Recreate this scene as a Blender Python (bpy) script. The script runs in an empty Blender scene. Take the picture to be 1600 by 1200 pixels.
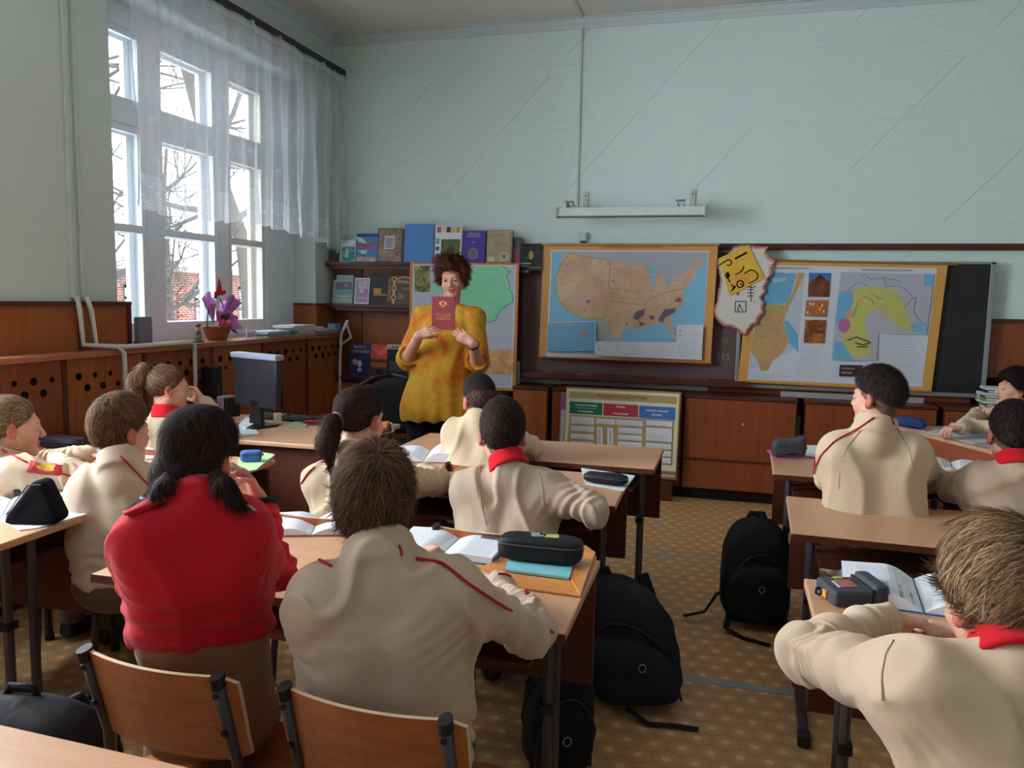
import bpy, math, random
import numpy as np
from mathutils import Vector, Matrix

# ------------------------------------------------------------------ camera, world, light, exposure
CAM_H = 1.4
FPX = 1240.0
YAW, PITCH, ROLL = [math.radians(a) for a in (-15.35, 6.13, 1.1)]
def cam_rows():
    cy, sy, cp, sp, cr, sr = math.cos(YAW), math.sin(YAW), math.cos(PITCH), math.sin(PITCH), math.cos(ROLL), math.sin(ROLL)
    f = np.array([sy*cp, cy*cp, -sp]); r = np.array([cy, -sy, 0.0]); u = np.cross(r, f)
    return np.array([r*cr+u*sr, -r*sr+u*cr, f])
CM = cam_rows()
scene = bpy.context.scene
cam_data = bpy.data.cameras.new('camera')
cam_data.sensor_width = 36.0
cam_data.lens = 36.0*FPX/1600.0
cam_data.clip_start = 0.05
cam_data.clip_end = 300
cam = bpy.data.objects.new('camera', cam_data)
scene.collection.objects.link(cam)
mw = Matrix.Identity(4)
for i in range(3):
    mw[i][0] = CM[0][i]; mw[i][1] = CM[1][i]; mw[i][2] = -CM[2][i]
mw[0][3], mw[1][3], mw[2][3] = 0, 0, CAM_H
cam.matrix_world = mw
scene.camera = cam

scene.view_settings.view_transform = 'Standard'
scene.view_settings.look = 'None'
scene.view_settings.exposure = 0.0
scene.view_settings.gamma = 1.0
scene.view_settings.use_curve_mapping = False

world = bpy.data.worlds.new('overcast_sky'); scene.world = world
world.use_nodes = True
wn = world.node_tree.nodes; wl = world.node_tree.links
bg = wn['Background']
SKY = 6.0
bg.inputs[0].default_value = (0.87, 0.94, 1.0, 1)
bg.inputs[1].default_value = SKY

def portal(name, x, y0, y1, z0, z1, power=None):
    l = bpy.data.lights.new(name, 'AREA'); l.shape = 'RECTANGLE'
    l.size = z1-z0; l.size_y = y1-y0
    o = bpy.data.objects.new(name, l); scene.collection.objects.link(o)
    o.location = (x, (y0+y1)/2, (z0+z1)/2)
    o.rotation_euler = (0, -math.pi/2, 0)      # -Z axis of the lamp points to +X (into the room)
    if power is None: l.cycles.is_portal = True
    else: l.energy = power; l.color = (0.87, 0.94, 1.0)
    return o
SIDE_W = 640
WINDOWS = [(3.61, 5.75), (0.75, 2.82), (-2.1, -0.1)]
SILL_Z, HEAD_Z = 1.12, 3.02
for i, (a, b) in enumerate(WINDOWS):
    portal('window_daylight', -3.62, a-0.1, b+0.1, SILL_Z-0.02, HEAD_Z+0.02, (None, SIDE_W, 60)[i])

# ------------------------------------------------------------------ helpers
def ray(x, y):
    d = CM.T @ np.array([(x-800)/FPX, -(y-600)/FPX, 1.0]); return d
def atY(x, y, Y):
    d = ray(x, y); t = Y/d[1]; return np.array([d[0]*t, Y, CAM_H+d[2]*t])
def atZ(x, y, Z):
    d = ray(x, y); t = (Z-CAM_H)/d[2]; return np.array([d[0]*t, d[1]*t, Z])
def atX(x, y, X):
    d = ray(x, y); t = X/d[0]; return np.array([X, d[1]*t, CAM_H+d[2]*t])

def lin(c):
    return tuple(((v/255.0)/12.92 if v/255.0 <= 0.04045 else ((v/255.0+0.055)/1.055)**2.4) for v in c)

class NT:
    def __init__(s, name):
        s.m = bpy.data.materials.new(name); s.m.use_nodes = True
        s.n = s.m.node_tree.nodes; s.l = s.m.node_tree.links
        s.b = s.n['Principled BSDF']; s.out = s.n['Material Output']
    def node(s, t, **kw):
        n = s.n.new(t)
        for k, v in kw.items(): setattr(n, k, v)
        return n
    def link(s, a, b): s.l.new(a, b)
    def coord(s, scale=(1,1,1), rot=(0,0,0), src='Object'):
        tc = s.node('ShaderNodeTexCoord'); mp = s.node('ShaderNodeMapping')
        mp.inputs['Scale'].default_value = scale; mp.inputs['Rotation'].default_value = rot
        s.link(tc.outputs[src], mp.inputs[0]); return mp.outputs[0]
    def noise(s, vec, scale, detail=3, rough=0.5, dist=0):
        n = s.node('ShaderNodeTexNoise'); n.inputs['Scale'].default_value = scale
        n.inputs['Detail'].default_value = detail; n.inputs['Roughness'].default_value = rough
        n.inputs['Distortion'].default_value = dist
        if vec is not None: s.link(vec, n.inputs['Vector'])
        return n.outputs['Fac']
    def ramp(s, fac, stops):
        r = s.node('ShaderNodeValToRGB'); e = r.color_ramp.elements
        while len(e) < len(stops): e.new(0.5)
        for el, (p, c) in zip(e, stops):
            el.position = p; el.color = (*c, 1) if len(c) == 3 else c
        s.link(fac, r.inputs[0]); return r.outputs[0]
    def math(s, op, a, b=None, c=None):
        n = s.node('ShaderNodeMath', operation=op)
        for i, v in enumerate((a, b, c)):
            if v is None: continue
            if isinstance(v, (int, float)): n.inputs[i].default_value = v
            else: s.link(v, n.inputs[i])
        return n.outputs[0]
    def mix(s, fac, a, b):
        n = s.node('ShaderNodeMix', data_type='RGBA')
        for i, v in ((0, fac), (6, a), (7, b)):
            if isinstance(v, (int, float)): n.inputs[i].default_value = v
            elif isinstance(v, tuple): n.inputs[i].default_value = (*v, 1)
            else: s.link(v, n.inputs[i])
        return n.outputs[2]
    def bump(s, h, strength=0.3, dist=0.01):
        b = s.node('ShaderNodeBump'); b.inputs['Strength'].default_value = strength
        b.inputs['Distance'].default_value = dist; s.link(h, b.inputs['Height'])
        s.link(b.outputs[0], s.b.inputs['Normal']); return b
    def base(s, c, rough=None, spec=None, metal=None):
        if isinstance(c, tuple): s.b.inputs['Base Color'].default_value = (*c, 1)
        else: s.link(c, s.b.inputs['Base Color'])
        if rough is not None: s.b.inputs['Roughness'].default_value = rough
        if spec is not None: s.b.inputs['Specular IOR Level'].default_value = spec
        if metal is not None: s.b.inputs['Metallic'].default_value = metal
        return s.m

_mc = {}
def flat(c, rough=0.6, spec=0.3, metal=0.0, name='plain', var=0.06):
    key = (tuple(c), rough, metal, spec)
    if key not in _mc:
        t = NT(name); L = lin(c)
        f = t.noise(t.coord(), 22, 3)
        a = tuple(min(1, v*(1+var)) for v in L); b = tuple(v*(1-var) for v in L)
        _mc[key] = t.base(t.mix(f, b, a), rough, spec, metal)
    return _mc[key]

def wood(name, dark, light, axis=0, scale=1.0, rough=0.42, spec=0.4, grain=1.0):
    t = NT(name)
    sc = [14*scale]*3; sc[axis] = 0.9*scale
    v = t.coord(tuple(sc))
    n1 = t.noise(v, 3.0, 5, 0.6, 0.6)
    sc2 = [60*scale]*3; sc2[axis] = 1.5*scale
    n2 = t.noise(t.coord(tuple(sc2)), 3.0, 3, 0.6)
    f = t.math('ADD', t.math('MULTIPLY', n1, 0.7), t.math('MULTIPLY', n2, 0.3))
    c = t.ramp(f, [(0.30, lin(dark)), (0.70, lin(light))])
    big = t.noise(t.coord((0.9, 0.9, 0.9)), 1.6, 2)
    c = t.mix(t.math('MULTIPLY', big, 0.35), c, lin(dark))
    t.bump(n2, 0.06*grain, 0.002)
    return t.base(c, rough, spec)

M = {}
M['desk'] = wood('desk_laminate', (188,142,108), (206,160,124), 0, 0.8, 0.36, 0.5)
M['desk_dark'] = wood('desk_panel_laminate', (74,34,22), (98,48,30), 0, 0.8, 0.5, 0.3)
M['panel'] = wood('varnished_panel', (112,52,26), (146,74,38), 2, 1.0, 0.42, 0.4)
M['panel_b'] = wood('varnished_panel_amber', (132,68,30), (164,92,44), 2, 1.0, 0.42, 0.4)
M['frame'] = wood('dark_stained_wood', (66,28,20), (90,40,26), 0, 1.0, 0.42, 0.4)
M['ply'] = wood('chair_plywood', (142,74,34), (178,104,54), 0, 1.0, 0.4, 0.45)
M['ply_edge'] = flat((205,180,150), 0.7, name='plywood_edge')
M['metal'] = flat((72,64,68), 0.42, 0.5, 0.35, name='painted_steel_tube')
M['black'] = flat((18,17,20), 0.45, 0.4, name='black_plastic')
M['capblack'] = flat((24,20,26), 0.5, 0.4, name='black_cap')
M['white_paint'] = flat((214,220,222), 0.45, 0.4, name='white_paint')
M['alu'] = flat((150,152,156), 0.4, 0.5, 0.6, name='aluminium')
M['paper'] = flat((226,232,238), 0.75, 0.2, name='paper')
M['paper2'] = flat((205,210,212), 0.75, 0.2, name='paper_grey')

class MB:
    """mesh collector: several shapes, one object"""
    def __init__(s): s.v = []; s.f = []; s.mi = []; s.mats = []; s.cur = 0
    def mat(s, m):
        if m not in s.mats: s.mats.append(m)
        s.cur = s.mats.index(m); return s
    def add(s, verts, faces):
        o = len(s.v); s.v.extend([tuple(map(float, p)) for p in verts])
        for f in faces: s.f.append(tuple(i+o for i in f)); s.mi.append(s.cur)
        return s
    def box(s, a, b, R=None, o=(0,0,0)):
        (x0,y0,z0),(x1,y1,z1) = a, b
        vs = [Vector(p) for p in ((x0,y0,z0),(x1,y0,z0),(x1,y1,z0),(x0,y1,z0),(x0,y0,z1),(x1,y0,z1),(x1,y1,z1),(x0,y1,z1))]
        if R is not None: vs = [R @ v for v in vs]
        vs = [v+Vector(o) for v in vs]
        return s.add(vs, [(0,3,2,1),(4,5,6,7),(0,1,5,4),(1,2,6,5),(2,3,7,6),(3,0,4,7)])
    def prism(s, pts, d):
        """closed outline pts (3d, planar) pushed along vector d"""
        n = len(pts); d = Vector(d); P = [Vector(p) for p in pts]
        vs = P + [p+d for p in P]
        fs = [tuple(range(n))[::-1], tuple(range(n, 2*n))] + [(i, (i+1) % n, n+(i+1) % n, n+i) for i in range(n)]
        return s.add(vs, fs)
    def tube(s, path, r, n=8, flatn=None, fl=1.0, caps=True, closed=False):
        P = [Vector(p) for p in path]; rs = r if isinstance(r, (list, tuple)) else [r]*len(P)
        ring = []; prev = None; N = len(P)
        for i, p in enumerate(P):
            if closed: t = (P[(i+1) % N]-P[i-1])
            else: t = (P[min(i+1, N-1)]-P[max(i-1, 0)])
            t.normalize()
            if flatn is not None: u = Vector(flatn); u = (u-t*u.dot(t))
            elif prev is None:
                u = Vector((0,0,1)) if abs(t.z) < 0.9 else Vector((1,0,0)); u = u-t*u.dot(t)
            else: u = prev-t*prev.dot(t)
            u.normalize(); prev = u; w = t.cross(u)
            ring.append([p+(u*math.cos(a)*fl+w*math.sin(a))*rs[i] for a in [2*math.pi*k/n for k in range(n)]])
        vs = [v for rg in ring for v in rg]; fs = []
        m = N if closed else N-1
        for i in range(m):
            j = (i+1) % N
            for k in range(n): fs.append((i*n+k, i*n+(k+1) % n, j*n+(k+1) % n, j*n+k))
        if caps and not closed:
            fs.append(tuple(range(n))[::-1]); fs.append(tuple((N-1)*n+k for k in range(n)))
        return s.add(vs, fs)
    def lathe(s, prof, c=(0,0,0), n=24, ax=None):
        vs = []; fs = []
        for r, z in prof:
            for k in range(n):
                a = 2*math.pi*k/n; vs.append(Vector((r*math.cos(a), r*math.sin(a), z)))
        if ax is not None:
            q = Vector((0,0,1)).rotation_difference(Vector(ax)); vs = [q @ v for v in vs]
        vs = [v+Vector(c) for v in vs]
        for i in range(len(prof)-1):
            for k in range(n): fs.append((i*n+k, i*n+(k+1) % n, (i+1)*n+(k+1) % n, (i+1)*n+k))
        fs.append(tuple(range(n))[::-1]); fs.append(tuple((len(prof)-1)*n+k for k in range(n)))
        return s.add(vs, fs)
    def grid(s, fn, nu, nv):
        vs = [fn(i/(nu-1), j/(nv-1)) for j in range(nv) for i in range(nu)]
        fs = [(j*nu+i, j*nu+i+1, (j+1)*nu+i+1, (j+1)*nu+i) for j in range(nv-1) for i in range(nu-1)]
        return s.add(vs, fs)
    def build(s, name, m=None, parent=None, bevel=0, smooth=False, seg=2, loc=None):
        me = bpy.data.meshes.new(name)
        me.from_pydata(s.v, [], s.f)
        mats = s.mats if s.mats else [m]
        for x in mats: me.materials.append(x)
        if s.mats: me.polygons.foreach_set('material_index', s.mi)
        if smooth: me.polygons.foreach_set('use_smooth', [True]*len(me.polygons))
        me.update(); me.validate()
        o = bpy.data.objects.new(name, me); scene.collection.objects.link(o)
        if parent is not None:
            o.parent = parent; o.matrix_parent_inverse = parent.matrix_world.inverted() if parent.type != 'EMPTY' else inv_of(parent)
        if bevel:
            b = o.modifiers.new('bevel', 'BEVEL'); b.width = bevel; b.segments = seg; b.limit_method = 'ANGLE'; b.angle_limit = 0.7
        return o

def inv_of(e):
    return (Matrix.Translation(e.location) @ e.rotation_euler.to_matrix().to_4x4()).inverted()

def thing(name, label, cat, loc=(0,0,0), rz=0, group=None):
    o = bpy.data.objects.new(name, None); scene.collection.objects.link(o)
    o.empty_display_size = 0.05
    o.location = loc; o.rotation_euler = (0, 0, rz)
    o['label'] = label; o['category'] = cat
    if group: o['group'] = group
    return o
def tag(o, label, cat, group=None, kind=None):
    o['label'] = label; o['category'] = cat
    if group: o['group'] = group
    if kind: o['kind'] = kind
    return o
def struct(o):
    o['kind'] = 'structure'; return o
def dup(root, loc, rz, label, group=None):
    r = root.copy(); scene.collection.objects.link(r); r.location = loc; r.rotation_euler = (0, 0, rz)
    r['label'] = label
    if group: r['group'] = group
    for ch in list(root.children):
        c = ch.copy(); scene.collection.objects.link(c); c.parent = r
        for g in ch.children:
            d = g.copy(); scene.collection.objects.link(d); d.parent = c
    return r
# parts built in the thing's own frame
def part(mb, name, m, parent, **kw):
    o = mb.build(name, m, None, **kw); o.parent = parent; return o

_txt = {}
def text_polys(s, bold=0.0):
    """glyph outlines of a string as (verts2d, faces), normalised to unit cap height, starting at x=0"""
    if (s, bold) in _txt: return _txt[(s, bold)]
    cu = bpy.data.curves.new('lettering', 'FONT'); cu.body = s; cu.resolution_u = 2; cu.offset = bold
    o = bpy.data.objects.new('lettering', cu); scene.collection.objects.link(o)
    dg = bpy.context.evaluated_depsgraph_get(); me = bpy.data.meshes.new_from_object(o.evaluated_get(dg))
    vs = [(v.co.x, v.co.y) for v in me.vertices]; fs = [tuple(p.vertices) for p in me.polygons]
    bpy.data.objects.remove(o); bpy.data.curves.remove(cu); bpy.data.meshes.remove(me)
    _txt[(s, bold)] = (vs, fs); return vs, fs

class Sheet:
    """a thin printed sheet: board with coloured shapes laid on its face; u right, v DOWN, both 0..1"""
    def __init__(s, tl, tr, bl, thick=0.002, base=None, nrm=None, curve=0.0):
        s.o = Vector(tl); s.U = Vector(tr)-s.o; s.V = Vector(bl)-s.o
        s.n = s.V.cross(s.U).normalized()          # towards the viewer
        s.mb = MB(); s.lay = 0; s.th = thick; s.curve = curve
        s.W = s.U.length; s.H = s.V.length
        if base is not None:
            s.mb.mat(base)
            s.mb.prism([s.pt(0,0,-thick), s.pt(0,1,-thick), s.pt(1,1,-thick), s.pt(1,0,-thick)], s.n*thick)
    def pt(s, u, v, h=0.0): return s.o + s.U*u + s.V*v + s.n*h
    def h(s): s.lay += 1; return 0.0006 + 0.00022*s.lay
    def poly(s, pts, m):
        h = s.h(); s.mb.mat(m); s.mb.add([s.pt(u, v, h) for u, v in pts], [tuple(range(len(pts)))[::-1]]); return s
    def rect(s, u0, v0, u1, v1, m): return s.poly([(u0,v0),(u1,v0),(u1,v1),(u0,v1)], m)
    def line(s, pts, w, m, h=None):
        """w in metres"""
        h = s.h() if h is None else h; s.mb.mat(m)
        P = [Vector((u*s.W, v*s.H)) for u, v in pts]
        for a, b in zip(P[:-1], P[1:]):
            d = b-a
            if d.length < 1e-6: continue
            d.normalize(); q = Vector((-d.y, d.x))*w/2; a2 = a-d*w*.3; b2 = b+d*w*.3
            c = [a2+q, b2+q, b2-q, a2-q]
            s.mb.add([s.pt(p.x/s.W, p.y/s.H, h) for p in c], [(0,1,2,3)])
        return s
    def disc(s, u, v, r, m, n=16, ry=None):
        ry = r if ry is None else ry
        return s.poly([(u+r*math.cos(2*math.pi*k/n)/s.W, v+ry*math.sin(2*math.pi*k/n)/s.H) for k in range(n)], m)
    def text(s, t, u, v, hgt, m, width=None, align='l', bold=0.0, rot=0.0):
        """u,v = left (or centre) of the baseline; hgt = letter height in metres; width in metres squeezes the line"""
        vs, fs = text_polys(t, bold)
        if not vs: return s
        x1 = max(a for a, b in vs); x0 = min(a for a, b in vs)
        sy = hgt/0.72; sx = sy if width is None else width/(x1-x0)
        off = -x0*sx if align == 'l' else -(x0+x1)/2*sx
        h = s.h(); s.mb.mat(m); c, q = math.cos(rot), math.sin(rot)
        out = []
        for a, b in vs:
            X, Y = a*sx+off, b*sy
            X, Y = X*c-Y*q, X*q+Y*c
            out.append(s.pt(u+X/s.W, v-Y/s.H, h))
        s.mb.add(out, fs); return s
    def scribble(s, u0, v0, u1, n, dv, m, w=0.0015, rnd=None, jit=0.25):
        """lines of print too small to read in the photograph: rows of short dashes"""
        rnd = rnd or random.Random(5); h = s.h()
        for i in range(n):
            v = v0+i*dv; u = u0
            end = u1-(u1-u0)*rnd.random()*jit
            while u < end:
                L = (0.006+rnd.random()*0.018)/s.W
                s.line([(u, v), (min(u+L, end), v)], w, m, h); u += L+0.004/s.W
        return s
    def build(s, name, parent=None): 
        o = s.mb.build(name, None, None)
        if parent is not None: o.parent = parent; 
        return o
# ------------------------------------------------------------------ room shell
RND = random.Random(11)
XL, XR, YF, YB, ZC = -3.225, 3.6, 6.07, -2.4, 3.486
def plaster(name, c, bump_s, pattern=False):
    t = NT(name); v = t.coord()
    n = t.noise(v, 1.3, 3); col = t.mix(t.math('MULTIPLY', n, 0.5), lin(c), tuple(x*0.90 for x in lin(c)))
    if pattern:      # embossed wallpaper: diamond seams, rows of ridges and swirls
        sx = t.node('ShaderNodeSeparateXYZ'); t.link(v, sx.inputs[0])
        X, Z = sx.outputs[0], sx.outputs[2]
        def tri(e, w):
            f = t.math('ABSOLUTE', t.math('SUBTRACT', t.math('FRACT', e), 0.5))
            return t.math('SUBTRACT', 1.0, t.math('SMOOTH_MIN', t.math('DIVIDE', f, w), 1.0, 0.3))
        d1 = tri(t.math('MULTIPLY', t.math('ADD', X, t.math('MULTIPLY', Z, -0.93)), 1.05), 0.006)
        d2 = tri(t.math('MULTIPLY', t.math('ADD', X, t.math('MULTIPLY', Z, 0.93)), 1.05), 0.006)
        h1 = tri(t.math('MULTIPLY', Z, 2.05), 0.02)
        h2 = tri(t.math('ADD', t.math('MULTIPLY', Z, 2.05), 0.045), 0.02)
        sw = t.noise(t.coord((2.2, 1, 4.2)), 1.6, 2, 0.4, 1.6)
        swr = t.math('SUBTRACT', 1.0, t.math('SMOOTH_MIN', t.math('MULTIPLY', t.math('ABSOLUTE', t.math('SUBTRACT', sw, 0.52)), 40), 1.0, 0.3))
        br = t.math('GREATER_THAN', t.noise(t.coord((0.5, 1, 0.9)), 2.0, 2), 0.46); d1 = t.math('MULTIPLY', d1, br)
        hh = t.math('ADD', t.math('ADD', t.math('MULTIPLY', d1, -1.2), t.math('MULTIPLY', d2, -0.12)),
                    t.math('ADD', t.math('MULTIPLY', t.math('ADD', h1, h2), 0.5), t.math('MULTIPLY', swr, 0.40)))
        hh = t.math('ADD', hh, t.math('MULTIPLY', t.noise(v, 30, 3), 0.15))
        t.bump(hh, bump_s, 0.006)
        col = t.mix(t.math('MULTIPLY', d1, 0.20), col, tuple(x*0.5 for x in lin(c)))
    else:
        t.bump(t.noise(v, 40, 3), bump_s, 0.002)
    return t.base(col, 0.75, 0.2)
M['wallpaper'] = plaster('embossed_wallpaper', (206,224,220), 0.5, True)
M['plaster'] = plaster('painted_plaster', (200,211,207), 0.1)
M['ceiling'] = plaster('ceiling_paint', (214,211,206), 0.08)
def floor_mat():
    t = NT('patterned_linoleum'); v = t.coord((1, 1, 1))
    def hexd(off):
        a = t.node('ShaderNodeVectorMath', operation='MULTIPLY_ADD'); t.link(v, a.inputs[0])
        a.inputs[1].default_value = (1/0.088, 1/0.152, 0); a.inputs[2].default_value = (off, off, 0)
        f = t.node('ShaderNodeVectorMath', operation='FRACTION'); t.link(a.outputs[0], f.inputs[0])
        s = t.node('ShaderNodeVectorMath', operation='SUBTRACT'); t.link(f.outputs[0], s.inputs[0]); s.inputs[1].default_value = (0.5, 0.5, 0)
        m = t.node('ShaderNodeVectorMath', operation='MULTIPLY'); t.link(s.outputs[0], m.inputs[0]); m.inputs[1].default_value = (1, 1.732, 0)
        l = t.node('ShaderNodeVectorMath', operation='LENGTH'); t.link(m.outputs[0], l.inputs[0]); return l.outputs['Value']
    a, b = hexd(0.0), hexd(0.5)
    r = t.math('MINIMUM', a, b); edge = t.math('ABSOLUTE', t.math('SUBTRACT', a, b))
    wob = t.math('MULTIPLY', t.math('SUBTRACT', t.noise(v, 14, 2), 0.5), 0.12)
    r = t.math('ADD', r, wob)
    c = t.ramp(r, [(0.0, lin((228,194,144))), (0.13, lin((226,190,142))), (0.19, lin((196,154,106))), (0.40, lin((192,150,102))), (0.52, lin((180,138,94)))])
    c = t.mix(t.math('MULTIPLY', t.math('LESS_THAN', edge, 0.07), 0.22), c, lin((132,92,50)))
    c = t.mix(t.math('MULTIPLY', t.noise(v, 5, 4, 0.6), 0.35), c, lin((150,112,68)))
    t.bump(r, 0.12, 0.002)
    return t.base(c, 0.5, 0.35)
M['floor'] = floor_mat()

b = MB(); b.box((XL-0.4, YB-0.1, -0.1), (XR+0.1, YF+0.1, 0)); struct(b.build('floor', M['floor']))
b = MB(); b.box((XL-0.4, YB-0.1, ZC), (XR+0.1, YF+0.1, ZC+0.1)); struct(b.build('ceiling', M['ceiling']))
b = MB(); b.box((XL-0.4, YF, 0), (XR+0.1, YF+0.12, ZC)); struct(b.build('wall_front', M['wallpaper']))
b = MB(); b.box((XR, YB, 0), (XR+0.12, YF, ZC)); struct(b.build('wall_right', M['plaster']))
b = MB(); b.box((XL-0.4, YB-0.12, 0), (XR, YB, ZC)); struct(b.build('wall_back', M['plaster']))
# left wall with three window recesses
b = MB(); W0, W1 = XL-0.42, XL
b.box((W0, YB, 0), (W1, YF, SILL_Z-0.03)); b.box((W0, YB, HEAD_Z), (W1, YF, ZC))
ys = [YF] + [v for w in WINDOWS for v in (w[1], w[0])] + [YB]
for i in range(0, len(ys), 2): b.box((W0, ys[i+1], SILL_Z-0.03), (W1, ys[i], HEAD_Z))
struct(b.build('wall_left', M['plaster']))

# crown mouldings and ceiling joint strips
def crown(name, pts):
    b = MB(); b.mat(M['white_paint'])
    prof = [(0,0),(0.0,-0.075),(0.012,-0.075),(0.018,-0.05),(0.035,-0.035),(0.045,-0.012),(0.07,-0.008),(0.07,0)]
    a, c, inn = Vector(pts[0]), Vector(pts[1]), Vector(pts[2])
    b.prism([a+inn*p+Vector((0,0,1))*q for p, q in prof], c-a); struct(b.build(name))
M_trim = flat((190,202,202), 0.6, 0.2, name='trim_paint')
def crown_m(name, a, c, inn):
    b = MB()
    prof = [(0,0),(0.0,-0.075),(0.010,-0.075),(0.014,-0.052),(0.028,-0.040),(0.034,-0.014),(0.05,-0.010),(0.05,0)]
    a, c, inn = Vector(a), Vector(c), Vector(inn)
    b.prism([a+inn*p+Vector((0,0,1))*q for p, q in prof], c-a); struct(b.build(name, M_trim))
xs = atY(911, 34, YF)[0]
crown_m('trim_1', (XL, YF, ZC), (xs, YF, ZC), (0,-1,0))
crown_m('trim_2', (xs, YF, ZC-0.002), (XR, YF, ZC-0.002), (0,-1,0))
crown_m('trim_3', (XL, YB, ZC), (XL, YF-0.05, ZC), (1,0,0))
b = MB(); b.box((xs-0.012, YB, ZC-0.012), (xs+0.012, YF-0.05, ZC)); struct(b.build('trim_4', M_trim))
# cable duct down the front wall
b = MB(); b.box((xs-0.012, YF-0.014, 2.02), (xs+0.003, YF, ZC-0.075)); tag(b.build('cable_duct', M_trim, bevel=0.002), 'thin pale cable duct running down the front wall from ceiling to lamp', 'cable duct')
t = thing('junction_box', 'small white socket box on the wall below the board lamp', 'junction box', (atY(912,370,YF)[0], YF, 0))
z0, z1 = atY(912,377,YF)[2], atY(912,363,YF)[2]
b = MB(); b.box((-0.036, -0.04, z0), (0.03, 0, z1)); part(b, 'housing', M_trim, t, bevel=0.005)
b = MB(); b.box((-0.02, -0.03, z0-0.012), (0.022, -0.004, z0)); part(b, 'gland', flat((70,64,64), 0.6), t, bevel=0.002)

# rail along the front wall
za, zb = atY(1300,381,YF)[2], atY(1300,391,YF)[2]
b = MB(); b.box((-1.62, YF-0.035, zb), (XR, YF, za)); tag(b.build('picture_rail', M['frame'], bevel=0.004), 'reddish brown wooden rail running along the front wall above the boards', 'rail')

# ---- windows
M['win'] = flat((222,228,232), 0.4, 0.4, name='window_paint')
M['win_cream'] = flat((214,210,198), 0.45, 0.4, name='window_paint_cream')
def glass():
    t = NT('window_glass'); t.n.remove(t.b)
    g = t.node('ShaderNodeBsdfGlossy'); g.inputs['Roughness'].default_value = 0.02
    tr = t.node('ShaderNodeBsdfTransparent'); mx = t.node('ShaderNodeMixShader')
    fr = t.node('ShaderNodeLayerWeight')
    t.link(t.math('ADD', 0.02, t.math('MULTIPLY', t.math('POWER', fr.outputs['Facing'], 4.0), 0.4)), mx.inputs[0]); t.link(tr.outputs[0], mx.inputs[1]); t.link(g.outputs[0], mx.inputs[2])
    t.link(mx.outputs[0], t.out.inputs[0]); return t.m
M['glass'] = glass()
def window(n, y0, y1):
    root = thing('window_%d' % n, 'x', 'window', (XL-0.3, (y0+y1)/2, SILL_Z)); del root['category']; del root['label']; struct(root)
    ox, oy, oz = root.location
    def L(b, name, m, parent=root, **kw):
        b.v = [(x-ox, y-oy, z-oz) for x, y, z in b.v]; return part(b, name, m, parent, **kw)
    X0, X1 = XL-0.335, XL-0.195
    pitch = (y1-y0-0.5)/3*1.0
    posts = [y0+0.05, y0+0.54, y0+1.23, y0+1.80] if n == 1 else [y0+0.05, y0+0.70, y0+1.37, y1-0.17]
    b = MB()
    b.box((X0, y0, SILL_Z-0.03), (X1, y0+0.11, HEAD_Z)); b.box((X0, posts[3]-0.05, SILL_Z-0.03), (X1, y1, HEAD_Z))
    b.box((X0-0.003, y0+.001, SILL_Z-0.029), (X1+0.003, y1-.001, SILL_Z+0.05)); b.box((X0-0.002, y0+.001, 2.90), (X1+0.002, y1-.001, HEAD_Z-.001))
    for p in posts[1:3]: b.box((X0+0.003, p-0.05, SILL_Z), (X1-0.003, p+0.06, 2.95))
    b.box((X0-0.004, y0+0.05, 2.36), (X1+0.004, y1-0.05, 2.465))
    L(b, 'frame', M['win'])
    spans = [(y0+0.11, posts[1]-0.05), (posts[1]+0.06, posts[2]-0.05), (posts[2]+0.06, posts[3]-0.05)]
    for (a, c) in spans:
        for (p, q) in ((2.465, 2.90), (1.17, 2.36)):
            b = MB(); w = 0.042
            for X in ((X0+0.005, X0+0.035), (X1-0.04, X1-0.008)):
                b.box((X[0], a, p), (X[1], a+w, q)); b.box((X[0], c-w, p), (X[1], c, q)); b.box((X[0]+.001, a+w, p), (X[1]-.001, c-w, p+w)); b.box((X[0]+.001, a+w, q-w), (X[1]-.001, c-w, q))
                if p < 2: b.box((X[0]+.001, a+w, 1.745), (X[1]-.001, c-w, 1.79))
            s = L(b, 'sash', M['win_cream'] if c > 5.2 else M['win'])
            b = MB()
            for X in (X0+0.02,): b.box((X, a+w*0.5, p+w*0.5), (X+0.004, c-w*0.5, q-w*0.5))
            b.v = [(x-ox, y-oy, z-oz) for x, y, z in b.v]
            g = b.build('pane', M['glass']); g.parent = s
    return root
for i, (a, c) in enumerate(WINDOWS): window(i+1, a, c)

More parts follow.
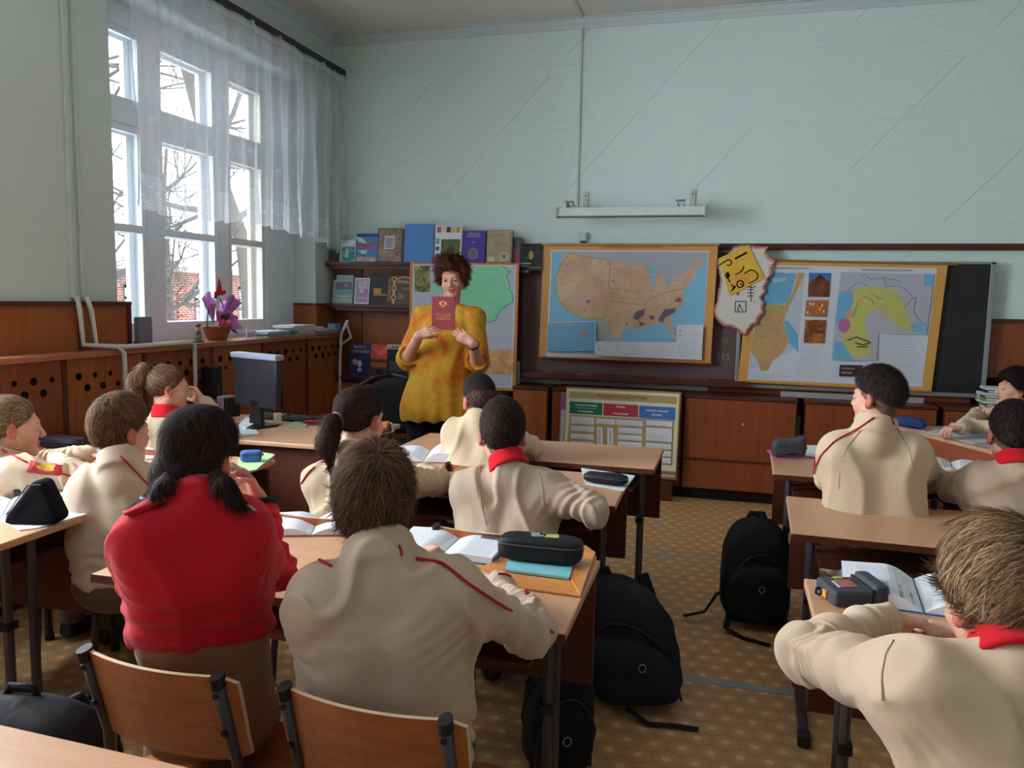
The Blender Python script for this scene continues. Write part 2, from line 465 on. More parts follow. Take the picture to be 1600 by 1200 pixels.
# window ledge over the radiator boxes, with perforated boards
BX, BZ, BYE = XL+0.105, 1.095, 5.97
M['sill'] = wood('window_sill_board', (150,84,56), (186,120,88), 1, 0.8, 0.3, 0.5)
b = MB()
b.box((XL-0.0, YB, BZ-0.03), (BX+0.02, BYE, BZ))
for (a, c) in WINDOWS: b.box((XL-0.2, a, BZ-0.03), (XL, c, BZ))
tag(b.build('window_sill', M['sill'], bevel=0.004), 'long varnished wooden window ledge over the radiator boxes', 'window sill')
marks = [atX(x, 575, BX)[1] for x in (98, 224, 330, 410, 479)]
stops = [YB, -1.3, -0.2, 0.9, 1.9] + [2.75] + marks + [BYE]
for i in range(len(stops)-1):
    a, c = stops[i], stops[i+1]
    if a < 1.0 and i % 1: continue
    lab = 'wooden radiator box board with dark round holes, %s' % ['behind the camera end', 'at the far rear', 'at the rear windows', 'near the rear window', 'beside the rear pier', 'at the left edge of the photo', 'behind the blond pupils', 'left of the ponytailed girl', 'between speaker and monitor', 'behind the computer monitor', 'at the front corner'][i]
    t = thing('radiator_cover', lab, 'radiator cover', (BX, (a+c)/2, 0), group='perforated wooden radiator covers under the windows')
    h = (c-a)/2
    b = MB(); b.box((-0.022, -h+0.03, 0.03), (-0.004, h-0.004, BZ-0.03)); pn = part(b, 'board', M['panel'] if i % 2 else M['panel_b'], t, bevel=0.002)
    b = MB(); b.box((-0.03, -h-0.004, 0), (0.0, -h+0.028, BZ-0.032)); part(b, 'stile', M['frame'], t, bevel=0.002)
    if c-a > 0.45:
        b = MB(); b.box((-0.012, -0.0015, 0.03), (-0.0035, 0.0015, BZ-0.035)); part(b, 'seam', M['frame'], t)
    y = -h+0.10; k = 0
    while y < h-0.03:
        z = (0.985 if k % 2 == 0 else 0.925) - (0.0 if c > 4 else 0.012); r = RND.choice((0.014, 0.019, 0.021))
        b = MB(); b.tube([(-0.006, y, z), (-0.0022, y, z)], r, 12); y += 0.052; k += 1
        if c > 2.5: part(b, 'hole', flat((20,12,12), 0.8, 0.1), t)
# wooden panels on the left wall beside the window
a0 = MB()
for (y0, y1) in ((2.82, 3.68),):
    t = thing('wall_panel', 'varnished wooden wall panel left of the window under the grey wall', 'wall panel', (XL, 3.2, BZ))
    b = MB(); b.box((0.0, y0-3.2, 0.0), (0.018, y1-3.2, 0.235)); part(b, 'board', M['panel_b'], t)
    b = MB(); b.box((0.0, y0-3.2, 0.228), (0.034, y1-3.2, 0.25)); b.box((0.0, y1-3.2-0.025, 0), (0.03, y1-3.2, 0.232)); b.box((0.0, 3.31-3.2, 0), (0.022, 3.34-3.2, 0.23)); part(b, 'moulding', M['frame'], t, bevel=0.003)
# corner wainscot by the front wall
JY = 5.75
t = thing('wall_panel', 'small varnished wooden panel in the corner beside the window jamb', 'wall panel', (XL, JY, BZ))
b = MB(); b.box((-0.19, -0.012, 0), (0.012, 0.0, 0.225)); b.box((0, 0, 0), (0.012, YF-JY, 0.225)); part(b, 'board', M['panel_b'], t)
b = MB(); b.box((-0.19, -0.022, 0.22), (0.022, 0.0, 0.238)); b.box((0, 0, 0.22), (0.022, YF-JY, 0.238)); part(b, 'moulding', M['frame'], t, bevel=0.002)

# heating pipes on the left wall
M['pipe'] = flat((196,198,192), 0.45, 0.4, name='pipe_paint')
def pipe(name, label, path, r=0.012):
    b = MB(); b.tube(path, r, 10); return tag(b.build(name, M['pipe'], smooth=True), label, 'pipe', 'white pipes on the left wall')
def w(px, py, X): return tuple(atX(px, py, X))
yA, yB_ = atX(103, 100, XL+0.02)[1], atX(118, 100, XL+0.02)[1]
b = MB(); b.box((XL, yA-0.012, 1.36), (XL+0.02, yA+0.012, ZC-0.05)); tag(b.build('cable_duct', M_trim, bevel=0.003), 'pale vertical duct at left, the nearer of the two beside the window', 'cable duct', None)
b = MB(); b.box((XL, yB_-0.012, 1.36), (XL+0.02, yB_+0.012, ZC-0.05)); tag(b.build('cable_duct', M_trim, bevel=0.003), 'pale vertical duct at left, the one closer to the window', 'cable duct', None)
pipe('water_pipe', 'white pipe bending over the ledge and running down the radiator box at left', [(XL+0.03, yA, 1.37), (XL+0.045, yA, 1.30), (XL+0.045, yA+0.015, 1.125), (BX+0.045, yA+0.13, 1.112), (BX+0.05, yA+0.17, 1.08), (BX+0.05, yA+0.18, 0.02)], 0.013)
yC = atX(302, 560, BX+0.03)[1]
pipe('water_pipe', 'white pipe lying along the window ledge and turning down beside the black speaker', [(XL+0.03, yB_, 1.37), (XL+0.05, yB_+0.01, 1.30), (XL+0.055, yB_+0.03, 1.12), (BX+0.03, yB_+0.14, 1.108), (BX+0.035, yC-0.03, 1.108), (BX+0.04, yC, 1.09), (BX+0.035, yC, 0.02)], 0.013)
yD = BYE+0.01
pipe('water_pipe', 'white bent pipe rising at the end of the window ledge in the corner', [(BX+0.11, yD-0.10, 1.20), (BX+0.06, yD-0.1, 1.10), (BX+0.05, yD-0.1, 1.06), (BX+0.04, yD-0.1, 0.85), (BX+0.03, yD-0.1, 0.02)], 0.012)
pipe('water_pipe', 'second white bent pipe in the corner, nearest the bookshelf', [(BX+0.06, yD-0.02, 1.17), (BX+0.11, yD-0.04, 1.06), (BX+0.05, yD-0.1, 1.0)], 0.011)

# ------------------------------------------------------------------ front of the room: shelf, boards, cabinets
SX0, SX1 = XL+0.015, -1.66
t = thing('bookshelf', 'reddish brown wall shelf of three boards in the corner behind the teacher', 'bookshelf', (SX0, YF, 0))
def sp(b, name, m, **kw): b.v = [(x-SX0, y-YF, z) for x, y, z in b.v]; return part(b, name, m, t, **kw)
S1, S2, S3 = 1.672, 1.335, 0.745
for z, d in ((S1, 0.19), (S2, 0.19), (S3, 0.2)):
    b = MB(); b.box((SX0, YF-d, z-0.028), (SX1, YF, z)); sp(b, 'shelf_board', M['frame'], bevel=0.004)
    b = MB(); b.box((SX0+0.03, YF-d+0.02, z-0.055), (SX1-0.02, YF-d+0.035, z-0.028)); sp(b, 'shelf_lip', M['frame'])
for k, (xa, xb) in enumerate(((SX0, -2.96), (-2.955, -2.52), (-2.515, -2.0), (-1.995, SX1))):
    b = MB(); b.box((xa+0.002, YF-0.03, 0.05), (xb-0.004, YF-0.004, S1-0.03)); sp(b, 'back_panel', M['panel'] if k % 2 == 0 else M['panel_b'])
b = MB(); b.box((SX1-0.03, YF-0.2, 0), (SX1+0.02, YF, S1-0.02)); sp(b, 'side_panel', M['frame'], bevel=0.003)
b = MB(); b.box((SX0+0.04, YF-0.18, 0.0), (SX1-0.03, YF-0.15, S3-0.06)); sp(b, 'lower_front', M['panel_b'])

# brown chalkboard
bx0, bx1 = -1.60, 0.14
t = thing('chalkboard', 'mauve brown chalkboard in a dark frame behind the map of the states', 'chalkboard', (bx0, YF, 0))
def bp(b, name, m, **kw): b.v = [(x-bx0, y-YF, z) for x, y, z in b.v]; return part(b, name, m, t, **kw)
def chalky(name, c):
    q = NT(name); n = q.noise(q.coord((1, 1, 2.5)), 2.2, 5, 0.65)
    return q.base(q.ramp(n, [(0.35, lin(c)), (0.75, tuple(min(1, x*1.35+0.01) for x in lin(c)))]), 0.6, 0.3)
b = MB(); b.box((bx0, YF-0.04, 0.84), (bx1, YF-0.01, 1.735)); bp(b, 'board_surface', chalky('brown_slate', (102,78,80)))
b = MB(); b.box((bx0-0.035, YF-0.055, 0.80), (bx0+0.02, YF, 1.78)); b.box((bx0, YF-0.05, 1.72), (bx1, YF, 1.765)); bp(b, 'board_frame', M['frame'], bevel=0.004)
b = MB(); b.box((bx0-0.02, YF-0.20, 0.795), (bx1, YF-0.01, 0.83)); b.box((bx0-0.02, YF-0.205, 0.80), (bx1, YF-0.19, 0.845)); bp(b, 'chalk_tray', M['frame'], bevel=0.004)
sh = Sheet((0,-0.0425,1.735), (bx1-bx0,-0.0425,1.735), (0,-0.0425,0.84))
mch = flat((150,140,142), 0.9, 0.1, name='chalk_writing')
def uvb(px, py):
    p = atY(px, py, YF-0.04); return (p[0]-bx0)/sh.W, (1.735-p[2])/sh.H
u, v = uvb(1133, 536); sh.text('12', u, v, 0.035, mch, align='c'); u, v = uvb(1131, 562); sh.text('115', u, v, 0.05, mch, align='c')
o = sh.build('chalk_writing'); o.parent = t
for k, (px, dx) in enumerate(((903, 0.02), (910, -0.015), (918, 0.02), (850, 0.01))):
    p = atY(px, 592, YF-0.17)
    b = MB(); b.tube([(p[0], YF-0.14, 0.8365), (p[0]+dx, YF-0.12, 0.8365)], 0.0065, 8)
    tag(b.build('chalk', flat((220,220,214), 0.9, 0.1), smooth=False), 'white chalk stub on the brown chalk tray, '+['left of the trio', 'middle of the trio', 'right of the trio', 'apart at the left end'][k], 'chalk', 'chalk stubs on the tray')

# green sliding board in an aluminium frame
gx0, gx1, gz0, gz1 = 0.04, atY(1549, 500, YF-0.09)[0], atY(1530, 622, YF-0.09)[2], atY(1500, 409, YF-0.09)[2]
t = thing('blackboard', 'dark green magnetic board in an aluminium frame, half hidden by the second map', 'blackboard', (gx0, YF, 0))
def gp(b, name, m, **kw): b.v = [(x-gx0, y-YF, z) for x, y, z in b.v]; return part(b, name, m, t, **kw)
b = MB(); b.box((gx0, YF-0.085, gz0), (gx1, YF-0.065, gz1)); gp(b, 'board_surface', chalky('dark_green_slate', (28,32,28)))
b = MB(); f = 0.028
b.box((gx0, YF-0.095, gz0), (gx0+f, YF-0.06, gz1)); b.box((gx1-f, YF-0.095, gz0), (gx1, YF-0.06, gz1)); b.box((gx0, YF-0.095, gz0), (gx1, YF-0.06, gz0+f)); b.box((gx0, YF-0.095, gz1-f*.6), (gx1, YF-0.06, gz1)); gp(b, 'board_frame', M['alu'], bevel=0.003)
b = MB(); b.box((gx1-0.05, YF-0.10, gz0-0.012), (gx1+0.012, YF-0.055, gz0+0.035)); gp(b, 'corner_cap', flat((190,192,196), 0.5, 0.4), bevel=0.004)
b = MB(); b.box((0.36, YF-0.17, gz0-0.05), (1.28, YF-0.06, gz0-0.035)); b.box((0.36, YF-0.175, gz0-0.05), (1.28, YF-0.165, gz0-0.008)); gp(b, 'pen_tray', flat((160,156,156), 0.5, 0.4, 0.3), bevel=0.003)
b = MB(); p = atY(1553, 422, YF-0.03); b.box((p[0]-0.006, YF-0.05, p[2]-0.02), (p[0]+0.010, YF, p[2]+0.02)); gp(b, 'wall_bracket', M['white_paint'], bevel=0.002)

# wood panelling at right of the board, above the cabinets
pz = atY(1570, 503, YF)[2]
t = thing('wall_panel', 'varnished wooden wall panelling at right of the green board', 'wall panel', (1.7, YF, 0))
b = MB(); b.box((-1.85, -0.02, 0.6), (XR-1.7, -0.001, 0.93)); b.box((-0.1, -0.02, 0.7), (0.30, -0.001, pz)); b.box((0.345, -0.02, 0.7), (XR-1.7, -0.001, pz)); part(b, 'board', M['panel'], t)
b = MB(); b.box((-0.1, -0.035, pz-0.005), (XR-1.7, 0, pz+0.02)); b.box((0.30, -0.028, 0.7), (0.345, -0.001, pz)); b.box((-1.85, -0.03, 0.90), (-0.1, -0.001, 0.93)); part(b, 'moulding', M['frame'], t, bevel=0.003)

# low cabinets
CY, CZ = 5.70, 0.748
def cx(px): return atY(px, 680, CY)[0]
edges = [(cx(800), cx(854)), (cx(861), cx(1064)), (cx(1068), cx(1243)), (cx(1257), cx(1462)), (cx(1474), cx(1680)), (cx(1690), cx(1890)), (cx(1900), cx(2100))]
names = ['at the end beside the green map', 'behind the chart of state forms', 'with a pale mark on its door', 'behind the boy in front of the green board', 'behind the right-hand pupils', 'at the right beyond the pupils', 'farthest right by the wall']
wide = 0
for i, (xa, xb) in enumerate(edges):
    if xa > XR-0.1: break
    xb = min(xb, XR-0.01)
    t = thing('low_cabinet', 'low varnished cabinet ' + names[i], 'cabinet', ((xa+xb)/2, CY, 0), group='low cabinets along the front wall')
    h = (xb-xa)/2
    b = MB(); b.box((-h-0.004, 0.02, 0.085), (h+0.004, YF-CY-0.04, CZ-0.02)); part(b, 'body', M['frame'], t)
    b = MB(); b.box((-h-0.006, 0.05, 0), (h+0.006, YF-CY-0.04, 0.085)); part(b, 'plinth', flat((26,15,14), 0.6, 0.2), t)
    b = MB(); b.box((-h-0.006, 0.0, CZ-0.02), (h+0.006, YF-CY-0.04, CZ)); part(b, 'top', M['frame'], t, bevel=0.003)
    b = MB(); b.box((-h+0.004, 0.0, 0.30), (h-0.004, 0.02, CZ-0.024)); d = part(b, 'door', M['panel_b'] if i == 0 else M['panel'], t, bevel=0.003)
    b = MB(); b.box((-h+0.004, 0.0, 0.085), (h-0.004, 0.02, 0.285)); part(b, 'kick_panel', M['panel'], t, bevel=0.003)
    b = MB(); b.box((-h, -0.006, 0.285), (h, 0.004, 0.298)); part(b, 'batten', M['frame'], t)
    if i == 2:
        p = atY(1161, 663, CY); b = MB(); b.box((p[0]-(xa+xb)/2-0.004, -0.0015, p[2]-0.01), (p[0]-(xa+xb)/2+0.004, 0, p[2]+0.01)); k = b.build('scratch_mark', flat((200,190,170), 0.8)); k.parent = d

# lamp above the boards
LY = 5.72
pL, pR = atY(869, 338, LY), atY(1103, 328, LY)
t = thing('board_lamp', 'long white strip lamp on two wall brackets above the map', 'lamp', (pL[0], LY, (pL[2]+pR[2])/2))
Lx = pR[0]-pL[0]
b = MB(); b.prism([(0,-0.03,-0.018),(0,0.07,-0.018),(0,0.035,0.035),(0,-0.005,0.045)], (Lx,0,0)); hd = part(b, 'housing', flat((200,210,206), 0.4, 0.5), t, bevel=0.004)
b = MB(); b.box((0.01, -0.022, -0.024), (Lx-0.01, 0.06, -0.017)); part(b, 'reflector', flat((126,116,112), 0.5), t)
for px in (0, Lx-0.012):
    b = MB(); b.box((px, -0.034, -0.026), (px+0.012, 0.072, 0.048)); part(b, 'end_cap', flat((176,184,180), 0.5), t, bevel=0.002)
for px in (916, 1083):
    q = atY(px, 300, YF)[0]-pL[0]; dy = YF-LY
    b = MB(); b.box((q-0.02, dy-0.012, 0.02), (q+0.02, dy, 0.20)); pl = part(b, 'wall_plate', flat((184,192,188), 0.5), t, bevel=0.003)
    b = MB(); b.tube([(q, dy-0.012, 0.17), (q, dy-0.017, 0.17)], 0.006, 8); k = b.build('screw', M['black']); k.parent = pl
    b = MB(); q2 = q-0.07; b.prism([(q2-0.02, 0.02, 0.03), (q2-0.02, 0.05, 0.10), (q2-0.02, dy, 0.06), (q2-0.02, dy, 0.03)], (0.004,0,0)); b.prism([(q2+0.02, 0.02, 0.03), (q2+0.02, 0.05, 0.10), (q2+0.02, dy, 0.06), (q2+0.02, dy, 0.03)], (0.004,0,0)); part(b, 'bracket_arm', flat((196,204,200), 0.5), t)
    b = MB(); b.tube([(q2-0.03, 0.05, 0.09), (q2+0.035, 0.05, 0.09)], 0.007, 8); part(b, 'bolt', flat((120,124,124), 0.4, 0.5, 0.5), t, smooth=True)

# curtain rod and tulle curtain
RX, RZ = XL+0.10, 3.165
b = MB(); b.box((XL+0.07, 2.9, RZ), (XL+0.12, YF-0.02, RZ+0.045)); tag(b.build('curtain_rail', flat((58,48,50), 0.5, 0.3), bevel=0.003), 'dark curtain rail above the window running to the corner', 'curtain rail')
def tulle():
    t = NT('lace_tulle'); t.n.remove(t.b)
    uv = t.node('ShaderNodeUVMap'); sx = t.node('ShaderNodeSeparateXYZ'); t.link(uv.outputs[0], sx.inputs[0])
    U, V = sx.outputs[0], sx.outputs[1]
    v = t.coord((1, 9, 9), src='Object')
    n1 = t.noise(v, 1.6, 3, 0.6, 1.5)
    lace = t.math('GREATER_THAN', n1, 0.60)
    border = t.math('SMOOTH_MIN', 1.0, t.math('MULTIPLY', t.math('LESS_THAN', V, 0.13), t.math('ADD', 0.4, lace)), 0.1)
    head = t.math('GREATER_THAN', V, 0.955)
    lw = t.node('ShaderNodeLayerWeight'); lw.inputs['Blend'].default_value = 0.45
    dens = t.math('ADD', 0.30, t.math('MULTIPLY', lw.outputs['Facing'], 0.42))
    dens = t.math('ADD', dens, t.math('MULTIPLY', lace, 0.05))
    dens = t.math('ADD', dens, t.math('MULTIPLY', border, 0.20))
    dens = t.math('ADD', dens, t.math('MULTIPLY', head, 0.2))
    dens = t.math('MINIMUM', dens, 0.93)
    d = t.node('ShaderNodeBsdfDiffuse'); d.inputs[0].default_value = (*lin((232,236,240)), 1)
    tl = t.node('ShaderNodeBsdfTranslucent'); tl.inputs[0].default_value = (*lin((225,230,238)), 1)
    m1 = t.node('ShaderNodeMixShader'); m1.inputs[0].default_value = 0.42; t.link(d.outputs[0], m1.inputs[1]); t.link(tl.outputs[0], m1.inputs[2])
    tr = t.node('ShaderNodeBsdfTransparent'); m2 = t.node('ShaderNodeMixShader')
    t.link(dens, m2.inputs[0]); t.link(tr.outputs[0], m2.inputs[1]); t.link(m1.outputs[0], m2.inputs[2]); t.link(m2.outputs[0], t.out.inputs[0])
    return t.m
def curtain(y0, y1, zlow, label):
    nu, nv = 420, 26; r = random.Random(4)
    ph = [r.uniform(0, 6.28) for _ in range(4)]; vs = []; uvs = []
    for j in range(nv):
        v = j/(nv-1)
        for i in range(nu):
            u = i/(nu-1); y = y0+(y1-y0)*u
            a = u*(y1-y0)
            fold = 0.022*math.sin(a*34+ph[0]+1.2*math.sin(a*5+ph[1]))+0.012*math.sin(a*61+ph[2])
            amp = 0.25+0.9*(1-v)
            z = RZ+0.012-(RZ-zlow(u))*(1-v)
            sc = 0.020*abs(math.sin(a*17)) if j == 0 else 0
            vs.append((RX+0.01+fold*amp+0.008*math.sin(a*13+v*7), y+0.012*math.sin(a*20+v*5)*(1-v), z-sc)); uvs.append((u, v))
    fs = [(j*nu+i, j*nu+i+1, (j+1)*nu+i+1, (j+1)*nu+i) for j in range(nv-1) for i in range(nu-1)]
    me = bpy.data.meshes.new('tulle_curtain'); me.from_pydata(vs, [], fs)
    ul = me.uv_layers.new(name='UVMap')
    for l in me.loops: ul.data[l.index].uv = uvs[l.vertex_index]
    me.materials.append(tulle()); me.polygons.foreach_set('use_smooth', [True]*len(fs))
    o = bpy.data.objects.new('tulle_curtain', me); scene.collection.objects.link(o)
    return tag(o, label, 'curtain')
ylow0 = atX(226, 360, RX)[1]
def zlow(u):
    return 1.83 - 0.02*math.sin(u*9) - 0.10*max(0, (u-0.8)/0.2)**1.3 + 0.03*(1-u)
yc0 = atX(208, 300, RX)[1]
curtain(yc0, YF-0.03, zlow, 'short white lace tulle curtain with scalloped hem over the window')

# grey tape on the floor
M['tape'] = flat((150,158,160), 0.6, 0.3, name='floor_tape')
for y, lab, wd in ((2.915, 'pale grey joint strip across the aisle floor beside the nearer backpack', 0.045), (4.36, 'pale grey joint strip across the aisle floor near the front desks', 0.022)):
    b = MB(); b.box((XL+0.2, y-wd/2, 0.0), (2.9, y+wd/2, 0.003)); tag(b.build('floor_strip', M['tape']), lab, 'floor strip')

# ------------------------------------------------------------------ outside
def snow_ground():
    t = NT('snowy_ground'); n = t.noise(t.coord(), 0.35, 4)
    return t.base(t.ramp(n, [(0.35, lin((196,200,206))), (0.6, lin((232,236,240)))]), 0.8, 0.1)
b = MB(); b.box((-70, -40, -4.3), (-3.8, 80, -4.2)); struct(b.build('ground', snow_ground()))
def brick():
    t = NT('red_brick'); v = t.coord((1,1,1), rot=(math.pi/2, 0, math.pi/2))
    tc = t.node('ShaderNodeTexCoord'); sx = t.node('ShaderNodeSeparateXYZ'); t.link(tc.outputs['Object'], sx.inputs[0])
    cb = t.node('ShaderNodeCombineXYZ'); t.link(sx.outputs[1], cb.inputs[0]); t.link(sx.outputs[2], cb.inputs[1])
    br = t.node('ShaderNodeTexBrick'); t.link(cb.outputs[0], br.inputs[0])
    br.inputs['Scale'].default_value = 1.6; br.inputs['Color1'].default_value = (*lin((112,62,52)), 1); br.inputs['Color2'].default_value = (*lin((134,80,66)), 1)
    br.inputs['Mortar'].default_value = (*lin((150,136,128)), 1); br.inputs['Mortar Size'].default_value = 0.02
    br.inputs['Brick Width'].default_value = 0.42; br.inputs['Row Height'].default_value = 0.14
    return t.base(br.outputs[0], 0.85, 0.1)
HX = -20.0
zt = atX(250, 424, HX)[2]
h = thing('brick_building', 'low red brick building with white eaves seen through the window', 'building', (HX, 20, -4.2))
M['brick'] = brick()
b = MB(); b.box((-9, -22, 0), (0, 30, zt+4.2)); part(b, 'wall', M['brick'], h)
b = MB(); b.box((-9.4, -22.4, zt+4.2), (0.45, 30.4, zt+4.42)); part(b, 'eaves', flat((150,152,150), 0.7), h)
b = MB(); b.prism([(0.4, -22.3, zt+4.42), (-4.5, -22.3, zt+5.3), (-9.4, -22.3, zt+4.42)], (0, 52.6, 0)); part(b, 'roof', flat((236,240,244), 0.8, 0.1), h)
def hw(pxa, pxb, pya, pyb, kind):
    a = atX(pxa, pya, HX); c = atX(pxb, pyb, HX)
    y0, y1, z1, z0 = a[1]-20, c[1]-20, a[2]+4.2, c[2]+4.2
    if kind == 'w':
        b = MB(); f = 0.12
        b.box((0, y0, z0), (0.06, y0+f, z1)); b.box((0, y1-f, z0), (0.06, y1, z1)); b.box((0, y0, z1-f), (0.06, y1, z1)); b.box((0, y0, z0), (0.06, y1, z0+f)); b.box((0, (y0+y1)/2-0.05, z0), (0.06, (y0+y1)/2+0.05, z1)); b.box((0, y0, z1-(z1-z0)*0.3), (0.06, y1, z1-(z1-z0)*0.3+0.09))
        wnd = part(b, 'window_frame', flat((150,152,152), 0.6), h)
        b = MB(); b.box((0.005, y0, z0), (0.02, y1, z1)); g = b.build('pane', flat((84,92,102), 0.15, 0.6)); g.parent = wnd
    else:
        b = MB(); b.prism([(0.02, y0, z0), (0.02, y1, z0), (0.02, y1, z1-0.25), (0.02, (y0+y1)/2, z1), (0.02, y0, z1-0.25)], (0.05, 0, 0)); part(b, 'blocked_window', M['brick'], h)
hw(193, 223, 444, 520, 'w'); hw(276, 298, 446, 520, 'b'); hw(304, 333, 447, 520, 'w'); hw(372, 386, 448, 520, 'w'); hw(404, 420, 449, 520, 'w')

M['bark'] = flat((84,80,76), 0.9, 0.1, name='bare_bark')
def tree(base, trunk_pts, seed, label, depth=5, r0=0.16, n1=10, length=2.6):
    r = random.Random(seed); t = thing('bare_tree', label, 'tree', base)
    T = MB(); Bm = MB()
    pts = [Vector(p)-Vector(base) for p in trunk_pts]
    rs = [r0*(1-0.75*i/(len(pts)-1)) for i in range(len(pts))]
    T.tube(pts, rs, 10)
    def branch(p, d, L, rad, k):
        n = 5; path = [p]; q = p.copy(); dd = d.copy()
        for i in range(n):
            dd = (dd+Vector((r.uniform(-1,1), r.uniform(-1,1), r.uniform(-0.7,0.9)))*0.22).normalized(); q = q+dd*L/n; path.append(q.copy())
        Bm.tube(path, [rad*(1-0.7*i/n) for i in range(n+1)], 5 if k > 1 else 7, caps=False)
        if k >= depth: return
        for _ in range(r.choice((3, 4)) if k < 3 else 3):
            i = r.randint(1, n); nd = (dd+Vector((r.uniform(-1,1), r.uniform(-1,1), r.uniform(-0.8,0.8)))*1.0).normalized()
            branch(path[i], nd, L*r.uniform(0.5, 0.75), rad*(1-0.7*i/n)*0.8, k+1)
    for i in range(n1):
        s = r.uniform(0.25, 1.0)*(len(pts)-1); j = min(int(s), len(pts)-2); p = pts[j].lerp(pts[j+1], s-j)
        a = r.uniform(0, 6.28); d = Vector((math.cos(a), math.sin(a), r.uniform(-0.1, 0.9))).normalized()
        branch(p, d, length*r.uniform(0.6, 1.1), rs[j]*0.5, 1)
    part(T, 'trunk', M['bark'], t, smooth=True); part(Bm, 'branches', M['bark'], t, smooth=True)
def tp(X, *pp): return [tuple(atX(x, y, X)) for x, y in pp]
P = tp(-9.5, (392,470), (380,380), (352,300), (318,210), (290,110), (270,20)); P = [(P[0][0], P[0][1], -4.2)] + P
tree(P[0], P, 3, 'bare leaning tree just outside the window', 5, 0.20, 11, 2.6)
P = tp(-14, (150,600), (120,400), (100,200), (120,60)); P = [(P[0][0], P[0][1], -4.2)] + P
tree(P[0], P, 8, 'bare tree at left of the brick building', 5, 0.2, 16, 4.2)
P = tp(-15, (268,500), (262,400), (256,300), (262,200)); P = [(P[0][0], P[0][1], -4.2)] + P
tree(P[0], P, 12, 'slender bare tree in front of the brick wall', 5, 0.12, 14, 3.0)
P = tp(-12, (520,500), (500,300), (480,100)); P = [(P[0][0], P[0][1], -4.2)] + P
tree(P[0], P, 21, 'bare tree outside behind the right part of the curtain', 5, 0.16, 12, 3.2)
# ------------------------------------------------------------------ printed sheets on the front wall
def homog(src):
    dst = [(0,0),(1,0),(1,1),(0,1)]; A = []; bb = []
    for (x, y), (u, v) in zip(src, dst):
        A.append([x, y, 1, 0, 0, 0, -u*x, -u*y]); bb.append(u); A.append([0, 0, 0, x, y, 1, -v*x, -v*y]); bb.append(v)
    h = np.append(np.linalg.solve(np.array(A, float), np.array(bb, float)), 1).reshape(3, 3)
    def f(x, y): q = h @ np.array([x, y, 1.0]); return (q[0]/q[2], q[1]/q[2])
    return f
C = lambda *c: flat(c, 0.55, 0.25, name='print_ink', var=0.03)
def noisy(c1, c2, sc=14, name='printed_picture', rough=0.5):
    t = NT(name); n = t.noise(t.coord(), sc, 4, 0.65, 0.8)
    return t.base(t.ramp(n, [(0.38, lin(c1)), (0.62, lin(c2))]), rough, 0.25)
INK = C(70,70,78); LAND = noisy((184,150,124), (198,168,140), 5, 'printed_land'); SEA = C(122,176,206)

def roller(mb, a, c, r, m):
    mb.mat(m).tube([a, c], r, 10)

# map of the states
Y1 = YF-0.13
tl, tr, bl = atY(849,384,Y1), atY(1122,384,Y1), atY(842,557,Y1)
t = thing('wall_map', 'printed wall map of the states with orange border on the brown chalkboard', 'map', tuple(tl))
s = Sheet(tl, tr, bl, 0.003, C(200,146,84))
f = homog([(110,95),(1210,95),(1165,860),(90,795)])
def P_(pts): return [f(x, y) for x, y in pts]
s.poly(P_([(158,122),(1150,128),(1108,838),(133,795)]), C(196,200,212))
s.poly(P_([(165,130),(1145,136),(1120,612),(950,608),(945,722),(440,706),(440,768),(145,765)]), SEA)
s.poly(P_([(240,133),(1144,137),(1140,200),(1110,215),(1090,180),(1060,185),(1040,235),(940,310),(870,330),(850,262),(760,225),(520,190),(300,150)]), C(160,164,172))
s.poly(P_([(445,572),(530,600),(560,700),(440,706)]), C(160,164,166))
US = [(235,135),(270,145),(520,190),(700,210),(745,225),(775,260),(778,345),(800,350),(808,290),(815,262),(845,262),(870,300),(870,345),(905,345),(940,310),(990,265),(1040,235),(1060,185),(1090,185),(1110,220),(1075,255),(1060,290),(1075,310),(1040,325),(1020,355),(990,385),(985,400),(995,460),(940,520),(905,545),(905,575),(925,620),(940,700),(915,690),(895,640),(880,600),(830,600),(760,610),(720,630),(640,625),(600,650),(590,695),(555,690),(530,640),(510,600),(470,565),(400,565),(340,555),(300,520),(250,505),(215,450),(195,400),(185,310),(215,220)]
s.poly(P_(US), LAND)
gy = C(150,150,60)
s.line(P_([(270,145),(527,190),(515,360),(538,368),(528,452),(505,455),(495,560),(400,565),(340,555),(300,520),(250,505),(215,450),(195,400),(185,310),(215,220),(270,145)]), 0.006, gy)
s.line(P_([(528,452),(600,462),(745,478),(770,445),(870,400),(995,372)]), 0.006, gy)
s.line(P_([(538,368),(620,380),(700,395)]), 0.002, INK)
for q in ([(665,560),(690,520),(745,500),(740,540),(700,575)], [(700,575),(745,600),(720,615)], [(835,560),(870,505),(940,500),(930,530),(870,560),(860,595),(830,580)], [(770,545),(805,550),(800,572),(780,570)], [(925,455),(960,430),(978,450),(970,462)], [(625,590),(640,600),(632,612)]): s.poly(P_(q), C(98,92,112))
for x, y, r in ((390,450,.016),(372,510,.008),(545,318,.009),(655,232,.006),(512,205,.007),(460,205,.006),(258,218,.007),(568,262,.004),(632,472,.004),(570,285,.004)): s.disc(*f(x,y), r, C(112,96,176), 8, r*.7)
rr = random.Random(2)
for _ in range(95):
    x, y = rr.uniform(200,1000), rr.uniform(200,590)
    if y > 400+0.3*(x-200) and x < 500: continue
    s.line(P_([(x, y), (x+rr.uniform(12,42), y+rr.uniform(-3,3))]), 0.0016, C(130,98,90))
for x, y in ((480,262),(478,300),(380,385),(432,345),(820,498),(555,565),(572,530),(470,400),(700,600),(890,610),(770,610),(300,150),(635,635),(810,625)): s.disc(*f(x,y), 0.003, INK, 6)
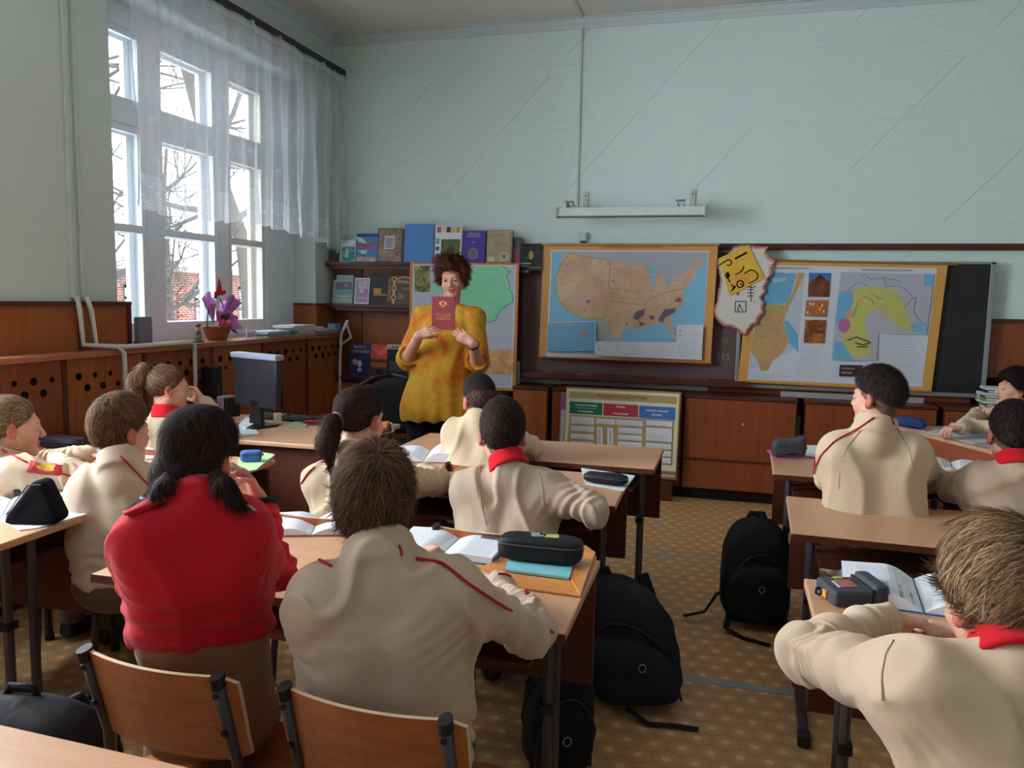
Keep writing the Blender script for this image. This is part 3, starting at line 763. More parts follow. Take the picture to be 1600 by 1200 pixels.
s.poly(P_([(147,580),(440,578),(438,768),(145,765)]), C(108,160,192)); s.line(P_([(147,580),(440,578),(438,768)]), 0.005, C(205,208,214))
s.poly(P_([(147,582),(330,580),(300,605),(147,608)]), C(150,154,166)); s.poly(P_([(335,640),(370,625),(392,650),(375,672),(345,668)]), C(170,140,150))
for _ in range(16):
    x, y = rr.uniform(155,380), rr.uniform(620,750); s.line(P_([(x, y), (x+rr.uniform(15,50), y)]), 0.0015, C(86,110,140))
s.poly(P_([(950,608),(1118,612),(1108,838),(435,795),(438,706),(945,724)]), C(200,203,214))
f0 = f(470,730); s.scribble(f(480,720)[0], f(480,722)[1], f(600,720)[0], 5, 0.02, C(140,140,150), 0.0016, rr); s.scribble(f(640,730)[0], f(640,728)[1], f(740,720)[0], 5, 0.02, C(140,140,150), 0.0016, rr)
s.scribble(f(810,745)[0], f(810,742)[1], f(930,745)[0], 5, 0.018, C(140,140,150), 0.0016, rr); s.scribble(f(965,625)[0], f(965,626)[1], f(1100,625)[0], 12, 0.022, C(140,140,150), 0.0016, rr)
for x, y, c in ((462,728,C(214,150,120)),(462,745,C(190,196,90)),(462,760,C(120,150,90)),(970,650,C(90,90,160)),(970,675,C(96,92,120))): s.disc(*f(x,y), 0.008, c, 6, 0.004)
s.text('СОЕДИНЁННЫЕ ШТАТЫ АМЕРИКИ В КОНЦЕ XIX — НАЧАЛЕ XX в.', f(665,110)[0], f(665,112)[1], 0.013, C(120,74,30), width=0.44, align='c', bold=0.01)
o = s.mb.build('map_sheet'); o.parent = t; o.matrix_parent_inverse = inv_of(t)
b = MB(); a = Vector(tl)+Vector((-0.01,-0.004,0.006)); c = Vector(tr)+Vector((0.01,-0.004,0.006)); roller(b, a, c, 0.009, wood('map_roller', (150,110,60), (190,150,90), 0)); o = b.build('top_batten'); o.parent = t; o.matrix_parent_inverse = inv_of(t)
b = MB(); a = Vector(bl)+Vector((-0.005,-0.004,-0.002)); c = Vector(bl)+Vector(tr)-Vector(tl)+Vector((0.005,-0.004,-0.002)); roller(b, a, c, 0.007, flat((170,110,50), 0.6)); o = b.build('bottom_batten'); o.parent = t; o.matrix_parent_inverse = inv_of(t)

# map of the ancient east
Y2 = YF-0.115
tl, tr, bl = atY(1172,408,Y2), atY(1481,415,Y2), atY(1153,596,Y2)
tr[2] = tl[2]-0.01
t = thing('wall_map', 'printed double map of the ancient east with pyramid pictures on the green board', 'map', tuple(tl))
s = Sheet(tl, tr, bl, 0.003, C(202,150,80))
f = homog([(232,150),(1218,180),(1155,830),(168,755)])
s.poly(P_([(290,170),(1165,202),(1105,805),(215,745)]), C(198,202,212))
s.poly(P_([(300,200),(505,210),(470,590),(225,705),(232,640)]), C(178,186,198))
s.poly(P_([(290,205),(462,215),(440,300),(425,362),(300,375),(270,300)]), C(104,160,196))
s.poly(P_([(470,212),(505,216),(470,290),(430,372),(395,455),(425,560),(390,615),(340,655),(322,700),(285,705),(262,640),(232,600),(250,500),(270,380),(345,365),(405,372),(440,320)]), noisy((186,150,100), (176,146,106), 5, 'printed_desert'))
s.poly(P_([(300,372),(400,370),(395,400),(300,402)]), C(158,156,88))
s.poly(P_([(398,452),(420,450),(470,520),(474,612),(425,560)]), C(104,164,198))
s.poly(P_([(335,240),(410,232),(415,250),(350,262)]), C(150,178,200))
for _ in range(30):
    x, y = rr.uniform(265,380), rr.uniform(400,620); s.line(P_([(x, y), (x+rr.uniform(10,45), y+1)]), 0.0015, C(140,104,64))
for (x0, y0, x1, y1, m) in ((520,215,630,335,None),(510,350,618,432,None),(500,448,608,568,None)):
    pass
s.poly(P_([(524,213),(632,216),(625,335),(518,331)]), C(66,104,176)); s.poly(P_([(518,331),(521,262),(580,222),(628,262),(625,335)]), noisy((86,46,30), (124,70,44), 16)); s.poly(P_([(580,222),(604,242),(560,242)]), C(60,32,24))
s.poly(P_([(512,349),(620,350),(612,435),(503,430)]), noisy((158,84,48), (182,112,70), 12)); 
for x, y in ((530,366),(545,370),(518,410),(580,395),(590,378),(598,408)): s.disc(*f(x,y), 0.007, C(214,190,160), 6, 0.012)
s.poly(P_([(507,447),(610,450),(602,568),(498,563)]), noisy((70,36,16), (176,112,50), 11))
s.poly(P_([(682,212),(1148,232),(1118,536),(875,526),(870,665),(640,655)]), C(170,172,180))
s.poly(P_([(1095,228),(1148,232),(1140,290),(1100,290)]), C(112,168,204))
s.poly(P_([(672,312),(740,305),(745,360),(720,420),(690,470),(655,470)]), C(108,166,200)); s.poly(P_([(655,555),(690,560),(745,640),(748,662),(645,655)]), C(108,166,200))
s.poly(P_([(1010,480),(1115,470),(1112,535),(1040,515)]), C(120,168,200))
s.poly(P_([(748,300),(800,290),(900,290),(960,310),(1000,380),(1030,440),(1040,515),(985,495),(920,450),(870,400),(820,415),(803,460),(815,520),(840,580),(835,630),(745,645),(700,570),(690,500),(720,430),(745,370)]), noisy((190,184,98), (176,176,110), 4, 'printed_plain'))
s.poly(P_([(705,415),(745,400),(740,440),(715,450)]), C(196,150,110)); s.disc(*f(702,480), 0.040, C(176,96,150), 14, 0.05)
for l in ([(710,305),(775,262),(815,285)], [(780,235),(800,225),(830,250),(900,245),(905,280)], [(745,440),(770,360),(800,340),(835,350),(850,380)], [(832,318),(870,345),(900,350)], [(905,290),(960,285),(1000,300),(1040,340)], [(920,250),(980,262)], [(1000,400),(1040,350),(1060,345),(1050,420),(1090,470)]): s.line(P_(l), 0.004, C(120,116,150))
for l in ([(720,555),(765,540),(800,555),(830,565)], [(760,570),(800,580),(835,570)], [(770,590),(820,590)]): s.line(P_(l), 0.010, C(96,84,84))
for _ in range(30):
    x, y = rr.uniform(760,1000), rr.uniform(305,400); s.line(P_([(x, y), (x+rr.uniform(10,40), y+1)]), 0.0015, C(150,146,96))
s.poly(P_([(682,680),(800,684),(796,742),(678,738)]), C(66,44,38)); s.text('МЕЖДУРЕЧЬЕ', f(690,700)[0], f(690,702)[1], 0.012, C(200,190,180), width=0.085); s.text('ДРЕВНЕЕ', f(690,722)[0], f(690,724)[1], 0.012, C(200,190,180), width=0.07)
s.scribble(f(480,590)[0], f(480,592)[1], f(590,600)[0], 11, 0.022, C(140,142,150), 0.0016, rr); s.scribble(f(885,545)[0], f(885,543)[1], f(1095,560)[0], 10, 0.024, C(140,142,150), 0.0016, rr); s.scribble(f(225,708)[0], f(225,708)[1], f(460,725)[0], 3, 0.018, C(140,142,150), 0.0016, rr); s.scribble(f(900,720)[0], f(900,690)[1], f(1090,720)[0], 6, 0.024, C(150,152,160), 0.0016, rr)
s.text('ДРЕВНИЙ ЕГИПЕТ', f(350,187)[0], f(350,190)[1], 0.012, C(84,84,90), width=0.24, bold=0.01); s.text('МЕЖДУРЕЧЬЕ И ВОСТОЧНОЕ СРЕДИЗЕМНОМОРЬЕ', f(910,210)[0], f(910,211)[1], 0.012, C(84,84,90), width=0.32, align='c', bold=0.01)
o = s.mb.build('map_sheet'); o.parent = t; o.matrix_parent_inverse = inv_of(t)
b = MB(); roller(b, Vector(tl)+Vector((-0.01,-0.004,0.008)), Vector(atY(1497,413,Y2))+Vector((0,0,0.0)), 0.008, wood('map_roller_dark', (120,90,60), (160,124,84), 0)); o = b.build('top_batten'); o.parent = t; o.matrix_parent_inverse = inv_of(t)
b = MB(); roller(b, Vector(bl)+Vector((0,-0.004,0)), Vector(bl)+Vector(tr)-Vector(tl)+Vector((0,-0.004,0)), 0.007, flat((176,118,52), 0.6)); o = b.build('bottom_batten'); o.parent = t; o.matrix_parent_inverse = inv_of(t)

# green map behind the teacher, standing on the lowest shelf and leaning on the bookshelf
Y3 = YF-0.24
tl, tr, bl = atY(641,410,Y3), atY(811,413,Y3), atY(641,618,Y3-0.03)
bl[0] = tl[0]+0.0; tr[2] = tl[2]
bl[2] = 0.70
t = thing('wall_map', 'mounted map with a pale green country standing behind the teacher', 'map', tuple(tl))
s = Sheet(tl, tr, bl, 0.012, C(190,124,76))
f = homog([(630,350),(1380,370),(1325,1285),(590,1275)])
s.poly(P_([(650,365),(1362,385),(1305,1265),(612,1255)]), C(186,200,206)); s.poly(P_([(655,375),(1350,395),(1296,1250),(620,1240)]), C(176,180,196))
s.poly(P_([(660,375),(772,378),(768,575),(655,572)]), noisy((58,84,66), (176,158,84), 13))
s.poly(P_([(800,385),(1270,390),(1320,430),(1290,460),(1315,520),(1310,560),(1335,605),(1325,650),(1250,700),(1210,780),(1130,810),(1060,700),(980,640),(900,560),(770,580),(775,545),(815,470)]), C(132,204,160))
s.line(P_([(1270,390),(1320,430),(1290,460),(1315,520),(1310,560),(1335,605),(1325,650),(1250,700),(1210,780),(1130,810)]), 0.007, C(64,156,160))
s.poly(P_([(800,385),(1100,388),(1000,420),(930,480),(820,470)]), C(128,182,206))
for _ in range(26):
    x, y = rr.uniform(1000,1260), rr.uniform(420,720); s.line(P_([(x, y), (x+rr.uniform(15,60), y+2)]), 0.0015, C(96,150,124))
s.poly(P_([(1040,1000),(1325,985),(1318,1170),(1040,1160)]), noisy((190,130,90), (206,180,120), 8)); s.scribble(f(1200,700)[0], f(1200,735)[1], f(1320,720)[0], 4, 0.02, C(150,152,160), 0.0016, rr); s.scribble(f(1060,1190)[0], f(1060,1190)[1], f(1300,1200)[0], 5, 0.014, C(150,152,160), 0.0016, rr)
o = s.mb.build('map_sheet'); o.parent = t; o.matrix_parent_inverse = inv_of(t)

# chart of forms of state, standing in front of the cabinets, with a second chart behind it
Y4 = CY-0.10
tl, tr, bl = atY(885,604,Y4+0.04), atY(1065,616,Y4+0.04), atY(880,728,Y4)
br = atY(1057,741,Y4)
tr[2] = tl[2]; bl[2] = br[2]; tr[0] = br[0]+0.006; tr[1] = tl[1]; bl[0] = tl[0]-0.006
t = thing('wall_chart', 'cream and tan chart headed with forms of state leaning on the low cabinets', 'poster', (tl[0], Y4, br[2]))
s = Sheet(tl, tr, bl, 0.008, C(170,112,68))
f = homog([(145,138),(1238,205),(1188,980),(100,905)])
CR = C(206,214,184); TAN = C(178,152,104)
s.poly(P_([(150,155),(1222,222),(1180,955),(108,885)]), CR); s.poly(P_([(175,185),(1198,248),(1195,318),(172,248)]), TAN)
s.text('ФОРМА ГОСУДАРСТВА', f(680,245)[0], f(680,258)[1], 0.021, C(110,80,36), width=0.36, align='c', bold=0.02)
s.poly(P_([(180,410),(1170,470),(1150,900),(130,832)]), TAN)
for q, c in (([(178,280),(495,302),(490,418),(172,398)], C(28,112,78)), ([(505,303),(835,325),(832,442),(502,420)], C(178,52,68)), ([(845,328),(1185,350),(1178,470),(840,446)], C(58,112,180))): s.poly(P_(q), c)
WH = C(226,228,230)
s.text('ГОСУДАРСТВЕННОЕ', f(334,330)[0], f(334,330)[1], 0.012, WH, width=0.165, align='c', bold=0.02); s.text('(территориальное)', f(334,350)[0], f(334,352)[1], 0.006, WH, width=0.15, align='c'); s.text('УСТРОЙСТВО', f(330,388)[0], f(330,390)[1], 0.012, WH, width=0.11, align='c', bold=0.02)
s.text('ФОРМА', f(668,348)[0], f(668,349)[1], 0.013, WH, width=0.065, align='c', bold=0.02); s.text('ПРАВЛЕНИЯ', f(666,410)[0], f(666,415)[1], 0.012, WH, width=0.11, align='c', bold=0.02)
s.text('ПОЛИТИЧЕСКИЙ', f(1012,385)[0], f(1012,390)[1], 0.012, WH, width=0.155, align='c', bold=0.02); s.text('РЕЖИМ', f(1010,425)[0], f(1010,428)[1], 0.013, WH, width=0.07, align='c', bold=0.02)
PB = C(208,212,220)
for q in ([190,425,415,508],[188,515,410,580],[186,590,408,655],[184,665,405,730],[432,448,615,510],[625,460,878,528],[440,530,497,800],[538,538,597,800],[645,535,872,600],[642,602,870,665],[640,668,868,730],[912,468,1155,532],[908,535,1150,675],[902,680,1142,745],[1030,757,1140,812],[1020,822,1138,880]):
    x0, y0, x1, y1 = q; k = (x1-x0)*0.062; s.poly(P_([(x0,y0),(x1,y0+k),(x1,y1),(x0,y1-k)]), PB)
    if x1-x0 > 100: s.scribble(f(x0+25,y0)[0], f(x0,(y0+y1)/2+4)[1]-0.006, f(x1-20,y1)[0], 2 if y1-y0 < 100 else 6, 0.018, C(120,150,165), 0.002, rr)
    else: s.line(P_([((x0+x1)/2, y0+30), ((x0+x1)/2, y1-40)]), 0.006, C(140,130,170))
o = s.mb.build('chart_board'); o.parent = t; o.matrix_parent_inverse = inv_of(t)
d = Vector((0, 0.022, 0))
tl2, bl2 = Vector(tl)+d+Vector((-0.042,0,-0.045)), Vector(bl)+d+Vector((-0.042,0,-0.045)); tr2 = Vector(tr)+d+Vector((-0.003,0,-0.045))
t2 = thing('wall_chart', 'white and lilac chart tucked behind the cream chart', 'poster', tuple(bl2))
s = Sheet(tl2, tr2, bl2, 0.006, C(176,118,74)); s.rect(0.01, 0.02, 0.99, 0.97, C(198,200,216)); s.rect(0.0, 0.02, 0.05, 0.22, C(140,90,150)); s.rect(0.035, 0.05, 0.055, 0.2, C(206,96,70))
o = s.mb.build('chart_board'); o.parent = t2; o.matrix_parent_inverse = inv_of(t2)
for k, (px, hz) in enumerate(((900, 0), (1040, 0))):      # two blocks of wood the charts stand on
    p = atY(px, 740, Y4); b = MB(); b.box((p[0]-0.05, Y4-0.02, 0), (p[0]+0.05, Y4+0.035, br[2]-0.052)); tag(b.build('wood_block', M['frame'], bevel=0.003), 'dark wooden block under the leaning charts, %s one' % ('left' if k == 0 else 'right'), 'block')

# papyrus posters between the maps
Y5 = Y1-0.012
f5 = lambda pts: [tuple(atY(1100+x/5.333, 360+y/5.333, Y5)) for x, y in pts]
t = thing('papyrus_poster', 'white ragged paper sheet with pinkish burnt edges and drawn signs between the maps', 'poster', tuple(atY(1150, 500, Y5)))
rg = random.Random(9)
out = [(250,130),(330,118),(400,125),(540,130),(520,170),(560,225),(605,255),(570,300),(575,360),(520,420),(545,410),(500,470),(520,510),(470,560),(500,600),(490,650),(500,690),(450,740),(440,780),(390,800),(345,880),(300,850),(240,810),(160,795),(95,740),(75,690),(90,640),(110,560),(125,470),(135,400),(120,330),(105,250),(200,190)]
def ragged(pts, a, n=4):
    r = []
    for i, p in enumerate(pts):
        q = pts[(i+1) % len(pts)]
        for k in range(n): w_ = k/n; r.append((p[0]+(q[0]-p[0])*w_+rg.uniform(-a, a), p[1]+(q[1]-p[1])*w_+rg.uniform(-a, a)))
    return r
burn = flat((158,92,84), 0.8, name='burnt_edge', var=0.3)
cx0, cy0 = 300, 480
b = MB(); b.mat(burn); R1 = ragged(out, 5); b.prism(f5(R1), (0, 0.003, 0))
b.mat(flat((190,150,140), 0.8, name='singed_paper', var=0.1)); b.add([(x, Y5-0.0008, z) for x, _, z in f5([(cx0+(x-cx0)*0.95, cy0+(y-cy0)*0.965) for x, y in R1])], [tuple(range(len(R1)))])
b.mat(flat((204,200,192), 0.8, name='cartridge_paper')); b.add([(x, Y5-0.0016, z) for x, _, z in f5([(cx0+(x-cx0)*0.88, cy0+(y-cy0)*0.92) for x, y in ragged(out, 3)])], [tuple(range(len(out)*4))])
o = b.build('paper_sheet'); o.parent = t; o.matrix_parent_inverse = inv_of(t)
def strokes(parent, name, Y, lines, w, m):
    b = MB(); b.mat(m)
    for l in lines:
        P3 = [Vector(atY(1100+x/5.333, 360+y/5.333, Y)) for x, y in l]
        for a, c in zip(P3[:-1], P3[1:]):
            d = (c-a); 
            if d.length < 1e-5: continue
            d.normalize(); q = Vector((-d.z, 0, d.x))*w/2; b.add([a+q-d*w*.3, c+q+d*w*.3, c-q+d*w*.3, a-q-d*w*.3], [(0,1,2,3)])
    o = b.build(name); o.parent = parent; o.matrix_parent_inverse = inv_of(parent)
SB = flat((26,24,22), 0.7, name='brush_ink')
strokes(t, 'drawn_sign', Y5-0.0024, [[(262,592),(350,592),(350,680),(258,680),(262,592)], [(278,665),(296,615),(318,665),(326,668)], [(390,465),(390,595)], [(365,495),(415,492)], [(360,520),(415,520)], [(362,548),(412,545)], [(270,520),(285,540),(290,515)], [(370,470),(410,478),(430,465)], [(418,596),(426,596)], [(283,668),(296,668)]], 0.006, SB)
t = thing('papyrus_poster', 'small tilted yellow sheet with black drawn signs pinned over the white paper', 'poster', tuple(atY(1150, 430, Y5-0.01)))
ye = [(108,220),(370,118),(490,300),(500,400),(225,545),(190,530)]
t5 = NT('yellowed_papyrus'); n = t5.noise(t5.coord(), 9, 4, 0.6); YM = t5.base(t5.ramp(n, [(0.35, lin((206,150,62))), (0.6, lin((216,182,66)))]), 0.7, 0.2)
b = MB(); b.prism([(x, y-0.01, z) for x, y, z in f5([(120,235),(372,120),(505,395),(215,545)])], (0, 0.002, 0)); o = b.build('paper_sheet', YM); o.parent = t; o.matrix_parent_inverse = inv_of(t)
arc = lambda cx, cy, r, a0, a1, n=8, ry=None: [(cx+r*math.cos(math.radians(a0+(a1-a0)*k/n)), cy+(ry or r)*math.sin(math.radians(a0+(a1-a0)*k/n))) for k in range(n+1)]
strokes(t, 'drawn_sign', Y5-0.0108, [[(260,232),(355,182)], [(262,238),(357,188)], [(125,292),(170,262)]+arc(205,268,24,-150,120), [(262,368),(300,350),(325,325),(328,300)], [(340,358),(385,330),(420,335),(448,365),(445,400),(410,425),(375,440)], arc(195,375,16,0,360), [(190,350),(200,400),(215,430)], [(205,350),(195,395)], arc(302,447,28,0,360,14), [(302,447),(330,462)], [(228,455),(262,470),(232,500),(258,470),(240,480)]], 0.009, SB)

# ------------------------------------------------------------------ books on the wall shelf
def standing_book(label, xa, xb, ztop_px, zb, Ybk, cover, spine=None, thick=0.03, art=None, lean=0.10, grp='books on the wall shelf', Ypx=None):
    """cover faces the room; xa..xb pixel span, thickness goes back"""
    p0 = atY(xa, ztop_px, Ybk); p1 = atY(xb, ztop_px, Ybk)
    W, H = p1[0]-p0[0], p0[2]-zb
    t = thing('book', label, 'book', ((p0[0]+p1[0])/2, Ybk, zb), group=grp)
    Rm_ = Matrix.Rotation(-lean, 3, 'X')
    def bx(a, c): 
        b = MB(); b.box(a, c, Rm_); return b
    b = bx((-W/2, -0.003, 0), (W/2, 0.0, H)); cov = part(b, 'cover', cover, t, bevel=0.001)
    b = bx((-W/2, thick, 0), (W/2, thick+0.003, H)); part(b, 'back_cover', spine or cover, t)
    b = bx((-W/2, -0.003, 0), (-W/2+0.003, thick+0.003, H)); part(b, 'spine', spine or cover, t)
    b = bx((-W/2+0.003, 0.0005, 0.003), (W/2-0.004, thick-0.0005, H-0.004)); part(b, 'page_block', M['paper2'], t)
    if art:
        o = Rm_ @ Vector((-W/2, -0.003, H)); U = Rm_ @ Vector((W, 0, 0)); V = Rm_ @ Vector((0, 0, -H))
        s = Sheet(o, o+U, o+V); art(s); o2 = s.mb.build('cover_print'); o2.parent = cov
    return t
YA = YF-0.15
def art_mos(s): s.rect(0,0,1,.2,C(214,220,220)); s.rect(.08,.3,.95,.97,noisy((30,96,96),(90,170,180),30)); s.rect(0,.2,1,.28,C(206,212,212)); s.text('МОСКВА', .1, .15, .018, C(60,66,70), width=.06); s.rect(.35,.4,.55,.8,C(170,196,190))
def art_ros(s):
    s.rect(0,0,1,1,C(74,130,180)); s.rect(0,0,1,.1,C(46,70,140)); s.poly([(0,.1),(.3,.16),(.5,.34),(.1,.3)], C(214,220,228)); s.poly([(0,.22),(.2,.36),(.6,.4),(.9,.25),(.9,.36),(.5,.5),(.1,.44)], C(190,70,76))
    s.text('РОССИЯ', .5, .56, .026, C(206,60,60), width=.10, align='c', bold=.02); s.poly([(.05,.58),(.55,.58),(.45,.8)], C(160,206,220)); s.rect(.05,.82,.95,.98,noisy((150,120,96),(196,190,186),30)); s.poly([(.02,.82),(.45,.7),(.5,.82)], C(140,90,70))
def art_brown(s): s.rect(.04,.03,.96,.97,noisy((120,98,84),(156,136,116),18)); s.rect(.28,.22,.68,.62,C(190,194,196)); s.rect(.33,.28,.63,.58,C(138,150,156)); s.text('РОДНОЙ КРАЙ', .48, .72, .01, C(200,190,170), width=.09, align='c'); s.scribble(.2,.77,.75,3,.035,C(196,186,166),.002,rr)
def art_port(s):
    s.rect(0,0,1,1,C(214,218,220))
    for k, c in enumerate(((176,84,50),(206,196,170),(60,60,60),(190,176,140),(190,150,60))): s.rect(.06+.18*k,.05,.21+.18*k,.2,C(*c))
    s.rect(.03,.36,.17,.5,C(120,150,160)); s.rect(.03,.58,.17,.68,C(60,70,80)); s.rect(.03,.76,.2,.9,C(130,90,130)); s.rect(.24,.38,.95,1,noisy((84,112,60),(62,84,52),12)); s.disc(.6,.72,.034,C(74,52,40),14,.05); s.rect(.42,.84,.78,1,C(96,66,44))
def art_viol(s): s.text('ВСЕОБЩАЯ', .5, .12, .012, C(190,180,200), width=.09, align='c', bold=.02); s.text('ИСТОРИЯ', .5, .2, .012, C(190,180,200), width=.11, align='c', bold=.02); s.disc(.5,.72,.042,C(126,112,132),18,.045); s.rect(.44,.6,.48,.84,C(70,50,60)); s.rect(.53,.6,.57,.84,C(70,50,60)); s.disc(.5,.36,.008,C(170,150,170))
def art_news(s): s.rect(.03,.03,.97,.97,noisy((156,138,108),(178,162,130),12)); s.scribble(.08,.12,.9,14,.05,C(110,92,70),.0022,rr); s.disc(.72,.8,.035,C(190,180,160),14); s.disc(.72,.8,.02,C(130,116,96),14); s.rect(.08,.82,.35,.95,C(196,184,156))
def art_blk(s): s.rect(0,0,1,1,noisy((14,18,20),(40,44,36),20)); s.disc(.5,.42,.02,C(150,140,50),10,.035); s.rect(.05,.72,.5,.76,C(170,170,160)); s.rect(.05,.82,.4,.85,C(150,150,146)); s.rect(.4,.88,1,.91,C(150,140,40))
standing_book('dark olive book standing at the curtain end of the top shelf', 516, 529, 378, S1, YA+0.02, C(88,78,58), thick=.03, art=lambda s: s.rect(.1,.2,.9,.45,C(120,100,60)))
standing_book('small blue book peeping from behind at the left end of the top shelf', 519, 529, 374.5, S1, YA+0.09, C(84,120,160), thick=.015)
standing_book('white and teal city guide on the top shelf', 531, 555, 375, S1, YA, C(206,210,208), thick=.02, art=art_mos)
standing_book('blue book with a red and white flag on the top shelf', 556, 589, 365, S1, YA, C(58,90,150), thick=.02, art=art_ros)
standing_book('brown bark patterned album on the top shelf', 589, 628, 356, S1, YA, C(112,80,60), C(50,46,48), .04, art=art_brown)
standing_book('large plain blue folder standing on the top shelf', 631, 677, 349, S1, YA, C(84,134,196), thick=.035)
standing_book('white art book with a portrait and small pictures on the cover', 679, 721, 351, S1, YA, C(206,212,214), thick=.04, art=art_port)
standing_book('purple hardback with a grey emblem on the top shelf', 721, 758, 360, S1, YA, C(74,58,140), C(40,34,80), .03, art=art_viol)
standing_book('tan newspaper patterned book on the top shelf', 760, 799, 359, S1, YA, C(140,120,92), C(80,74,62), .04, art=art_news)
standing_book('grey book over a pink one at the right end of the shelf', 800, 815, 370, S1, YA+0.06, C(92,98,96), thick=.02, art=lambda s: s.rect(.0,.45,.8,1,C(170,100,110)))
# second shelf
YB2 = YF-0.17
def art_s1(s): s.rect(.0,.25,.95,.5,C(106,102,120)); s.rect(0,.5,1,.66,C(112,158,164)); s.rect(.2,.72,.75,.78,C(190,196,186)); s.rect(.1,.85,.8,.9,C(180,188,176)); s.disc(.6,.36,.018,C(150,140,150))
def art_s2(s): s.rect(.1,.06,.92,.94,C(160,132,168)); s.rect(.2,.1,.85,.42,C(196,186,206)); s.disc(.5,.5,.016,C(206,206,214)); s.rect(.15,.75,.85,.79,C(200,190,210)); s.scribble(.2,.14,.8,4,.06,C(120,100,140),.003,rr)
def art_s3(s): s.rect(0,0,1,1,C(48,52,60)); s.rect(.15,.48,.5,.66,C(176,140,40)); s.rect(.15,.66,.8,.72,C(160,110,50)); s.rect(.82,.1,.98,.9,noisy((150,120,60),(90,80,60),40)); s.rect(.1,.16,.5,.18,C(110,110,110))
def art_s4(s):
    for v in (.1,.42,.75): s.disc(.11,v,.022,C(206,170,140)); s.disc(.11,v,.012,C(60,44,44))
    s.rect(.05,.03,.17,.97,C(196,160,132)); 
    for v in (.1,.42,.75): s.disc(.11,v,.012,C(60,44,44))
    s.rect(.24,.06,.98,.97,C(92,78,76)); s.line([(.24,.12),(.4,.05),(.6,.02),(.8,.05),(.98,.12)], .008, C(206,176,148)); s.text('РУСЬ', .58, .24, .018, C(206,196,180), width=.1, align='c', bold=.03); s.rect(.34,.6,.6,.8,C(128,112,106)); s.rect(.5,.4,.9,.5,C(116,100,96))
standing_book('thin white booklet behind the grey green book on the second shelf', 519, 526, 437, S2, YB2+0.05, C(196,206,200), thick=.01, lean=.12)
standing_book('grey green book with soft striped cover on the second shelf', 523, 550, 429, S2, YB2, C(138,166,164), C(130,150,146), .03, art=art_s1, lean=.14)
standing_book('pale lilac paperback on the second shelf', 553, 576, 433.5, S2, YB2, C(204,206,208), thick=.03, art=art_s2, lean=.14)
standing_book('dark book with gold lettering on the second shelf', 578, 611, 427, S2, YB2, C(44,48,56), thick=.03, art=art_s3, lean=.14)
standing_book('brown book with a cream ornamental border on the second shelf', 611, 643, 431, S2, YB2, C(92,78,76), thick=.03, art=art_s4, lean=.14)
# third shelf
def art_t1(s): s.rect(0,0,1,1,noisy((30,40,76),(50,66,110),14)); s.text('ВСЕ О', .2, .14, .02, C(196,160,130), width=.1, bold=.02); s.text('ГЕНИЯХ', .12, .28, .02, C(196,160,130), width=.16, bold=.02); s.disc(.28,.56,.025,C(176,140,110)); s.disc(.5,.62,.02,C(190,194,200),8,.03); s.rect(.4,.75,.6,.85,C(180,190,196))
def art_t2(s): s.rect(0,0,1,.44,C(206,76,72)); s.poly([(.1,.1),(.5,.2),(.9,.05),(1,.0),(1,.2),(.6,.35)], C(226,110,96)); s.rect(0,.44,1,1,C(86,56,50)); s.rect(0,.55,1,.7,C(150,90,60)); s.rect(.4,.75,.8,.92,C(40,30,30))
def art_t3(s): s.rect(0,0,1,1,C(34,40,42)); s.rect(0,0,.9,.14,C(190,194,190)); s.text('LIFE', .08, .12, .02, C(40,40,40), width=.08, bold=.03); s.rect(.1,.5,.7,.8,C(70,76,72))
standing_book('large dark blue encyclopedia on the lowest shelf', 545, 578, 536, S3, YB2, C(56,76,140), thick=.03, art=art_t1, lean=.10)
standing_book('red and dark brown book on the lowest shelf beside the blue one', 577, 604, 538, S3, YB2+0.003, C(120,60,56), thick=.03, art=art_t2, lean=.10)
standing_book('black magazine with pale title on the lowest shelf behind the teacher', 604, 640, 538, S3, YB2, C(34,38,42), thick=.02, art=art_t3, lean=.10)
standing_book('dark green book standing on the chalk tray beside the green map', 803, 811, 565, 0.75, YF-0.26, C(40,72,60), thick=.03, lean=0.0, grp='books by the chalkboard')
p = atY(829, 423, YF-0.10)
standing_book('black book with a gold figure at the end of the top shelf beside the map', 813, 847, 381, p[2], YF-0.15, C(20,24,24), thick=.03, art=art_blk, lean=0.05, grp='books by the chalkboard')
b = MB(); b.box((-1.66, YF-0.19, p[2]-0.02), (-1.50, YF-0.06, p[2])); tag(b.build('small_shelf', M['frame'], bevel=0.003), 'short dark wooden shelf end under the black book', 'shelf')
p = atY(618, 410, YF-0.16); b = MB(); b.tube([(p[0]-0.02, YF-0.175, S1+0.004), (p[0]+0.0, YF-0.17, S1+0.008), (p[0]+0.035, YF-0.16, S1+0.012)], 0.004, 6); tag(b.build('chalk', flat((206,180,160),.8)), 'pinkish chalk stick lying on the edge of the top book shelf', 'chalk')
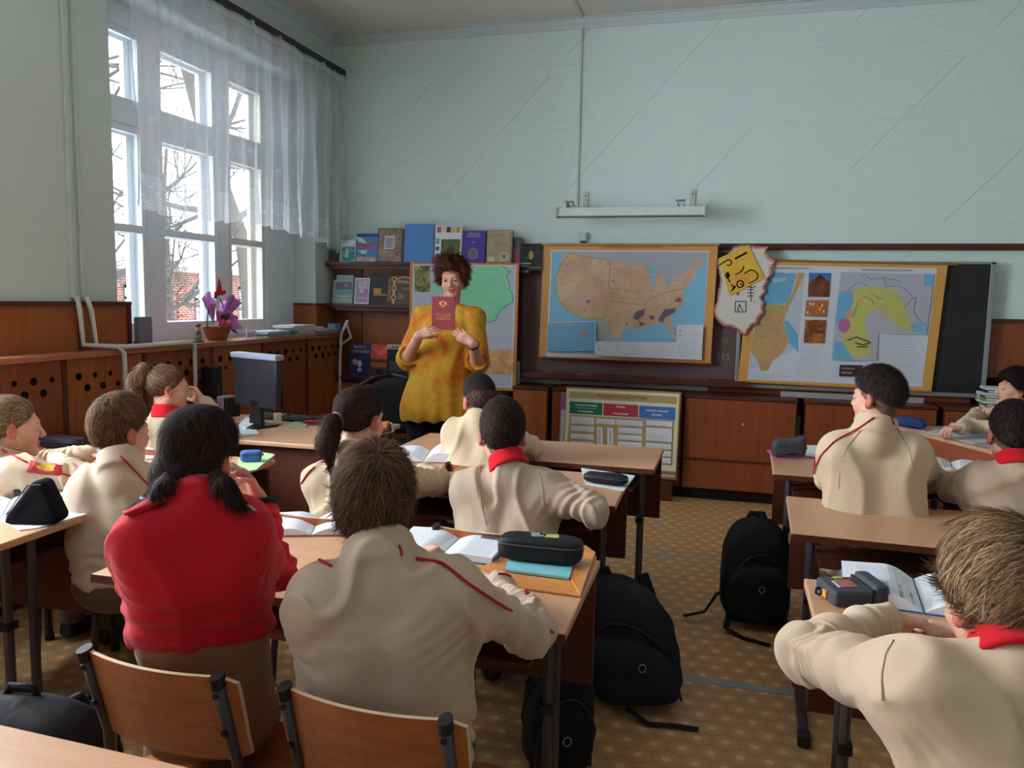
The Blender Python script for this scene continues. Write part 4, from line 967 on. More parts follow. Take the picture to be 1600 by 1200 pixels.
# stack of books on the cabinet at right
p = atY(1548, 636, 5.82); cols = [(200,204,214),(52,100,70),(196,196,150),(120,150,90),(36,60,48),(196,200,206),(24,26,34),(206,208,212)]
for k, c in enumerate(cols):
    b = MB(); z = CZ+0.0005+k*0.0175; wv = (0.10+0.012*((k*7) % 3))
    b.mat(flat(c, .6)); b.box((-wv, -0.075, 0), (wv, 0.075, 0.016)); b.mat(M['paper2']); b.box((-wv+0.004, -0.078, 0.003), (wv-0.004, -0.0752, 0.013))
    o = b.build('book'); o.location = (p[0]+0.05+0.004*((k*5) % 3), 5.82, z); o.rotation_euler = (0, 0, 0.05*((k*3) % 4-1.5))
    tag(o, ['lilac white', 'green', 'cream', 'light green', 'dark green', 'white', 'black', 'pale grey'][k]+' book in the stack right of the green board, '+['lowest', 'second from bottom', 'third from bottom', 'fourth from bottom', 'fourth from top', 'third from top', 'second from top', 'topmost'][k], 'book', 'stacked books on the cabinet')

# ------------------------------------------------------------------ desks
def make_desk(label, loc, rz=0.0, W=1.2, D=0.50, src=None, grp='pupil desks'):
    t = thing('school_desk', label, 'desk', loc, rz, grp)
    b = MB(); b.box((-W/2, -D/2, 0.678), (W/2, D/2, 0.70)); part(b, 'desktop', M['desk'], t, bevel=0.004)
    b = MB(); b.box((-W/2-0.001, -D/2-0.002, 0.678), (W/2+0.001, -D/2+0.0, 0.6985)); part(b, 'edge_band', M['desk_dark'], t)
    b = MB(); b.box((-W/2+0.02, D/2-0.055, 0.37), (W/2-0.005, D/2-0.038, 0.665)); part(b, 'modesty_panel', M['desk_dark'], t, bevel=0.002)
    b = MB(); b.box((-W/2+0.09, -D/2+0.06, 0.58), (W/2-0.09, D/2-0.06, 0.592)); part(b, 'book_shelf', M['desk_dark'], t, bevel=0.002)
    for s in (-1, 1):
        x = s*(W/2-0.075)
        for y in (-0.045, 0.045):
            b = MB(); b.tube([(x, y, 0.03), (x, y, 0.675)], 0.0115, 10, flatn=(0,1,0), fl=1.4); lg = part(b, 'leg', M['metal'], t, smooth=False)
            if y < 0:
                b = MB(); b.box((x-0.016, y-0.021, 0.41), (x+0.016, y+0.021, 0.435)); o = b.build('clamp', M['black'], bevel=0.003); o.parent = lg
        b = MB(); b.box((x-0.016, -0.20, 0.008), (x+0.016, 0.21, 0.036)); ft = part(b, 'foot', M['metal'], t, bevel=0.005)
        for y in (-0.2, 0.21):
            b = MB(); b.box((x-0.02, y-0.028, 0), (x+0.02, y+0.028, 0.042)); o = b.build('foot_cap', M['capblack'], bevel=0.008); o.parent = ft
        b = MB(); b.box((x-0.014, -0.20, 0.655), (x+0.014, 0.20, 0.678)); part(b, 'top_rail', M['metal'], t)
    return t
desk0 = make_desk('empty right half of a school desk nearest the chart, front of the middle row', (-0.885, 3.565, 0), 0.0)
DESKS = [((-0.96, 2.90), 0.02, 'middle row desk with an open book and a pouch, second from the front'),
         ((-0.91, 1.825), 0.01, 'middle row desk under the orange folder and the turquoise notebook'),
         ((-1.03, 0.705), -0.03, 'school desk at the bottom left corner of the photo, only its top edge showing'),
         ((0.80, 3.64), -0.02, 'front desk of the right row with a grey pencil case on its corner'),
         ((0.815, 2.755), -0.03, 'empty bare desk in the right row behind the boy watching the board'),
         ((0.81, 1.86), 0.0, 'right row desk in the foreground with a grey pencil case and open textbook'),
         ((-2.445, 2.69), 0.0, 'window row desk with a blue pencil case on its near corner'),
         ((-2.52, 1.79), 0.03, 'window row desk at left edge with a black pouch on papers')]
for (x, y), rz, lab in DESKS: dup(desk0, (x, y, 0), rz, lab)

# teacher's desk and the side desk at right
t = thing('teacher_desk', 'wide wooden teacher desk carrying the computer monitor', 'desk', (-2.42, 3.62, 0), 0.02)
b = MB(); b.box((-0.70, -0.36, 0.682), (0.70, 0.36, 0.705)); part(b, 'desktop', M['desk'], t, bevel=0.005)
b = MB(); b.box((-0.66, -0.30, 0.08), (0.66, -0.28, 0.68)); part(b, 'front_panel', M['desk_dark'], t, bevel=0.003)
for s in (-1, 1): b = MB(); b.box((s*0.66-0.01, -0.30, 0), (s*0.66+0.01, 0.33, 0.682)); part(b, 'side_panel', M['desk_dark'], t, bevel=0.003)
A = atZ(1400, 666, 0.72); B = atZ(1545, 703, 0.72); dv = (B-A); ang = math.atan2(dv[1], dv[0])
dv = dv/np.linalg.norm(dv); nr = np.array([-dv[1], dv[0], 0.0])      # to the right of the edge (away from the camera)
L0 = 1.08; mid = A+dv*L0/2+nr*0.25
t = thing('side_desk', 'reddish desk turned sideways at right where the boy leans over papers', 'desk', (mid[0], mid[1], 0), ang)
b = MB(); b.box((-L0/2, -0.25, 0.70), (L0/2, 0.25, 0.72)); part(b, 'desktop', M['desk'], t, bevel=0.004)
b = MB(); b.box((-L0/2+0.01, -0.235, 0.22), (L0/2-0.01, -0.22, 0.70)); part(b, 'front_panel', wood('reddish_laminate', (132,66,44), (158,84,58), 0, .8, .5, .3), t, bevel=0.003)
for s in (-1, 1): b = MB(); b.box((s*(L0/2-0.03)-0.01, -0.22, 0), (s*(L0/2-0.03)+0.01, 0.22, 0.70)); part(b, 'side_panel', M['desk_dark'], t, bevel=0.003)

# ------------------------------------------------------------------ chairs
def make_chair(label, loc, rz=0.0):
    """sitter faces +y"""
    t = thing('school_chair', label, 'chair', loc, rz, 'plywood school chairs')
    def curved(y0, z0, z1, W, bow, tilt, th=0.009, n=13):
        b = MB(); f = []; bk = []
        for j in range(5):
            v = j/4; z = z0+(z1-z0)*v
            for i in range(n):
                u = i/(n-1)*2-1
                rd = 0.012 if (abs(u) > .95 and j in (0, 4)) else 0
                f.append((u*W/2*(1-0.03*(1-v)), y0-bow*(1-u*u)-tilt*v, z-rd*(1 if j == 4 else -1)))
        N = len(f); vs = f+[(x, y-th, z) for x, y, z in f]
        fs = []
        for j in range(4):
            for i in range(n-1):
                a = j*n+i; fs.append((a, a+1, a+n+1, a+n)); fs.append((N+a, N+a+n, N+a+n+1, N+a+1))
        rim = list(range(n))+[k*n+n-1 for k in range(1, 5)]+[4*n+i for i in range(n-2, -1, -1)]+[k*n for k in range(3, 0, -1)]
        b.mat(M['ply']); b.add(vs, fs); b.mat(M['ply_edge'])
        b.add([vs[k] for k in rim]+[vs[N+k] for k in rim], [(i, (i+1) % len(rim), len(rim)+(i+1) % len(rim), len(rim)+i) for i in range(len(rim))])
        return b
    part(curved(-0.155, 0.55, 0.73, 0.36, 0.035, 0.045), 'backrest', None, t, smooth=False)
    b = MB(); b.mat(M['ply'])
    prof = [(-0.17,0.428),(-0.12,0.420),(0.0,0.415),(0.1,0.418),(0.16,0.420),(0.185,0.408)]
    b.prism([(-0.18, y, z) for y, z in prof]+[(-0.18, y, z-0.011) for y, z in prof[::-1]], (0.36, 0, 0)); part(b, 'seat', None, t, bevel=0.003)
    for s in (-1, 1):
        x = s*0.15
        b = MB(); b.tube([(x*1.06, -0.20, 0.012), (x*1.03, -0.165, 0.38), (x, -0.172, 0.55), (x, -0.220, 0.72)], 0.0095, 10, flatn=(0,1,0), fl=1.4)
        up = part(b, 'leg', M['metal'], t, smooth=True)
        b = MB(); b.tube([(x, -0.2185, 0.713), (x, -0.2235, 0.735)], 0.0118, 10, flatn=(0,1,0), fl=1.4); o = b.build('cap', M['capblack']); o.parent = up
        for z in (0.62, 0.70):
            y = -0.19-(z-0.6)*0.25; b = MB(); b.tube([(x, y-0.006, z), (x, y-0.016, z-0.001)], 0.006, 8); o = b.build('screw', M['capblack']); o.parent = up
        b = MB(); b.tube([(x*1.06, 0.17, 0.012), (x, 0.15, 0.40)], 0.011, 10, flatn=(0,1,0), fl=1.5); part(b, 'leg', M['metal'], t, smooth=True)
        b = MB(); b.tube([(x*1.02, -0.165, 0.392), (x, 0.155, 0.392)], 0.011, 8); part(b, 'side_rail', M['metal'], t, smooth=True)
        for y in (-0.20, 0.17): b = MB(); b.tube([(x*1.06, y, 0.0), (x*1.06, y, 0.03)], 0.017, 10); part(b, 'foot_cap', M['capblack'], t)
    b = MB(); b.tube([(-0.15, 0.12, 0.392), (0.15, 0.12, 0.392)], 0.01, 8); part(b, 'cross_rail', M['metal'], t, smooth=True)
    return t
chair0 = make_chair('plywood chair with dark metal frame under the girl in red', (-0.975, 1.375, 0), -0.06)
CHAIRS = [((-0.545, 1.36), -0.06, 'plywood chair with black capped uprights at the bottom centre, under the boy in the foreground'),
          ((-1.215, 2.34), 0.0, 'plywood chair hidden under the brown ponytailed girl'), ((-0.66, 2.36), 0.0, 'plywood chair under the boy with the red collar in the middle row'),
          ((-0.93, 3.2), 0.0, 'plywood chair under the boy nearest the teacher'), ((-1.87, 2.29), 0.05, 'plywood chair of the short-haired boy beside the left papers'),
          ((-2.43, 2.3), 0.0, 'plywood chair under the fair girl at the left edge'), ((-2.42, 3.05), 0.0, 'plywood chair under the girl with the high ponytail'),
          ((0.56, 3.22), 0.0, 'plywood chair under the boy watching the board'), ((1.12, 3.17), 0.0, 'plywood chair under the boy at the right edge of the front desk'),
          ((0.52, 1.18), -0.1, 'plywood chair under the blond boy in the right foreground'), ((atY(1595,612,4.80)[0]+.24, 4.80), 1.5, 'plywood chair of the dark-haired boy at the side desk')]
for (x, y), rz, lab in CHAIRS: dup(chair0, (x, y, 0), rz, lab)
# teacher's office chair
p = atY(594, 640, 4.62)
t = thing('office_chair', 'black rounded office chair beside the teacher', 'chair', (p[0]+0.02, 4.62, 0), 0.15)
b = MB(); b.lathe([(0.0, 0.40), (0.20, 0.40), (0.235, 0.43), (0.225, 0.465), (0.0, 0.475)], n=24); part(b, 'seat', flat((34,34,38), .8, .2), t, smooth=True)
def bkf(u, v):
    a = (u*2-1)*0.55; hgt = 0.50+0.36*v; wd = 0.21*math.sin(math.pi*min(1, 0.55+0.45*(1-v)))**0.5 if v > 0.5 else 0.21
    return (wd*(u*2-1), 0.19-0.03*(1-(u*2-1)**2)+0.01, hgt*1.0-0.10*(u*2-1)**2*v)
b = MB(); b.grid(bkf, 13, 9); bk = part(b, 'backrest', flat((36,36,40), .8, .2), t, smooth=True); sm = bk.modifiers.new('s', 'SOLIDIFY'); sm.thickness = 0.03
for s in (-1, 1):
    b = MB(); b.tube([(s*0.20, 0.14, 0.44), (s*0.265, 0.08, 0.56), (s*0.27, 0.06, 0.68), (s*0.22, 0.13, 0.80), (s*0.12, 0.2, 0.865), (0, 0.215, 0.885)], 0.012, 8); part(b, 'arm_loop', M['black'], t, smooth=True)
b = MB(); b.tube([(0,0,0.1),(0,0,0.41)], 0.025, 12); part(b, 'column', M['black'], t, smooth=True)
for k in range(5):
    a = k*2*math.pi/5; c_, s_ = math.cos(a), math.sin(a)
    b = MB(); b.tube([(0.02*c_, 0.02*s_, 0.11), (0.26*c_, 0.26*s_, 0.06)], [0.022, 0.014], 8); lg = part(b, 'base_leg', M['black'], t, smooth=True)
    b = MB(); b.tube([(0.26*c_-0.01*s_, 0.26*s_+0.01*c_, 0.026), (0.26*c_+0.01*s_, 0.26*s_-0.01*c_, 0.026)], 0.026, 12); o = b.build('castor', M['black']); o.parent = lg

# ------------------------------------------------------------------ things on the desks
def page_mat():
    t = NT('printed_page'); tc = t.node('ShaderNodeTexCoord'); sx = t.node('ShaderNodeSeparateXYZ'); t.link(tc.outputs['Object'], sx.inputs[0])
    X, Y = sx.outputs[0], sx.outputs[1]
    row = t.math('LESS_THAN', t.math('FRACT', t.math('MULTIPLY', Y, 190)), 0.42)
    cb = t.node('ShaderNodeCombineXYZ'); t.link(t.math('MULTIPLY', X, 300), cb.inputs[0]); t.link(t.math('FLOOR', t.math('MULTIPLY', Y, 190)), cb.inputs[1])
    wd = t.math('GREATER_THAN', t.noise(cb.outputs[0], 0.6, 1), 0.42)
    ax = t.math('ABSOLUTE', X); inx = t.math('MULTIPLY', t.math('GREATER_THAN', ax, 0.016), t.math('LESS_THAN', ax, 0.138)); iny = t.math('LESS_THAN', t.math('ABSOLUTE', Y), 0.098)
    m = t.math('MULTIPLY', t.math('MULTIPLY', row, wd), t.math('MULTIPLY', inx, iny))
    return t.base(t.mix(t.math('MULTIPLY', m, 0.42), lin((224,230,238)), lin((90,94,104))), 0.7, 0.25)
M['page'] = page_mat()
def open_book(label, near, far, z=0.70, w=0.155, cover=(60,110,140), hl=0.022, hr=0.022, pic=None, lift=0.0, grp='open textbooks on the desks'):
    """near / far: ends of the spine"""
    n3, f3 = atZ(*near, z), atZ(*far, z); c = (n3+f3)/2; d = f3-n3; H = min(max(np.linalg.norm(d), 0.18), 0.24)
    rz = math.atan2(d[1], d[0])-math.pi/2
    t = thing('open_book', label, 'book', (c[0], c[1], z+0.0005), rz, grp)
    def prof(s, u, h): return (s*(0.002+u*w*(1-0.06*math.sin(u*math.pi))), 0, h*(math.sin(min(1, u*2.2)*math.pi/2))*(1-0.32*u)+0.004+lift*u*u)
    for s, h in ((-1, hl), (1, hr)):
        n = 14; b = MB(); top = [prof(s, i/(n-1), h) for i in range(n)]
        ol = [(x, -H/2, zz) for x, _, zz in top]+[(top[-1][0]-s*0.004, -H/2, 0.003+lift*0.5), (top[0][0], -H/2, 0.003)]
        b.prism(ol, (0, H, 0)); part(b, 'page_block', M['page'], t)
        if pic and (s == pic[0]):
            u0, u1, y0, y1, c1 = pic[1:]
            q = MB(); q.grid(lambda a, bb: (prof(s, u0+(u1-u0)*a, h)[0], H*(y0+(y1-y0)*bb), prof(s, u0+(u1-u0)*a, h)[2]+0.0006), 6, 2); part(q, 'picture', noisy(c1, tuple(min(255, int(v*1.9)) for v in c1), 60), t)
    b = MB(); b.box((-w-0.003, -H/2-0.004, 0), (w+0.003, H/2+0.004, 0.003)); part(b, 'cover', flat(cover, .5), t)
    return t
# middle row, desk with the folder
open_book('open textbook with a small dark picture on the right page, beside the black pencil case', (684,874), (722,840), w=0.15, pic=(1, .5, .9, .22, .38, (60,64,70)))
open_book('open textbook between the girl in red and the foreground boy', (486,838), (500,810), w=0.15, cover=(150,90,60), pic=(1, .3, .7, .25, .40, (80,84,110)))
open_book('thick open textbook with a raised right half on the second desk of the middle row', (652,737), (680,695), w=0.16, cover=(150,40,40), hl=.028, hr=.045, pic=(-1, .45, .9, -.4, -.05, (90,100,104)))
open_book('open textbook with a large grey picture beside the grey pencil case at right', (1447,968), (1424,900), w=0.17, hl=.035, hr=.03, cover=(60,110,150), pic=(-1, .1, 1.0, -.5, -.12, (110,114,118)))
open_book('open book at the left edge under the black pouch', (0,815), (20,778), w=0.15, cover=(120,130,140))
open_book('open book with white pages before the boy at the right edge', (1492,742), (1484,722), w=0.13, cover=(40,150,90))
def sheetobj(label, name, cat, pts, z=0.70, th=0.002, col=(222,230,238), rough=.7, grp=None, spec=.3):
    P3 = [atZ(x, y, z) for x, y in pts]; c = sum(P3)/len(P3); b = MB(); b.prism([tuple(p-c) for p in P3][::-1], (0, 0, th)); o = b.build(name, flat(col, rough, spec)); o.location = tuple(c+np.array([0,0,0.0006]))
    return tag(o, label, cat, grp)
sheetobj('loose white sheet under the thick open textbook', 'paper_sheet', 'paper', [(648,741),(676,742),(690,749),(663,754)])
# folder, notebook, case
orange = NT('glossy_orange_plastic'); orange.b.inputs['Roughness'].default_value = 0.12
oc = orange.mix(orange.noise(orange.coord(), 6, 3), lin((196,112,48)), lin((216,152,92))); orange.bump(orange.noise(orange.coord(), 18, 4, .6, .6), .35, .01); orange.base(oc, 0.16, 0.6)
z = 0.701
fp = [atZ(*p, z) for p in ((742,893),(818,857),(916,855),(931,866),(908,934),(770,915))]
c = sum(fp)/len(fp); b = MB()
b.prism([tuple(p-c) for p in fp][::-1], (0, 0, 0.006)); t = thing('plastic_folder', 'glossy orange plastic folder under the turquoise notebook', 'folder', tuple(c)); part(b, 'pocket', orange.m, t, bevel=0.002)
q1, q2, q3, q4 = [atZ(*p, z+0.007)-c for p in ((912,857),(930,866),(907,933),(888,900))]
b = MB(); b.prism([tuple(q1), tuple(q2), tuple(q3), tuple(q4)][::-1], (0,0,0.004)); part(b, 'flap', orange.m, t, bevel=0.002)
nb = sheetobj('turquoise thin notebook on the orange folder', 'notebook', 'notebook', [(789,893),(800,858),(905,852),(889,906)], z=0.709, th=0.006, col=(128,196,204), rough=.35, spec=.4)
def pencil_case(label, c3, size, rz, col, art=None, tilt=0, sag=0.0, name='pencil_case', rough=0.6, seed=1, zip_col=(70,70,74)):
    sx, sy, sz = size; t = thing(name, label, 'pencil case', (c3[0], c3[1], c3[2]+0.0006), rz)
    vs = []; nu, nv = 32, 16; r = random.Random(seed); e = 0.42
    def sg(v, p): return math.copysign(abs(v)**p, v)
    for j in range(nv+1):
        ph = -math.pi/2+math.pi*j/nv
        for i in range(nu):
            a = 2*math.pi*i/nu
            x = sg(math.cos(ph), e)*sg(math.cos(a), e); y = sg(math.cos(ph), e)*sg(math.sin(a), e); zz = sg(math.sin(ph), e)
            k = 1+sag*(math.sin(3*x+seed)*0.5+math.sin(5*y+x*4+seed*2)*0.5)
            vs.append((x*sx/2, y*sy/2, (zz*k*0.5+0.5+tilt*x*(zz+1)*0.5)*sz))
    mz = min(v[2] for v in vs); vs = [(x, y, zz-mz) for x, y, zz in vs]
    fs = [(j*nu+i, j*nu+(i+1) % nu, (j+1)*nu+(i+1) % nu, (j+1)*nu+i) for j in range(nv) for i in range(nu)]
    b = MB(); b.add(vs, fs); part(b, 'body', flat(col, rough, .3), t, smooth=True)
    b = MB(); b.tube([(sx*0.495*sg(math.cos(a), .42), sy*0.505*sg(math.sin(a), .42), sz*0.70) for a in [math.radians(d) for d in range(-170, 180, 10)]], 0.0022, 6); part(b, 'zip', flat(zip_col, .4, .5, .3), t, smooth=True)
    b = MB(); b.box((sx*.46, -0.004, sz*.5), (sx*.46+.012, 0.004, sz*.7)); part(b, 'zip_pull', flat((150,150,154), .3, .5, .7), t)
    return t
def top_mark(t, polys, z):
    b = MB()
    for pts, col in polys: b.mat(flat(col, .5)); b.prism([(x, y, z) for x, y in pts], (0, 0, 0.0015))
    part(b, 'printed_mark', None, t)
c = atZ(840, 880, 0.716); c[1] += 0.03
t = pencil_case('long black pencil case lying on the turquoise notebook', c, (0.225, 0.085, 0.065), 0.02, (18,18,24))
top_mark(t, [([(-.02,-.02),(.01,-.01),(.0,.02),(-.03,.015)], (120,150,140)), ([(.012,-.015),(.05,-.012),(.045,.018),(.015,.012)], (176,170,90)), ([(.0,.0),(.02,.02),(-.01,.024)], (70,110,80))], 0.0652)
sheetobj('white notebook under the dark pencil case, second desk of the middle row', 'notebook', 'notebook', [(908,733),(992,745),(975,768),(915,757)], th=0.005, col=(200,214,220))
c = atZ(945, 757, 0.706); c[1] += 0.02
t = pencil_case('dark pencil case with violet print lying in front of the red-collared boy', c, (0.17, 0.07, 0.035), -0.22, (24,22,30), sag=.2)
top_mark(t, [([(-.03,-.012),(.03,-.012),(.02,.01),(-.02,.012)], (80,66,120)), ([(.02,-.01),(.045,-.008),(.04,.012)], (80,130,170))], 0.036)
c = atZ(1232, 716, 0.704); c[1] += 0.03
sheetobj('pink folder under the grey pencil case at the front right desk', 'folder', 'folder', [(1198,704),(1260,700),(1262,718),(1209,718)], th=0.003, col=(190,110,150))
pencil_case('crumpled grey pencil case at the corner of the front right desk', c, (0.15, 0.075, 0.075), 0.12, (62,62,68), sag=.3, tilt=.25, seed=4)
sheetobj('white paper beside the grey pencil case on the front right desk', 'paper_sheet', 'paper', [(1254,712),(1256,697),(1282,697),(1280,716)], z=.704, th=.004)
# folding grey case with a red patch on the foreground right desk
cc = atZ(1335, 952, 0.70); cc[1] += 0.055
t = thing('pencil_case', 'dark grey folding pencil case with a red patch beside the open textbook at right', 'pencil case', (cc[0], cc[1], 0.7006), 0.0)
t.rotation_euler = (0, 0, 0.30); t.scale = (.72, .85, .85)
dg = flat((66,68,76), .65, .3)
b = MB(); b.box((-0.085, -0.055, 0), (0.055, 0.075, 0.045)); part(b, 'body', dg, t, bevel=0.012, seg=3)
b = MB(); b.box((0.045, -0.058, 0), (0.095, 0.078, 0.062)); part(b, 'flap', dg, t, bevel=0.012, seg=3)
b = MB(); b.box((0.036, -0.056, 0.0), (0.043, 0.076, 0.05)); part(b, 'elastic', flat((36,36,42), .7), t)
b = MB(); b.mat(flat((160,96,84), .8)); b.prism([(-.04,-.02,.0452),(.01,-.02,.0452),(.01,.04,.0452),(-.04,.04,.0452)], (0,0,.002)); b.mat(flat((200,196,190), .7)); b.box((-.055,-.02,.0452), (-.046,.03,.0465)); part(b, 'patch', None, t, bevel=.004)
b = MB(); b.mat(flat((176,180,70), .7)); b.prism([(-.045,.05,.0452),(-.01,.048,.0452),(.005,.058,.0452),(-.03,.064,.0452)], (0,0,.002)); part(b, 'badge', None, t)
b = MB(); b.tube([(-.085,.04,.02),(-.1,.035,.022),(-.11,.02,.015),(-.1,.015,.01),(-.088,.02,.015)], 0.004, 6); part(b, 'strap_loop', M['black'], t)
b = MB(); b.box((-.092,-.01,.01), (-.084,.012,.03)); part(b, 'side_tab', flat((206,140,60), .6), t)
# window row
sheetobj('white papers spread under the black pouch at left', 'paper_sheet', 'paper', [(0,812),(40,790),(152,793),(158,798),(60,826),(30,830)], th=.003)
pc = atZ(45, 820, .704)
t = thing('pouch', 'soft black triangular pouch standing on papers at left', 'pouch', (pc[0], pc[1]+.03, .7045), 0.25)
b = MB(); b.prism([(-.085,-.035,0),(.07,-.035,0),(.085,-.035,.02),(.025,-.015,.125),(-.005,-.01,.128),(-.075,-.03,.03)], (0,.07,0)); part(b, 'body', flat((20,20,26), .9, .1), t, bevel=.014, seg=3, smooth=True)
b = MB(); b.tube([(-.07,-.036,.03),(-.01,-.022,.118),(.03,-.022,.12)], .002, 6); part(b, 'zip', flat((50,50,56), .5), t)
c = atZ(98, 699, .70); 
t = pencil_case('open dark purple pencil case with pens before the fair girl', c, (0.20, .09, .045), 0.05, (38,34,52), sag=.2, seed=3)
top_mark(t, [([(-.07,-.01),(-.03,-.015),(-.03,.015),(-.06,.02)], (170,130,50)), ([(.0,-.01),(.05,-.005),(.05,.006),(.0,.004)], (150,120,180))], 0.046)
sheetobj('papers on the window row desk before the short-haired boy', 'paper_sheet', 'paper', [(150,700),(235,700),(262,716),(160,722)], th=.003, col=(206,214,224))
sheetobj('green notebook under the blue pencil case', 'notebook', 'notebook', [(372,720),(405,708),(430,712),(400,736),(372,742)], z=.702, th=.006, col=(176,206,160))
c = atZ(388, 722, .709); c[1] += .02
pencil_case('small blue pencil case on the green notebook', c, (0.085, .05, .045), 0.5, (60,104,176), seed=2)
# side desk at right
c = atZ(1422, 671, .721)
sheetobj('pink booklet under the blue pencil case on the side desk', 'notebook', 'notebook', [(1408,668),(1448,676),(1460,672),(1430,664)], z=.721, th=.004, col=(190,140,170))
pencil_case('crumpled blue pencil case on the side desk at right', c+np.array([0.0,.02,.005]), (0.17, .06, .05), -0.35, (30,52,108), sag=.35, tilt=-.2, seed=7)
sheetobj('white papers under the arm of the boy at the side desk', 'paper_sheet', 'paper', [(1438,674),(1460,670),(1555,676),(1560,690),(1520,694)], z=.721, th=.003, col=(196,202,206))
sheetobj('printed sheet with a dark picture near the edge of the side desk', 'paper_sheet', 'paper', [(1512,692),(1560,686),(1590,694),(1560,702)], z=.7215, th=.002, col=(150,152,160))
# teacher's desk
TZ = .705
mc = atZ(398, 666, TZ)
t = thing('computer_monitor', 'black computer monitor seen from behind with grey top edge on the teacher desk', 'monitor', (mc[0], mc[1], TZ), -0.35)
b = MB(); b.box((-.10, -.085, 0), (.10, .085, .012)); part(b, 'base', M['black'], t, bevel=.006)
b = MB(); b.prism([(-.05,0,.01),(.05,0,.01),(.035,.0,.14),(-.035,0,.14)], (0,.03,0)); part(b, 'stand', M['black'], t, bevel=.006)
b = MB(); b.prism([(-.02-.15,-.0,.10),(.15+.02,0,.10),(.185,0,.36),(-.185,0,.36)], (0,.045,0)); part(b, 'housing', flat((26,28,36), .5, .4), t, bevel=.01)
b = MB(); b.box((-.188,-.012,.355), (.188,.05,.385)); part(b, 'top_edge', flat((140,150,170), .4, .5), t, bevel=.008)
b = MB(); b.box((-.17,.045,.105), (.17,.052,.36)); part(b, 'screen', flat((10,12,16), .2, .6), t)
for lab, pxx, sz_, col in (('grey loudspeaker on the teacher desk left of the monitor', 349, (.045,.09,.115), (130,130,138)),):
    c = atZ(pxx, 652, TZ); t = thing('loudspeaker', lab, 'loudspeaker', (c[0], c[1]+.05, TZ), -.3)
    b = MB(); b.box((-sz_[0], -sz_[1]/2, 0), (sz_[0]-.03, sz_[1]/2, sz_[2])); part(b, 'front', flat(col, .5), t, bevel=.004)
    b = MB(); b.box((sz_[0]-.03, -sz_[1]/2-.002, 0), (sz_[0], sz_[1]/2, sz_[2]-.004)); part(b, 'side', M['black'], t, bevel=.004)
c = atX(320, 597, BX+0.03)
t = thing('loudspeaker', 'black loudspeaker against the radiator box behind the ponytailed girl', 'loudspeaker', (BX+.085, c[1], c[2]-.10), .0)
b = MB(); b.box((-.05,-.045,0), (.04,.045,.20)); part(b, 'housing', M['black'], t, bevel=.006)
b = MB(); b.lathe([(.0,0),(.028,0),(.034,.004),(.03,.006),(.0,.003)], (.04,0,.06), 16, ax=(1,0,0)); part(b, 'cone', flat((40,40,44), .6), t, smooth=True)
b = MB(); b.box((-.085,-.012,.08), (-.05,.012,.12)); part(b, 'wall_bracket', M['black'], t)
for lab, pts, rz in (('black keyboard beside the monitor', ((440,652),), -.25),):
    c = atZ(452, 656, TZ); t = thing('keyboard', lab, 'keyboard', (c[0]-.03, c[1]+.02, TZ+.0005), -.1)
    b = MB(); b.box((-.20,-.07,0), (.20,.07,.016)); part(b, 'tray', M['black'], t, bevel=.004)
    b = MB(); 
    for i in range(14):
        for j in range(5): b.box((-.185+i*.0265,-.06+j*.024,.016), (-.185+i*.0265+.022,-.06+j*.024+.02,.021))
    kk = part(b, 'keys', flat((40,42,48), .5), t); kk['kind'] = 'stuff'
c = atZ(428, 664, TZ); t = thing('glass_jar', 'small glass jar in front of the monitor', 'jar', (c[0]+.03, c[1]-.01, TZ+.0005))
gj = NT('jar_glass'); gj.base(lin((214,214,190)), .08, .5); gj.b.inputs['Transmission Weight'].default_value = .75
b = MB(); b.lathe([(0,0),(.022,0),(.024,.01),(.024,.05),(.02,.055)], n=20); part(b, 'glass_body', gj.m, t, smooth=True)
b = MB(); b.lathe([(0,.054),(.022,.054),(.022,.066),(0,.067)], n=20); part(b, 'lid', flat((206,200,170), .4), t)
c = atZ(453, 652, TZ); t = thing('computer_mouse', 'dark round mouse beside the jar', 'mouse', (c[0]+.015, min(c[1]+.06, 3.92), TZ+.0005))
b = MB(); b.lathe([(0,0),(.03,.002),(.034,.014),(.024,.028),(0,.033)], n=16); part(b, 'shell', M['black'], t, smooth=True)
sheetobj('upper thick white notebook at the left of the teacher desk', 'notebook', 'notebook', [(372,668),(385,655),(404,662),(384,672)], z=TZ, th=.012)
sheetobj('lower white sheet at the left of the teacher desk', 'paper_sheet', 'paper', [(372,682),(375,670),(398,669),(405,679)], z=TZ, th=.003, col=(214,226,240))
sheetobj('pale green notebook on the teacher desk right of the jar', 'notebook', 'notebook', [(445,668),(463,659),(482,660),(478,669)], z=TZ, th=.005, col=(150,172,150))
c = atZ(490, 663, TZ); pencil_case('small crimson pencil case on the teacher desk', c, (.11,.04,.02), .2, (150,30,60), sag=.1)
c = atZ(512, 660, TZ); pencil_case('olive glasses case on the teacher desk behind the brown ponytail', c+np.array([0,.06,0]), (.11,.045,.025), -.2, (170,170,120), sag=.1)
for k, (dz, cc_, n_) in enumerate(((0, (196,200,210), 'white'), (.007, (60,56,60), 'dark'), (.022, (120,96,84), 'brown'), (.038, (206,110,50), 'orange'))):
    sheetobj('%s book of the small stack at the right end of the teacher desk' % n_, 'book', 'book', [(582+k*2,682-k*2),(586,664),(612-k*2,662),(616-k*4,675-k)], z=TZ+dz, th=.006 if k == 0 else .014, col=cc_)

